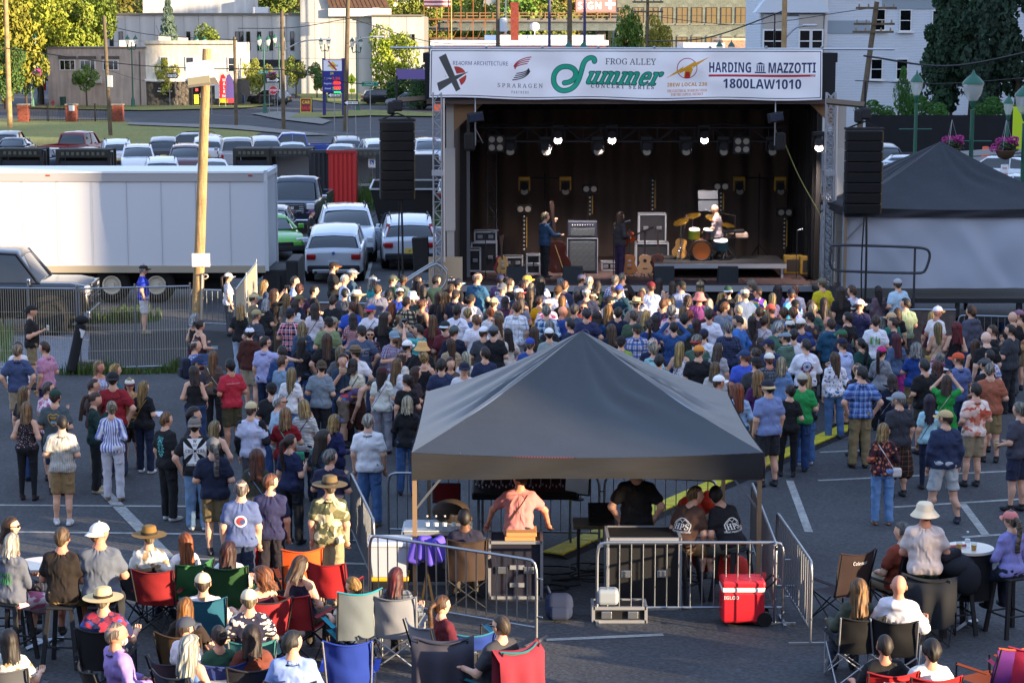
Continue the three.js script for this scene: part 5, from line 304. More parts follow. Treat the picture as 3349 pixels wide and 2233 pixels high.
{const t=thing('canopy_tent','black square canopy tent over the sound desk','tent',1.02,0,-30.5);canopy(t,4.76,4.9,2.13,3.45,.38,tentM);part('ridge_rods',[[-1,1],[1,1],[1,-1],[-1,-1]].map(([i,j])=>bar([i*2.34,2.08,j*2.41],[0,3.32,0],.03)),mMetal,t);}
{const t=thing('canopy_tent','black canopy tent with white side wall right of the stage','tent',11.4,1.1,-56.2);canopy(t,6,6,2.3,3.8,.25,mat('2a2d36',.7,{map:rep(N1,.7)}));const wall=(w,h,f)=>{const g=new THREE.PlaneGeometry(w,h,120,24),p=g.attributes.position;for(let i=0;i<p.count;i++){const x=p.getX(i),y=p.getY(i);p.setZ(i,.06*Math.sin(x*4+y*.8+2*vn(x,y,1))*vn(x*.7,y*.5,2)+.05*(vn(x*2.6+y*1.7,y*1.2,3)-.5)+.07*(vn(x*1.1-y*.9,y*.7,9)-.5));}g.computeVertexNormals();return g;};part('side_wall',wall(6.1,1.95).translate(.02,1.2,2.9),mat('aab2bf',.45),t,1);const b=thing('stage_wing','dark steel platform under the right tent','platform',11.3,0,-56.2);part('deck',Bx(6.6,.12,6.4,0,1.04,0),mDk,b);for(let i=0;i<5;i++) for(const j of[-1,1]) part('leg',Bx(.1,1,.1,-3.1+i*1.55,.5,j*3.1),mDk,b);part('cross_beam',[Bx(6.6,.12,.1,0,.55,3.1),Bx(6.6,.08,.1,0,.15,3.1)],mDk,b);part('stored_case',[RB(2.2,.45,.8,.05,-1.2,.35,1.8),RB(1.2,.3,.6,.05,1.9,.25,2)],mat('24365a',.7),b);}
// ---------- barriers and fences ----------
function barrier(x0,z0,x1,z1,label){const L=Math.hypot(x1-x0,z1-z0),t=thing('crowd_barrier',label,'barrier',x0,0,z0,-Math.atan2(z1-z0,x1-x0),'steel crowd barriers');part('frame',Tb([[.02,.18,0],[.02,.9,0],[.05,1.04,0],[.18,1.08,0],[L-.18,1.08,0],[L-.05,1.04,0],[L-.02,.9,0],[L-.02,.18,0]],.021,70,7,false,.2),mMetal,t);part('bottom_rail',rod([.02,.2,0],[L-.02,.2,0],.016),mMetal,t);const n=Math.round(L/.155),g=geoK['bar']||=Cy(.009,.009,.88,0,.64,0,6);for(let i=1;i<n;i++) part('bar',g,mMetal,t,1).position.x=L*i/n;for(const x of[.02,L-.02]) part('foot',[rod([x,.18,0],[x,.03,0],.02),Bx(.04,.03,.55,x,.015,0)],mMetal,t);part('hook',[rod([L,.85,0],[L+.07,.85,0],.01),rod([L,.35,0],[L+.07,.35,0],.01)],mMetal,t);}
barrier(-1.93,-27.68,0.33,-26.26,'steel crowd barrier at the front left of the sound tent');barrier(1.11,-27.24,3.62,-27.24,'steel crowd barrier in front of the red cool box');barrier(3.6,-31.01,3.48,-27.1,'steel crowd barrier running back beside the right tent leg');barrier(3.73,-29.03,3.82,-26.17,'steel crowd barrier right of the sound tent near the chairs');barrier(-2.47,-31.71,-1.91,-28.5,'steel crowd barrier running back left of the sound tent');barrier(-1.92,-31.71,-0.5,-31.58,'left steel crowd barrier behind the mixing desk');barrier(-0.47,-31.61,1.35,-31.45,'middle steel crowd barrier behind the mixing desk');barrier(1.39,-31.51,3.11,-31.13,'right steel crowd barrier behind the mixing desk');barrier(-8.48,-55.12,-7.25,-54.74,'steel crowd barrier beside the wooden lamp pole');barrier(10.64,-49.94,12.8,-49.47,'steel crowd barrier at the right end of the stage front');
for(const[a,b,l] of[[[-5.86,-52.64],[-4.1,-52.47],'plywood-faced barrier left of the stage'],[[9.58,-51.23],[10.85,-51.15],'grey panel barrier right of the stage'],[[-4.1,-52.47],[-2.06,-51.95],'plywood-faced barrier below the stage stair']]){const L=Math.hypot(b[0]-a[0],b[1]-a[1]),t=thing('panel_barrier',l,'barrier',a[0],0,a[1],-Math.atan2(b[1]-a[1],b[0]-a[0]),'panel barriers');part('panel',Bx(L,1,.03,L/2,.52,0),grainy('7a6a64',.85,.6),t);part('rail',rod([0,1.05,0],[L,1.05,0],.025),mMetal,t);}
function meshFence(x0,z0,x1,z1,label){const L=Math.hypot(x1-x0,z1-z0),t=thing('wire_fence_panel',label,'fence',x0,0,z0,-Math.atan2(z1-z0,x1-x0),'wire fence panels'),m=mat('c4bca4',.5,{k:'wire',metalness:.3});for(const y of[.1,1.95]) part('rail',rod([0,y,0],[L,y,0],.02),mMetal,t);for(const x of[0,L/2,L]) part('post',rod([x,0,0],[x,2.03,0],.022),mMetal,t);const g=[];for(let x=.05;x<L;x+=.055) g.push(Bx(.008,1.84,.006,x,1.03,.004));for(const y of[.5,.95,1.4]) g.push(Bx(L,.005,.005,L/2,y,.008));stuff(part('wires',g,m,t,1));}
meshFence(-12.24,-48.21,-9.99,-48.02,'wire mesh fence panel before the black pickup');meshFence(-9.93,-48.02,-7.46,-48.53,'wire mesh fence panel before the dark asphalt');meshFence(-6.3,-47.6,-6.54,-53.67,'wire mesh fence panel running back towards the trailer');for(const[x,l] of[[-9.89,'concrete foot block under the fence joint']]) one('fence_block',RB(.62,.26,.3,.03).translate(x,.13,-48.2),grainy('8e8a84',.95,1),l,'block');{const t=thing('canopy_bag','long black bag leaning on the fence joint with a white tag','bag',-9.98,0,-47.9);part('sack',[rod([-.12,.1,.15],[.1,1.15,0],.12,12,.11),Sp(.13,.12,1.25,0,1.2,.8,1)],mat('17181c',.9),t);part('tag',Bx(.14,.18,.01,.12,.95,.12,0,0,-.4),mWht,t);one('fallen_branch',Tb([[-15.2,.1,-49.4],[-14.8,.14,-49.5],[-14.3,.3,-49.7]],.045,10,6),barkM,'bare fallen branch on the gravel behind the fence','branch');}
{const x=-8.07,t=thing('lamp_pole','leaning wooden lamp pole with a floodlight and white notice','pole',x,0,-53.4);part('shaft',rod([0,0,0],[.42,7.35,0],.15,12,.11),tanW,t);const f=part('floodlight',Ex([[-.36,0],[.36,0],[.26,.44],[-.3,.44]],.5,.02).rotateX(-.35).rotateZ(.13).translate(.34,6.45,.1),mat('d8d4cc',.6),t);part('lamp_opening',RB(.56,.2,.02,.01,.3,6.58,.68,-.4,0,.13),mat('8a8264',.2),f);part('notice',RB(.46,.34,.02,.01,.18,2.05,.17),mat('ece6da',.6),t);part('conduit',[rod([.14,.2,.1],[.2,1.7,.13],.03),Tb([[.17,1.55,.1],[.3,1.58,.12],[.34,1.65,.1],[.2,1.7,.12]],.02,12)],mat('b8b0a0',.6),t);}

{const A=V(0.6,0,-30.73),B=V(6.8,0,-41.29),L=A.distanceTo(B),n=Math.round(L/.92),d=B.clone().sub(A).normalize(),ry=-Math.atan2(d.z,d.x);for(let i=0;i<n;i++){const c=A.clone().addScaledVector(d,(i+.5)*L/n),t=thing('cable_ramp','yellow and black cable ramp section '+['under the sound tent','under the tent middle','under the tent back','behind the sound tent','right of the tent corner','before the slate blue tee','beside the black leggings','beside the blond with belt bag','left of the blue plaid shirt','beside the dotted blouse','at the far end of the ramp','deep in the crowd','amid the crowd','farthest into the crowd'][i],'cable ramp',c.x,0,c.z,ry,'cable ramp sections');part('lid',RB(L/n-.02,.03,.34,.008,0,.062,0),grainy('fbe620',.7,2),t);part('base',Ex([[-.27,0],[.27,0],[.16,.055],[-.16,.055]],L/n-.02).rotateY(PI/2).translate(-(L/n-.02)/2,0,0),mRub,t);}}
// ---------- sound desk ----------
{const z=-31.6,d=thing('mixing_desk','large black mixing desk with meters on folding legs','mixing desk',0.19,0,z);part('surface',RB(1.6,.12,.75,.03,0,.86,0,.12),mBlk,d);part('meter_bridge',[RB(1.6,.42,.12,.03,0,1.14,-.4,-.25)],mDk,d);const im=[];for(let i=0;i<30;i++) im.push(Bx(.018,.02,.06,-.74+i*.051,.935,.05+(i*7%5)*.05,.12));part('faders',im,mat('b8b8c0',.5),d);part('meter_lamps',[...Array(34)].map((_,i)=>Bx(.014,.014,.01,-.74+i*.045,1.28,-.32)),mat('401010',.4,{emissive:col('ff3020'),emissiveIntensity:1}),d);for(const s of[-1,1]) part('leg',[bar([s*.7,0,.3],[s*.7,.82,-.2],.035),bar([s*.7,0,-.3],[s*.7,.82,.2],.035)],mMetal,d);
const scr=(x,y,zz,w,h,ry,l,c)=>{const t=thing('computer_screen',l,'screen',x,y,zz,ry);part('case',RB(w,h,.04,.01,0,h/2+.08,0,-.15),mBlk,t);part('glass',RB(w*.92,h*.88,.01,.004,0,h/2+.083,.025,-.15),mat(c||'0c1014',.15),t);part('stand',[Cy(.09,.1,.015,0,.008,0),rod([0,0,0],[0,.12,-.03],.015)],mDk,t);};scr(-0.16,.98,-32.2,.5,.32,0,'dark screen standing behind the mixing desk');scr(1,.75,-31.3,.42,.38,-.5,'pale tilted screen at the right of the mixing desk','9aa8b4');
const tb=(x,zz,w,dd,h,l)=>{const t=thing('folding_table',l,'table',x,0,zz);part('top',RB(w,.04,dd,.01,0,h,0),grainy('8a7a60',.7,1),t);for(const i of[-1,1]) for(const j of[-1,1]) part('leg',rod([i*(w/2-.08),0,j*(dd/2-.06)],[i*(w/2-.08),h,j*(dd/2-.06)],.016),mDk,t);return t;};tb(1.38,-29.8,1.0,.6,.74,'folding table with a laptop right of the mixing desk');tb(2.75,-30.4,.8,.6,.7,'folding table piled with red bags in the tent');
const lp=thing('laptop','black laptop open on the folding table','laptop',1.29,.765,-29.8);part('keyboard',RB(.38,.02,.26,.006,0,.01,.1),mDk,lp);part('lid',RB(.38,.26,.015,.006,0,.14,-.04,-.2),mDk,lp);part('screen',RB(.35,.22,.004,.002,0,.145,-.028,-.2),mat('10141c',.2),lp);
const cs=caseBox(-1.07,0,-29.5,.95,.76,.7,'grey topped case holding water bottles in the tent','20242c');part('lid_top',Bx(.93,.02,.68,0,.775,0),mat('a8b0b8',.4),cs);for(let i=0;i<4;i++) bottle(-1.2+i*.125,.79,-29.15,['leftmost','second','third','rightmost'][i]+' of four water bottles on the tent case');one('shoulder_bag',Sp(.24,0,0,0,1.15,.75,.8).translate(-0.88,.94,-29.7),mat('33261c',.85),'dark brown bag behind the water bottles','bag');scr(-0.97,.78,-30.6,.42,.3,0,'small screen with a red display at the tent left','5a1418');
const rk=caseBox(0.05,0,-28.7,.72,.82,.6,'equipment rack under the pizza boxes','1a1a2a');for(const y of[.2,.45]) part('rack_unit',Bx(.2,.06,.02,.02,y,.31),mAlu,rk);for(let i=0;i<2;i++) one('pizza_box',RB(.42,.055,.42,.006).translate(0.11+i*.02,.85+i*.06,-28.6),mat('b98a54',.85),['lower','upper'][i]+' pizza box on the equipment rack','pizza box');caseBox(1.79,0,-28.2,.98,1.0,.7,'large black road case behind the front right barrier','0d0d10');caseBox(1.43,0,-27.4,.7,.22,.4,'low black case under the front right barrier','101214');
const co=thing('cool_box','red wheeled cool box with a white band beside the barrier','cool box',3.05,0,-27.2);part('body',RB(.56,.42,.42,.04,0,.26,0),mat('c01e2c',.45),co);part('band',RB(.57,.07,.43,.02,0,.5,0),mWht,co);part('lid',RB(.58,.1,.44,.04,0,.57,0),mat('c4202e',.45),co);for(const z of[-.18,.18]) part('wheel',Cy(.1,.1,.07,.28,.1,z,16,PI/2),mBlk,co);part('handle',Tb([[.29,.5,-.15],[.42,.62,-.15],[.42,.62,.15],[.29,.5,.15]],.015,16,6),mDk,co);face(co,'maker_name',new THREE.PlaneGeometry(.2,.08).translate(-.16,.4,.214),(c,W,H)=>txt(c,'IGLOO',W/2,H/2,40,'#e8c8c8'),128,50);
const tub=thing('storage_tub','pale grey plastic tub stacked on a yellow-lidded crate','tub',-1.67,0,-28.2);part('crate',RB(.5,.35,.4,.03,0,.18,0),mBlk,tub);part('yellow_lid',RB(.52,.06,.42,.02,0,.38,0),mat('c8a020',.5),tub);part('bin',Ex([[-.22,0],[.22,0],[.27,.42],[-.27,.42]],.38,.01).translate(0,.42,-.19),mat('a8b2bc',.5),tub);part('lid',RB(.6,.07,.46,.02,0,.87,0),mat('bcc4cc',.5),tub);
one('rucksack',merge([RB(.38,.36,.24,.11,0,0,0,-.35),RB(.26,.18,.12,.05,0,-.06,.14,-.35),Tb([[-.1,.1,-.1],[-.16,.24,-.12],[-.12,.02,-.2]],.02,10)]).translate(0.63,.17,-27.4),mat('1a2640',.9),'dark blue rucksack on the asphalt by the barrier','bag');one('lunch_bag',RB(.3,.22,.22,.06).translate(1.27,.34,-27.3),mat('8a949c',.7),'white and blue lunch bag behind the barrier','bag');one('red_dry_bag',merge([Sp(.26,0,0,0,1.1,.6,.8),Sp(.16,.18,.08,.1)]).translate(2.71,.9,-30.3),mat('d03a22',.7),'bright red bag on the tent table','bag');one('red_jacket',merge([Sp(.25,0,.12,0,1,1,.6),Sp(.3,.35,-.1,.05,.9,.9,.5),Sp(.22,.7,-.2,.1,1.2,.6,.6)]).translate(2.74,.42,-28.6),mat('d2382c',.8),'crumpled red jacket hung in the tent corner','jacket');const pb=thing('chair_sling','purple folded chair in its bag behind the barrier','bag',-1.14,0,-27.95);part('fabric',[0,1,2,3].map(i=>RB(.2,.35,.12,.05,-.16+i*.11,.78+(i%2)*.06,.03*i,.1,.3*i,.2*(i-1.5))),mat('5a4ac0',.8),pb);part('poles',[bar([-.1,0,0],[.02,.75,0],.03),bar([.08,0,.05],[-.05,.75,0],.03)],mat('33260a',.6),pb);
const cb=[];for(let i=0;i<16;i++){const x=1.2+rr(-.9,1.5),zz=-29.4+rr(-.6,.9);cb.push(Tb([...Array(7)].map((_,k)=>[x+Math.cos(k*1.1+i)*(.18+.05*(i%4)),.012+.006*(k%3)+.003*i,zz+Math.sin(k*1.1+i)*(.16+.04*(i%3))]),.011,34,4));}stuff(one('cables',cb,mBlk,'tangle of black cables on the ground under the tent','cables'));}
function bottle(x,y,z,l){const b=thing('water_bottle',l,'bottle',x,y,z,0,'water bottles');part('bottle_wall',geoC.bt||=Lt([[.001,0],[.032,.002],[.033,.12],[.03,.15],[.014,.185],[.013,.2]],14),mClear,b,1);part('cap',Cy(.015,.015,.02,0,.208,0,10),mWht,b);part('label',Cy(.0335,.0335,.05,0,.09,0,14),mat('dfe6e4',.6),b);}
function cup(x,y,z,l){const c=thing('plastic_cup',l,'cup',x,y,z,0,'plastic cups');part('cup_wall',cupG(),mClear,c,1);part('beer',Cy(.036,.03,.07,0,.038,0),mat('d89a3a',.3),c,1);}
// ---------- chairs, stools, tables ----------
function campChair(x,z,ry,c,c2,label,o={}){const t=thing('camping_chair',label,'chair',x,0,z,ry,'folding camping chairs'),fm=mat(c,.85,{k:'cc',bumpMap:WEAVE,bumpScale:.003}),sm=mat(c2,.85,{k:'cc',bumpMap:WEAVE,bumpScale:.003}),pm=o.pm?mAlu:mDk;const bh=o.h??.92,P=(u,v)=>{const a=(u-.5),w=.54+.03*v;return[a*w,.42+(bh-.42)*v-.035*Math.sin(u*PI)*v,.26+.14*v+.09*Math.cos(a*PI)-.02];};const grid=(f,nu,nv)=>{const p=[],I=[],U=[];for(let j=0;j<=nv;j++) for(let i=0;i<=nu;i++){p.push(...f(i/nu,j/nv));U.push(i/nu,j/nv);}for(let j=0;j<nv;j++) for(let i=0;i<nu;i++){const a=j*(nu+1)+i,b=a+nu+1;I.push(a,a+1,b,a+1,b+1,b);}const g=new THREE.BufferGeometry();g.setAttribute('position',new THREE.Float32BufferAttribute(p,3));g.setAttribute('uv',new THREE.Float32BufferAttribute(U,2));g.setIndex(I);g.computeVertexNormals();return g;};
const wob=(p,u,v)=>[p[0],p[1],p[2]+.03*(vn(u*5+x,v*4,z)-.5)];part('backrest',grid((u,v)=>wob(P(u,v),u,v),12,10),fm,t,1);part('seat',grid((u,v)=>[(u-.5)*.52,.42-.05*Math.sin(u*PI)*Math.sin(v*PI),-.25+v*.52],8,8),sm,t,1);part('top_hem',Tb([0,.25,.5,.75,1].map(u=>P(u,1)),.012,14,5),sm,t);for(const s of[-1,1]){part('armrest',grid((u,v)=>[s*(.27+.07*u),.6-.02*Math.sin(u*PI),.26-.5*v],3,4),sm,t,1);part('back_post',rod([s*.25,.4,.25],[s*.28,bh,.42],.011),pm,t);part('front_post',rod([s*.27,.02,-.26],[s*.27,.6,-.26],.011),pm,t);part('side_leg',[rod([s*.27,.02,.28],[s*.26,.42,-.26],.01),rod([s*.27,.02,-.26],[s*.26,.42,.28],.01)],pm,t);}for(const z of[.28,-.26]) part('cross_legs',[rod([-.27,.02,z],[.26,.42,z],.01),rod([.27,.02,z],[-.26,.42,z],.01)],pm,t);if(o.text) face(t,'maker_patch',grid((u,v)=>{const p=P(.5+(u-.5)*.42,.72+v*.17);return[p[0],p[1],p[2]+.012];},6,2),(c,W,H)=>{if(o.tb){c.fillStyle=o.tb;c.fillRect(0,0,W,H);}txt(c,o.text,W/2,H/2,60,o.tc??'#ddd','bold {}px sans-serif',0,'center',W-10);},256,90);if(o.towel) part('draped_towel',[grid((u,v)=>{const p=P(u*1.1-.05,1);const k=v<.5?[0,(v-.5)*1.1]:[1,(.5-v)*.9];return[p[0]*1.12,p[1]+.025+k[1]*(1+.2*vn(u*4,1,x)),p[2]+(k[0]?-.05:.07+.1*(.5-v))+.05*Math.sin(u*17)*Math.abs(v-.5)*2];},26,10)],mat(o.towel,.95),t,1);return t;}
function stool(x,z,ry,label){const t=thing('bar_stool',label,'stool',x,0,z,ry,'black metal bar stools');part('seat',RB(.34,.035,.34,.015,0,.76,0),mDk,t);for(const i of[-1,1]) for(const j of[-1,1]) part('leg',bar([i*.22,0,j*.22],[i*.14,.75,j*.14],.05,.04),mDk,t);part('foot_ring',[bar([-.2,.28,.19],[.2,.28,.19],.02),bar([-.2,.28,-.19],[.2,.28,-.19],.02),bar([.19,.28,-.2],[.19,.28,.2],.02),bar([-.19,.28,-.2],[-.19,.28,.2],.02)],mDk,t);return t;}
function barTable(x,z,r,h,label,cm='d9cfc0'){const t=thing('high_table',label,'table',x,0,z);part('top',Cy(r,r,.035,0,h,0,36),mat(cm,.35),t);part('column',Cy(.03,.03,h,0,h/2,0),mChr,t);part('base',[0,1,2,3].map(i=>bar([0,.06,0],[.3*Math.cos(i*PI/2+.7),.02,.3*Math.sin(i*PI/2+.7)],.04)),mMetal,t);return t;}
const T1=[5.99,-27];{const t=barTable(T1[0],T1[1],.33,1.06,'round pale high table at the right with drinks');part('skirt_cloth',Cy(.3,.34,.62,0,.74,.0,24,0),mat('0e0e12',.95),t);}cup(T1[0]-.15,1.08,T1[1]+.12,'beer cup on the right high table');cup(T1[0]+.03,1.08,T1[1]+.18,'half-empty cup beside the bottle on the right table');bottle(T1[0]-.02,1.08,T1[1]+.02,'water bottle on the right high table');one('rolled_poster',rod([T1[0]-.25,1.1,T1[1]+.05],[T1[0]-.03,1.1,T1[1]-.02],.018),mat('d86a5a',.6),'rolled red and white paper on the right high table','paper');
const T2=[-5.98,-26.16];barTable(T2[0],T2[1],.35,1.06,'round pale high table at the left');cup(T2[0]+.12,1.08,T2[1]+.1,'tall beer cup with a straw on the left high table');const T3=[-3.16,-22.39];barTable(T3[0],T3[1],.3,.72,'low white round table at the bottom edge');cup(T3[0]-.08,.74,T3[1]-.03,'dark drink cup with a straw at the bottom edge');stool(5.77,-26.75,.2,'black bar stool heaped with jackets at the right');one('jacket_heap',merge([Sp(.25,0,0,0,1.1,.7,1),Sp(.2,.12,-.14,.12,1,1.2,.7),RB(.3,.12,.2,.05,-.1,.16,.08,0,.4,.3)]).translate(5.77,0,-26.75).translate(0,.9,0),mat('1a1c24',.9),'dark jackets and a mustard scarf heaped on the bar stool','jacket');
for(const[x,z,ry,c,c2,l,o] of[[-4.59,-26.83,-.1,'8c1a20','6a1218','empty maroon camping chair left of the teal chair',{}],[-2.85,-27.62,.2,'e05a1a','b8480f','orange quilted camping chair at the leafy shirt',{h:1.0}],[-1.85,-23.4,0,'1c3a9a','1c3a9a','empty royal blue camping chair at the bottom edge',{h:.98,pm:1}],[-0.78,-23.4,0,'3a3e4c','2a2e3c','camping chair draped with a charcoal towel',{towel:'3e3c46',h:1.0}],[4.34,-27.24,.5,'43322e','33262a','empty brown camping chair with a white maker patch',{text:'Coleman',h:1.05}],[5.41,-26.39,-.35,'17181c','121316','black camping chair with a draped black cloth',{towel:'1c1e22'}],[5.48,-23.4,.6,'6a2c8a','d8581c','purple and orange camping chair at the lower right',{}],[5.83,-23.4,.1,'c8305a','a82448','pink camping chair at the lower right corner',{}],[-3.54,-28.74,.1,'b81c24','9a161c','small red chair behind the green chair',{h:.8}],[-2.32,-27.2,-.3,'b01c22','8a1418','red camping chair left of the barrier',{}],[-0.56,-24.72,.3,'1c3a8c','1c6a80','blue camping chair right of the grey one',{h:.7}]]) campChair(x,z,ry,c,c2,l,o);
// ---------- people: a skeleton of tapered bones joined by a smooth minimum, meshed by surface nets ----------
function nets(f,lo,hi,c){const nx=Math.ceil((hi[0]-lo[0])/c)+1,ny=Math.ceil((hi[1]-lo[1])/c)+1,nz=Math.ceil((hi[2]-lo[2])/c)+1,g=new Float32Array(nx*ny*nz),id=new Int32Array(nx*ny*nz).fill(-1),P=[],I=[];
const at=(i,j,k)=>(k*ny+j)*nx+i;
for(let k=0;k<nz;k++) for(let j=0;j<ny;j++) for(let i=0;i<nx;i++) g[at(i,j,k)]=f(lo[0]+i*c,lo[1]+j*c,lo[2]+k*c);
const E=[[0,1],[2,3],[4,5],[6,7],[0,2],[1,3],[4,6],[5,7],[0,4],[1,5],[2,6],[3,7]];
for(let k=0;k<nz-1;k++) for(let j=0;j<ny-1;j++) for(let i=0;i<nx-1;i++){
const v=[];let m=0;for(let q=0;q<8;q++){v[q]=g[at(i+(q&1),j+(q>>1&1),k+(q>>2))];if(v[q]<0) m|=1<<q;}
if(!m||m===255) continue;let x=0,y=0,z=0,n=0;
for(const[a,b] of E) if((m>>a&1)!==(m>>b&1)){const t=v[a]/(v[a]-v[b]);x+=(a&1)+((b&1)-(a&1))*t;y+=(a>>1&1)+((b>>1&1)-(a>>1&1))*t;z+=(a>>2)+((b>>2)-(a>>2))*t;n++;}
id[at(i,j,k)]=P.length/3;P.push(lo[0]+(i+x/n)*c,lo[1]+(j+y/n)*c,lo[2]+(k+z/n)*c);}
const quad=(a,b,d,e,s)=>{if(a<0||b<0||d<0||e<0) return;s?I.push(a,b,d,a,d,e):I.push(a,d,b,a,e,d);};
for(let k=1;k<nz-1;k++) for(let j=1;j<ny-1;j++) for(let i=1;i<nx-1;i++){const s=g[at(i,j,k)]<0;
if(s!==g[at(i+1,j,k)]<0) quad(id[at(i,j-1,k-1)],id[at(i,j,k-1)],id[at(i,j,k)],id[at(i,j-1,k)],s);
if(s!==g[at(i,j+1,k)]<0) quad(id[at(i-1,j,k-1)],id[at(i-1,j,k)],id[at(i,j,k)],id[at(i,j,k-1)],s);
if(s!==g[at(i,j,k+1)]<0) quad(id[at(i-1,j-1,k)],id[at(i,j-1,k)],id[at(i,j,k)],id[at(i-1,j,k)],s);}
const geo=new THREE.BufferGeometry();geo.setAttribute('position',new THREE.Float32BufferAttribute(P,3));geo.setIndex(I);geo.computeVertexNormals();return geo;}
function field(bones,k=.035){const L=bones.map(([a,b,ra,rb])=>{const bx=b[0]-a[0],by=b[1]-a[1],bz=b[2]-a[2];return[a[0],a[1],a[2],bx,by,bz,1/Math.max(1e-6,bx*bx+by*by+bz*bz),ra,rb-ra];});
return(x,y,z)=>{let d=9;for(const l of L){const px=x-l[0],py=y-l[1],pz=z-l[2];let t=(px*l[3]+py*l[4]+pz*l[5])*l[6];t=t<0?0:t>1?1:t;const ex=px-l[3]*t,ey=py-l[4]*t,ez=pz-l[5]*t,e=Math.sqrt(ex*ex+ey*ey+ez*ez)-l[7]-l[8]*t;const h=k-Math.abs(d-e);d=(d<e?d:e)-(h>0?h*h/(4*k):0);}return d;};}
function bounds(bones,m=.08){const lo=[9,9,9],hi=[-9,-9,-9];for(const[a,b,ra,rb] of bones) for(const p of[a,b]) for(let i=0;i<3;i++){const r=Math.max(ra,rb)+m;lo[i]=Math.min(lo[i],p[i]-r);hi[i]=Math.max(hi[i],p[i]+r);}return[lo,hi];}

const ARM0=[[.222,1.13,.03],[.222,.88,-.05]],POSE={
s0:{},s1:{R:[[.25,1.14,.05],[.11,1.08,-.25]],L:[[.25,1.14,.05],[.12,1.05,-.24]]},s2:{R:[[.25,1.13,.05],[.16,1.24,-.22]]},
s3:{R:[[.3,1.15,.09],[.2,.93,.0]],L:[[.3,1.15,.09],[.2,.93,.0]]},s4:{R:[[.3,1.46,-.2],[.1,1.68,-.3]],L:[[.3,1.46,-.2],[.1,1.68,-.3]]},
s5:{R:[[.26,1.15,-.03],[-.06,1.2,-.19]],L:[[.26,1.15,-.03],[-.02,1.15,-.2]]},s6:{R:[[.24,1.15,-.08],[.08,1.4,-.2]],L:[[.25,1.13,0],[.02,1.12,-.2]]},
s7:{R:[[.44,1.36,-.02],[.68,1.34,.03]]},s8:{R:[[.22,1.2,-.2],[.14,.98,-.36]],L:[[.22,1.2,-.2],[.14,.98,-.36]],lean:-1.05},
s9:{wide:.12},sA:{R:[[.36,1.2,-.14],[.42,1.02,-.3]],L:[[.36,1.2,-.14],[.42,1.02,-.3]],lean:-.2},sG:{R:[[.3,1.16,.05],[.08,1.07,-.24]],L:[[.28,1.14,-.06],[.34,1.18,-.3]]},
sB:{R:[[.26,1.17,-.12],[.2,1.15,-.36]],L:[[.27,1.3,-.2],[.12,1.5,-.33]]},
c0:{seat:.5,lean:.2,R:[[.29,1.13,.0],[.28,1.1,-.24]],L:[[.29,1.13,.0],[.28,1.1,-.24]]},c1:{seat:.5,lean:.1,R:[[.27,1.12,.0],[.12,1.06,-.25]],L:[[.27,1.12,0],[.14,1.04,-.25]]},
b0:{seat:.86,lean:-.04,bar:1,R:[[.25,1.12,-.04],[.14,1.04,-.26]],L:[[.25,1.12,-.04],[.14,1.04,-.26]]},b1:{seat:.8,lean:-.5,bar:1,R:[[.25,1.14,-.08],[.14,.98,-.26]],L:[[.25,1.14,-.08],[.14,.98,-.26]]},
bA:{seat:.86,lean:-.16,bar:1,R:[[.34,1.2,-.12],[.4,1.0,-.28]],L:[[.34,1.2,-.12],[.4,1.0,-.28]]},
d0:{seat:.66,lean:-.12,R:[[.26,1.14,-.06],[.18,1.06,-.32]],L:[[.26,1.14,-.06],[.14,1.06,-.34]]}};
const skels={};
function skel(sex,pose){const key=sex+pose;if(skels[key]) return skels[key];const q=POSE[pose]||{},F=sex==='F',dy=q.seat?q.seat-.92:0,ln=q.lean||0,c=Math.cos(ln),s=Math.sin(ln),py=.94;
const T=p=>{const y=p[1]-py,z=p[2];return[p[0],py+y*c-z*s+dy,z*c+y*s];};
const sh=F?.136:.152,hp=F?.1:.085,j={T,dy};
for(const[n,m] of[['R',1],['L',-1]]){const a=q[n]||ARM0,fx=p=>T([p[0]*m*(F?.93:1),p[1],p[2]]);
j['sh'+n]=T([sh*m,1.395,.01]);j['el'+n]=fx(a[0]);j['wr'+n]=fx(a[1]);j['hip'+n]=[hp*m,.91+dy,0];
const w=q.wide||.02,st=q.seat;
j['kn'+n]=st?[(.13)*m,q.bar?st-.14:.5,q.bar?-.36:-.44]:[(hp+w*.5)*m,.49,-.02];j['an'+n]=st?[.13*m,q.bar?.36:.09,q.bar?-.3:-.42]:[(hp+w)*m,.08,m*.03*(q.wide?2:.6)];}
j.neck=T([0,1.475,.015]);j.head=T([0,1.635,-.02]);j.q=q;return skels[key]=j;}
function torsoBones(j,F,g){const T=j.T,b=(x,y,r,z=0)=>[T([-x,y,z]),T([x,y,z]),r+g,r+g];return F?[b(.085,1.365,.066,.01),b(.07,1.27,.095),b(.05,1.1,.095,.0),b(.08,.95,.12,.01),[T([-.07,1.25,-.07]),T([.07,1.25,-.07]),.055+g,.055+g],[T([0,1.3,0]),T([0,1.0,0]),.1+g,.1+g]]
:[b(.095,1.355,.07,.01),b(.08,1.27,.106),b(.072,1.1,.103,-.01),b(.075,.95,.115),[T([0,1.3,-.01]),T([0,1.0,-.02]),.115+g,.12+g]];}
function limb(j,n,g,upto){const U=[j['sh'+n],j['el'+n],.052+g,.043+g],W=[j['el'+n],j['wr'+n],.043+g,.032+g*.8];if(upto>=2) return[U,W];const mix=(a,b,t)=>a.map((v,i)=>v+(b[i]-v)*t);return[[U[0],mix(U[0],U[1],upto),U[2],U[2]+g*.7-.004]];}
const hairC={};
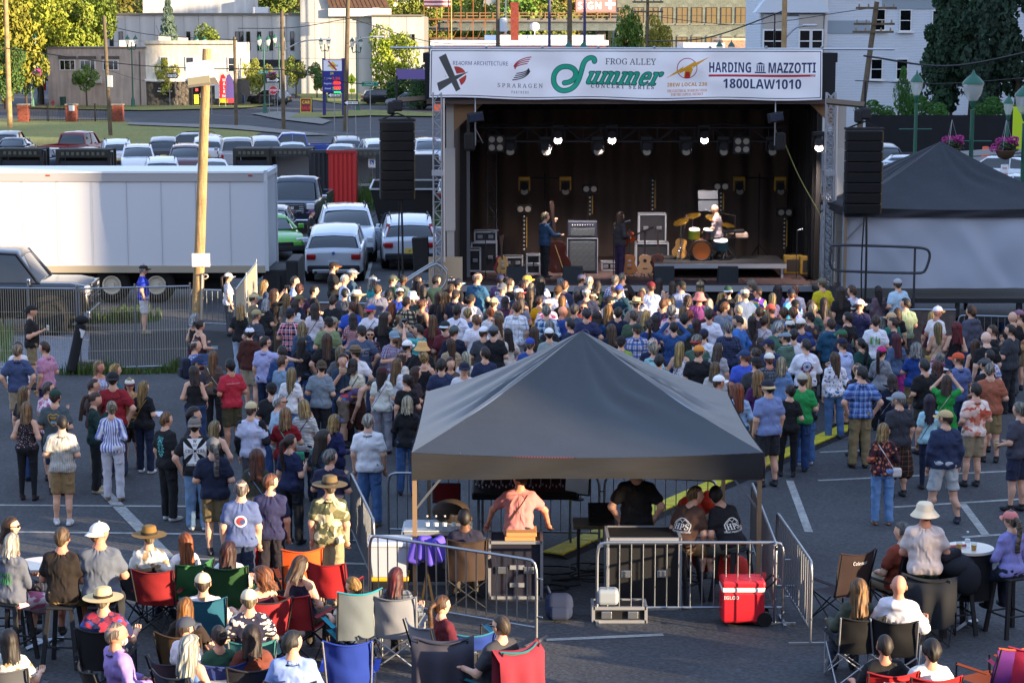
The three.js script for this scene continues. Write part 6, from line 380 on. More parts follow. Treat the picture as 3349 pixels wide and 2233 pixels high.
function handGeo(j,n){const w=V(...j['wr'+n]),e=V(...j['el'+n]),d=w.clone().sub(e).normalize(),m=n==='R'?1:-1,side=V(-m,0,-.3).addScaledVector(d,-d.dot(V(-m,0,-.3))).normalize(),nrm=d.clone().cross(side).normalize();const P=(a,b,c)=>w.clone().addScaledVector(d,a).addScaledVector(side,b).addScaledVector(nrm,c).toArray();const cu=j.q.flat?0:.022;
const gs=[tf(Sp(1,0,0,0,.022,.05,.042,8,6))];gs[0].applyMatrix4(new THREE.Matrix4().makeBasis(nrm,d,side).setPosition(V(...P(.045,0,0))));
for(let i=0;i<4;i++){const s=.028-i*.019,l=[.066,.076,.071,.055][i];gs.push(rod(P(.08,s,0),P(.08+l*.5,s*1.08,cu*.5),.0098,5,.009),rod(P(.08+l*.48,s*1.08,cu*.5),P(.08+l*.88,s*1.05,cu*1.9),.0092,5,.0075));}
gs.push(rod(P(.025,.036,0),P(.06,.058,cu*.7),.0115,5,.010),rod(P(.058,.058,cu*.7),P(.09,.05,cu*1.5),.01,5,.0085));return merge(gs);}
const HEADM=(j,yaw,nod)=>new THREE.Matrix4().makeRotationFromEuler(new THREE.Euler(-nod-(j.q.lean||0)*(j.q.lean<-.8?-.6:.0),-yaw,0,'YXZ')).scale(V(1.13,1.1,1.12)).setPosition(V(...j.head));
function headGeo(){if(geoC.head) return geoC.head;const g=new THREE.SphereGeometry(1,22,18),p=g.attributes.position,c=[];const G=(x,y,s)=>Math.exp(-(x*x+y*y)/(s*s));
for(let i=0;i<p.count;i++){let x=p.getX(i),y=p.getY(i),z=p.getZ(i);const f=z<0?1:0,lw=y<0?1+y*.28:1;let X=x*.076*lw,Y=y*.117,Z=z*(f?.096:.1)*(y<0?1+y*(f?.12:.35):1);
if(f){Z-=.026*G(X/.016,(Y+.018)/.026,1)+.012*G(X/.03,(Y+.095)/.025,1)+.006*G(X/.022,(Y+.062)/.012,1)-.012*(G((X-.031)/.017,(Y-.008)/.013,1)+G((X+.031)/.017,(Y-.008)/.013,1))+.006*G(X/.05,(Y-.03)/.012,1);}
p.setXYZ(i,X,Y,Z);const lip=f&&Math.abs(Y+.064)<.011&&Math.abs(X)<.026,br=f&&Math.abs(Y-.031)<.007&&Math.abs(X)>.014&&Math.abs(X)<.05;c.push(...(lip?[.8,.52,.5]:br?[.45,.36,.32]:[1,1,1]));}
g.setAttribute('color',new THREE.Float32BufferAttribute(c,3));g.computeVertexNormals();const paint=(q,v)=>{const n=q.attributes.position.count;q.setAttribute('color',new THREE.Float32BufferAttribute(Array.from({length:n*3},(_,i)=>v[i%3]),3));return q;};
return geoC.head=merge([g,...[-1,1].flatMap(s=>[paint(Sp(.028,s*.077,-.006,.008,.35,1,.62,6,5),[1,.93,.9]),paint(Sp(.011,s*.031,.008,-.081,1,.8,.7,8,6),[.9,.9,.88]),paint(Sp(.006,s*.031,.008,-.088,1,1,.6,6,5),[.12,.08,.06])])]);}
function white(g,v=1){const n=g.attributes.position.count;g.setAttribute('color',new THREE.Float32BufferAttribute(new Float32Array(n*3).fill(v),3));return g;}
function finish(g,fold,seed){const p=g.attributes.position,n=g.attributes.normal,u=new Float32Array(p.count*2);
for(let i=0;i<p.count;i++){const x=p.getX(i),y=p.getY(i),z=p.getZ(i);if(fold){const w=(vn(x*9+seed,y*16+x*9,z*9)-.5)*2+(vn(x*22,y*12+seed,z*22+y*15)-.5);p.setXYZ(i,x+n.getX(i)*w*fold,y+n.getY(i)*w*fold,z+n.getZ(i)*w*fold);}u[2*i]=Math.atan2(x,z)*.17;u[2*i+1]=y;}
g.setAttribute('uv',new THREE.BufferAttribute(u,2));if(fold) g.computeVertexNormals();return g;}
function bodyGeo(sex,pose,yaw,nod,lod,sl,sa){const key='b'+[sex,pose,yaw,nod,lod,sl,sa];if(geoC[key]) return geoC[key];const F=sex==='F',j=skel(sex,pose),fat=lod>.03?.004:0;
const bs=[...torsoBones(j,F,0),[j.neck,[j.head[0],j.head[1]-.06,j.head[2]+.01],F?.05:.058,F?.048:.056],[j.neck,j.shR,.052,.045],[j.neck,j.shL,.052,.045]];
for(const n of['R','L']){bs.push(...limb(j,n,sa?-.008:fat,2),[j['hip'+n],j['kn'+n],sl?.07:.09,sl?.04:.057],[j['kn'+n],j['an'+n],sl?.04:.058,.036+fat]);if(!sl) bs.push([[j['kn'+n][0],j['kn'+n][1]-.12,j['kn'+n][2]+.03],[j['an'+n][0],j['an'+n][1]+.2,j['an'+n][2]+.02],.05,.04]);}
let g=nets(field(bs),...bounds(bs),sl||sa?Math.min(lod,.034):lod);g=finish(g,0);white(g);const h=headGeo().clone().applyMatrix4(HEADM(j,yaw,nod));return geoC[key]=merge([g,h,white(handGeo(j,'R')),white(handGeo(j,'L'))]);}
function topGeo(sex,pose,kind,lod){const key='t'+[sex,pose,kind,lod];if(geoC[key]) return geoC[key];const sv=kind==='slvR'?1:kind==='slvL'?-1:0,F=sex==='F',j=skel(sex,pose),T=j.T,lo=kind==='long'||kind==='hood',gr=kind==='tank'?.012:kind==='hood'?.03:F?.014:.02;
const hem=kind==='tank'?.94:kind==='dress'?.5:.87,bs=sv?[]:torsoBones(j,F,gr);if(kind==='dress') bs.push([T([-.09,.9,0]),T([-.14,.5,0]),.13,.15],[T([.09,.9,0]),T([.14,.5,0]),.13,.15]);else if(!sv) bs.push([T([-.08,.9,0]),T([.08,.9,0]),(F?.118:.108)+gr*.8,(F?.118:.108)+gr*.8]);
if(kind!=='tank') for(const n of sv?[sv>0?'R':'L']:['R','L']) bs.push([j.neck,j['sh'+n],.045+gr*.4,.048+gr*.9],...limb(j,n,gr*.85,lo||sv?2:.62));
if(kind==='hood') bs.push([T([-.06,1.44,.09]),T([.06,1.44,.09]),.055,.055]);
const fd=field(bs,.03),a=T([0,hem,0]),up=T([0,1,0]).map((v,i)=>v-T([0,0,0])[i]),nk=T([0,1.475,-.02]);
const fn=(x,y,z)=>{let d=fd(x,y,z);d=Math.max(d,(a[0]-x)*up[0]+(a[1]-y)*up[1]+(a[2]-z)*up[2]);if(sv) d=Math.max(d,.13-x*sv);if(kind==='tank'){const u=(x-nk[0])*up[0]+(y-nk[1])*up[1]+(z-nk[2])*up[2];d=Math.max(d,u+.085+.9*Math.max(0,Math.abs(x)-.1)-(Math.abs(Math.abs(x)-.085)<.025?.07:0));}else{const ex=x-nk[0],ey=y-nk[1]-.04,ez=z-nk[2];d=Math.max(d,.06-Math.sqrt(ex*ex+ey*ey*.6+ez*ez));}return d;};
return geoC[key]=finish(nets(fn,...bounds(bs),lod),kind==='tank'?.004:.009,key.length*3+pose.charCodeAt(1));}
function botGeo(sex,pose,kind,lod){const key='o'+[sex,pose,kind,lod];if(geoC[key]) return geoC[key];const F=sex==='F',j=skel(sex,pose),T=j.T,bs=[[T([-.075,.95,0]),T([.075,.95,0]),F?.14:.13,F?.14:.13]],st=j.q.seat;
const mix=(a,b,t)=>a.map((v,i)=>v+(b[i]-v)*t),tight=kind==='legg';
for(const n of['R','L']){const h=j['hip'+n],k=j['kn'+n],a=j['an'+n];if(kind==='short') bs.push([h,mix(h,k,.86),.104,.098]);else if(kind==='skirt') bs.push([h,mix(h,[k[0]*1.3,k[1],k[2]],1.15),.12,.15]);else bs.push([h,k,tight?.094:.1,tight?.062:.078],[k,mix(k,a,1),tight?.06:.077,tight?.043:.068]);}
const fd=field(bs,.025),top=T([0,1.0,0])[1],k0=mix(j.hipR,j.knR,.86),low=kind==='short'&&!st?k0[1]-.03:kind==='skirt'?-9:st?-9:.055;
return geoC[key]=finish(nets((x,y,z)=>Math.max(fd(x,y,z),y-top-.01,low-y),...bounds(bs),lod),tight?.002:.008,key.length+pose.charCodeAt(1));}
function shoeGeo(sex,pose,n){const key='s'+sex+pose+n;if(geoC[key]) return geoC[key];const j=skel(sex,pose),L=sex==='F'?.92:1,a=j['an'+n],y0=a[1]-.08,s=Sp(1,0,0,0,.047*L,.055,.14*L,10,8),p=s.attributes.position;for(let i=0;i<p.count;i++){let y=p.getY(i),z=p.getZ(i);if(z<-.02) y*=y>0?.72:1;p.setY(i,Math.max(-.035,y));}s.computeVertexNormals();const r=n==='R'?-.16:.16;return geoC[key]=merge([tf(s,a[0],y0+.04,a[2]-.06,0,r),tf(Cy(.043,.046,.07,0,0,0,10),a[0],y0+.085,a[2])]);}

function hairGeo(kind){if(hairC[kind]) return hairC[kind];const o={short:[0,1.09,.04,84],buzz:[0,1.03,.008,80],thin:[0,1.035,.03,72],wavy:[.3,1.16,.1,92],long:[.29,1.12,.08,96],mid:[.17,1.14,.09,96],bob:[.1,1.16,.06,98],curly:[.09,1.3,.24,96],curl:[.0,1.2,.16,86],lcurl:[.26,1.28,.2,96],pony:[0,1.07,.03,92],bun:[0,1.08,.035,92],fringe:[0,1.05,.02,88]}[kind];const[len,vol,nz,open]=o,U=30,Vn=len?18:11,P=[],I=[];
for(let r=0;r<=Vn;r++) for(let i=0;i<=U;i++){const vt=len?Math.min(1,r/10):r/Vn,c=i/U*2-1,th=vt*R(len?100:100+30*Math.max(0,Math.cos(c*2.6))),hang=r>10&&len?(r-10)/(Vn-10):0;
const a=vt<.46?180:180-(180-open)*Math.min(1,(vt-.46)/.16),ph=R(c*a),lim=kind==='fringe'&&th<1.05;let k=vol+nz*(vn(i*.9+3,r*(len?.35:.9),kind.length)-.5)*(1+hang)+nz*.8*(vn(i*1.7,r*.25,7)-.5);if(lim) k=.9;if(!hang&&vt>.94&&!len) k=Math.min(k,1.01);
const st=Math.sin(th),y=Math.cos(th)*.117*(len?1+(vol-1)*.8:vol),taper=1+hang*(kind==='long'?-.12:.08),back=hang*.035;P.push(Math.sin(ph)*st*.08*k*taper,y-hang*len-(hang?hang*(.09*vn(i*.8,1,2)-.03):0)+(hang&&Math.abs(c)>.8?hang*len*.25:0),Math.cos(ph)*st*.102*k*taper+back+.002);}
for(let r=0;r<Vn;r++) for(let i=0;i<U;i++){const a=r*(U+1)+i,b=a+U+1;I.push(a,b,a+1,a+1,b,b+1);}
let g=new THREE.BufferGeometry();g.setAttribute('position',new THREE.Float32BufferAttribute(P,3));g.setIndex(I);g.computeVertexNormals();const u=[];for(let r=0;r<=Vn;r++) for(let i=0;i<=U;i++) u.push(i/U,r/Vn);g.setAttribute('uv',new THREE.Float32BufferAttribute(u,2));
if(kind==='pony') g=merge([g,Tb([[0,.03,.1],[0,.0,.16],[.01,-.12,.17],[0,-.3,.15],[.01,-.38,.14]],.032,14,7),Sp(.03,0,.03,.11)]);if(kind==='bun') g=merge([g,Sp(.045,0,.05,.115,1,1,.9,10,8),Tb([[.03,.06,.13],[-.02,.09,.14],[-.03,.03,.15],[.02,.02,.15]],.018,14,5,true)]);
return hairC[kind]=g;}
function hatGeo(kind){const key='hat'+kind;if(geoC[key]) return geoC[key];const dome=(w,h,l,y)=>{const g=new THREE.SphereGeometry(1,16,8,0,2*PI,0,PI/2);return g.scale(w,h,l).translate(0,y,.004);};
const brim=(s)=>{const N=10,P=[],I=[];for(let r=0;r<=3;r++) for(let i=0;i<=N;i++){const a=(i/N-.5)*R(150),t=r/3,rx=.088+t*.008,rz=.104+t*.078*Math.cos(a*.95);P.push(Math.sin(a)*rx,-.002-t*.014-Math.abs(Math.sin(a))*t*.022,-Math.cos(a)*rz);}for(let r=0;r<3;r++) for(let i=0;i<N;i++){const a=r*(N+1)+i,b=a+N+1;I.push(a,b,a+1,a+1,b,b+1);}const g=new THREE.BufferGeometry();g.setAttribute('position',new THREE.Float32BufferAttribute(P,3));g.setIndex(I);g.computeVertexNormals();g.setAttribute('uv',new THREE.Float32BufferAttribute(P.length/3*2,2));const q=g.clone().translate(0,-.005,0);return s>0?[g,q]:[g.rotateY(PI),q.rotateY(PI)];};
const wide=(pts,sx,sz)=>Lt(pts,24).scale(sx,1,sz);let r;
if(kind==='cap'||kind==='capb') r={crown:merge([dome(.086,.09,.106,.032),Sp(.01,0,.133,0,1,.5,1,6,4)]),brim:merge(brim(kind==='cap'?1:-1).map(g=>g.translate(0,.034,kind==='cap'?-.002:.008)))};
if(kind==='bucket') r={crown:wide([[.001,.125],[.065,.122],[.082,.1],[.092,.045],[.1,.03]],1,1.16),brim:wide([[.098,.035],[.125,.0],[.148,-.03],[.145,-.034],[.12,-.006],[.096,.03]],1,1.12)};
if(kind==='fedora') r={crown:wide([[.001,.118],[.03,.112],[.055,.13],[.078,.12],[.09,.05],[.094,.03]],1,1.17),brim:wide([[.09,.03],[.13,.024],[.165,.036],[.165,.03],[.13,.018],[.09,.024]],1,1.1),band:wide([[.0935,.034],[.0925,.062]],1.01,1.175)};
if(kind==='wide') r={crown:wide([[.001,.13],[.05,.132],[.078,.118],[.09,.05],[.095,.03]],1,1.17),brim:wide([[.09,.03],[.14,.02],[.2,.024],[.2,.018],[.14,.014],[.09,.024]],1,1.06),band:wide([[.095,.032],[.0925,.062]],1.01,1.175)};
if(kind==='cowboy'){const b=wide([[.09,.03],[.14,.02],[.2,.05],[.2,.044],[.14,.012],[.09,.024]],1,1.05),p=b.attributes.position;for(let i=0;i<p.count;i++){const x=p.getX(i),z=p.getZ(i),q=Math.hypot(x,z);p.setY(i,p.getY(i)+(q>.15?(Math.abs(x)/q-.55)*.05:0));}b.computeVertexNormals();r={crown:wide([[.001,.12],[.03,.115],[.06,.142],[.078,.12],[.09,.05],[.094,.03]],1,1.2),brim:b,band:wide([[.0935,.034],[.0925,.056]],1.01,1.205)};}
if(kind==='flat'){const g=dome(.096,.075,.125,.035),p=g.attributes.position;for(let i=0;i<p.count;i++) if(p.getZ(i)<-.02) p.setY(i,p.getY(i)-.012);r={crown:g,brim:merge(brim(1).map(g=>g.scale(.9,1,.86).translate(0,.034,-.004)))};}
if(kind==='beanie') r={crown:dome(.094,.118,.115,.02),brim:wide([[.093,.015],[.1,.02],[.1,.045],[.093,.05]],1,1.18)};
if(kind==='visor') r={crown:wide([[.09,.03],[.092,.06]],1,1.17),brim:merge(brim(1).map(g=>g.translate(0,.034,-.002)))};
return geoC[key]=r;}
const CT={};
function cloth(name){if(CT[name]) return CT[name];const S=256,rg=rng(name.length*977+name.charCodeAt(0)*31+name.charCodeAt(name.length-1));
const t=canvasTex(S,S,(c)=>{const fill=(k)=>{c.fillStyle=k;c.fillRect(0,0,S,S);},band=(n,w,k,off=0,dir=3)=>{c.fillStyle=k;for(let i=0;i<n;i++){const p=(i+off)*S/n;if(dir&1) c.fillRect(p,0,w,S);if(dir&2) c.fillRect(0,p,S,w);}};
const blob=(n,r,ks)=>{for(let i=0;i<n;i++){const x=rg()*S,y=rg()*S,k=ks[i%ks.length],q=r*(.6+rg()),a=rg()*3;for(const dx of[-S,0,S]) for(const dy of[-S,0,S]){c.save();c.translate(x+dx,y+dy);c.rotate(a);c.fillStyle=k;c.beginPath();for(let p=0;p<5;p++){c.ellipse(Math.cos(p*1.26)*q*.6,Math.sin(p*1.26)*q*.6,q*.55,q*.3,p*1.26,0,7);}c.fill();c.restore();}}};
const D={plaidR:()=>{fill('#b8262e');band(4,20,'rgba(20,22,60,.75)');band(4,6,'rgba(235,235,240,.85)',.35);band(4,6,'rgba(235,235,240,.7)',.7);},plaidB:()=>{fill('#c9d2e6');band(4,26,'rgba(40,70,140,.6)');band(4,8,'rgba(90,40,60,.4)',.6);},plaidS:()=>{fill('#5f7fb8');band(5,14,'rgba(30,50,110,.55)');band(5,5,'rgba(180,200,235,.7)',.5);},plaidT:()=>{fill('#7fa3c4');band(4,28,'rgba(20,50,100,.6)');band(4,12,'rgba(225,235,240,.7)',.5);},plaidK:()=>{fill('#b8ae92');band(5,26,'rgba(15,15,15,.72)');},chkR:()=>{fill('#d8c4c4');band(12,10,'rgba(120,30,40,.6)');},chkN:()=>{fill('#4a5a80');band(16,8,'rgba(15,18,40,.7)');},chkW:()=>{fill('#dfe2ee');band(10,12,'rgba(40,60,130,.5)');},chkP:()=>{fill('#b9b2c4');band(18,6,'rgba(60,40,80,.6)');},plaidG:()=>{fill('#59626e');band(8,12,'rgba(25,30,40,.55)');band(8,3,'rgba(170,170,170,.4)',.4);},plaidM:()=>{fill('#4a2030');band(8,12,'rgba(15,10,30,.6)');band(8,4,'rgba(200,190,200,.5)',.5);},kilt:()=>{fill('#3a2420');band(6,18,'rgba(12,22,18,.7)');band(6,4,'rgba(190,110,60,.6)',.5);},
strW:()=>{fill('#e6e4da');band(20,4,'#1c2444',0,2);},strB:()=>{fill('#e8e8ee');band(24,4,'#3a58a8',0,2);},strL:()=>{fill('#e4e4ee');band(9,14,'#6a72b4',0,1);band(9,3,'#9aa0cc',.4,1);},strG:()=>{fill('#b4b2a8');band(16,4,'#8e9096',0,1);band(8,2,'#d8c8a8',.3,1);},strH:()=>{fill('#4e6e60');band(12,8,'#39544c',0,2);band(12,3,'#8aa08c',.5,2);},grid:()=>{fill('#e9e9ea');band(5,4,'#7f93b8');blob(14,9,['rgba(150,170,200,.6)']);},
florR:()=>{fill('#c85a42');blob(46,22,['#e9c4b4','#d8866c','#f0dcd0']);},florP:()=>{fill('#ead6dc');blob(50,12,['#c86a88','#b0507c','#e0a0b4']);},florN:()=>{fill('#1c2650');blob(60,14,['#b03048','#3a58a8','#7a2c48']);},florD:()=>{fill('#1a1820');blob(60,9,['#b0503a','#7a6a5a','#3a5a50']);},florW:()=>{fill('#e6e4ea');blob(60,6,['#5a6aa0','#9a80a8','#506080']);},florG:()=>{fill('#8b8460');blob(60,24,['#4a4f38','#c0b48a','#6a6846','#d0c8a4']);},florC:()=>{fill('#20203a');blob(120,7,['#e4dccc','#c8c0b4']);},florT:()=>{fill('#e8e4da');blob(24,16,['#8a7458','#b89a70']);},florU:()=>{fill('#5a4468');blob(70,14,['#c84858','#e0a030','#3a78a0','#9a4a90']);},boho:()=>{fill('#4a2028');band(6,16,'rgba(20,16,30,.8)',0,1);blob(50,9,['#b05a40','#c8846a']);},dots:()=>{fill('#241c24');blob(150,3,['#c8a0a0','#d8c8b8']);},camo:()=>{fill('#38444a');blob(80,16,['#54606a','#2a3034','#6a4a50','#30504c']);},blueF:()=>{fill('#27386e');blob(40,14,['#1c2a58','#34508e']);},vneP:()=>{fill('#c8cad8');blob(60,8,['#5a6ab8','#8894d0']);},
tieB:()=>{for(let j=0;j<S;j+=4) for(let i=0;i<S;i+=4){const v=fbm(i/S,j/S,4,5,3),w=fbm(i/S,j/S,6,15,3);c.fillStyle=`rgb(${40 + 160 * w | 0},${100 + 120 * v | 0},${150 + 90 * (1 - w) | 0})`;c.fillRect(i,j,4,4);}},tieM:()=>{for(let j=0;j<S;j+=4) for(let i=0;i<S;i+=4){const r=Math.hypot(i-128,j-128)/128+fbm(i/S,j/S,4,6,2)*.8;const k=['#7a2a9a','#c02a6a','#2a8ac0','#40b0a0','#e0b040','#3a3a9a'][Math.floor(r*4)%6];c.fillStyle=k;c.fillRect(i,j,4,4);}},tieD:()=>{for(let j=0;j<S;j+=4) for(let i=0;i<S;i+=4){const r=fbm(i/S,j/S,5,8,3);c.fillStyle=r>.62?'#3a6a6a':r>.5?'#22344a':'#141c2a';c.fillRect(i,j,4,4);}},tieV:()=>{for(let j=0;j<S;j+=4) for(let i=0;i<S;i+=4){const r=fbm(i/S,j/S,5,18,3);c.fillStyle=r>.55?'#5a3aa0':'#2a1c5a';c.fillRect(i,j,4,4);}}};
D[name]();});
t.wrapS=t.wrapT=THREE.RepeatWrapping;t.repeat.set(2,2);return CT[name]=t;}
const FOLD=rep(NF,2.2,1.6),hairTex=dataTex('hairt',128,(u,v)=>.3+.9*tn(u,v*.06,64,71)*(.6+.4*tn(u,v,8,73)));
const clothM=(k)=>CTn.has(k)?mat('ffffff',.9,{k:'ct'+k,map:cloth(k),bumpMap:FOLD,bumpScale:.012}):mat(k,.92,{k:'cl',bumpMap:FOLD,bumpScale:.012});
const CTn=new Set('plaidR plaidB plaidS plaidT plaidK chkR chkN chkW chkP plaidG plaidM kilt strW strB strL strG strH grid florR florP florN florD florW florG florC florT florU boho dots camo blueF vneP tieB tieM tieD tieV'.split(' '));
const SKIN={l:'d9a88c',t:'c48f70',p:'e6bca4',d:'6b452f',r:'cf8f74'};
const skinM=k=>mat(SKIN[k],.62,{k:'skin',vertexColors:true}),hairM=k=>mat(k,.6,{k:'hair',map:hairTex});

const caster=new THREE.Raycaster();
function surf(mesh,x,y,back,out=.004){caster.set(V(x,y,back?1:-1),V(0,0,back?-1:1));const h=caster.intersectObject(mesh,false)[0];return h?h.point.clone().add(V(0,0,back?out:-out)):null;}
function patch(mesh,cx,cy,w,h,back,out=.005,N=8){const P=[],U=[],I=[],row=N+1;let last=null;for(let j=0;j<=N;j++) for(let i=0;i<=N;i++){const x=cx+(i/N-.5)*w*(back?1:-1),y=cy+(j/N-.5)*h;const p=surf(mesh,x,y,back,out)||(last&&V(x,y,last.z))||V(x,y,back?.15:-.15);last=p;P.push(p.x,p.y,p.z);U.push(i/N,j/N);}for(let j=0;j<N;j++) for(let i=0;i<N;i++){const a=j*row+i,b=a+row;I.push(a,a+1,b,a+1,b+1,b);}const g=new THREE.BufferGeometry();g.setAttribute('position',new THREE.Float32BufferAttribute(P,3));g.setAttribute('uv',new THREE.Float32BufferAttribute(U,2));g.setIndex(I);g.computeVertexNormals();return g;}
function strapGeo(mesh,T,s,w=.032){const pts=[];const A=T([s*.1,1.43,0]),B=T([-s*.19,.97,0]);for(const back of[1,0]){const row=[];for(let i=0;i<=12;i++){const t=i/12,x=A[0]+(B[0]-A[0])*t,y=A[1]+(B[1]-A[1])*t;const p=surf(mesh,x,y,back,.008);if(p) row.push(p);}pts.push(back?row:row.reverse());}const all=pts.flat();if(all.length<5) return null;const P=[],I=[];all.forEach((p,i)=>{P.push(p.x-w/2*.85,p.y-w/2*.5*s,p.z,p.x+w/2*.85,p.y+w/2*.5*s,p.z);if(i){const a=2*i-2;I.push(a,a+1,a+2,a+1,a+3,a+2);}});const g=new THREE.BufferGeometry();g.setAttribute('position',new THREE.Float32BufferAttribute(P,3));g.setAttribute('uv',new THREE.Float32BufferAttribute(P.length/3*2,2));g.setIndex(I);g.computeVertexNormals();return g;}
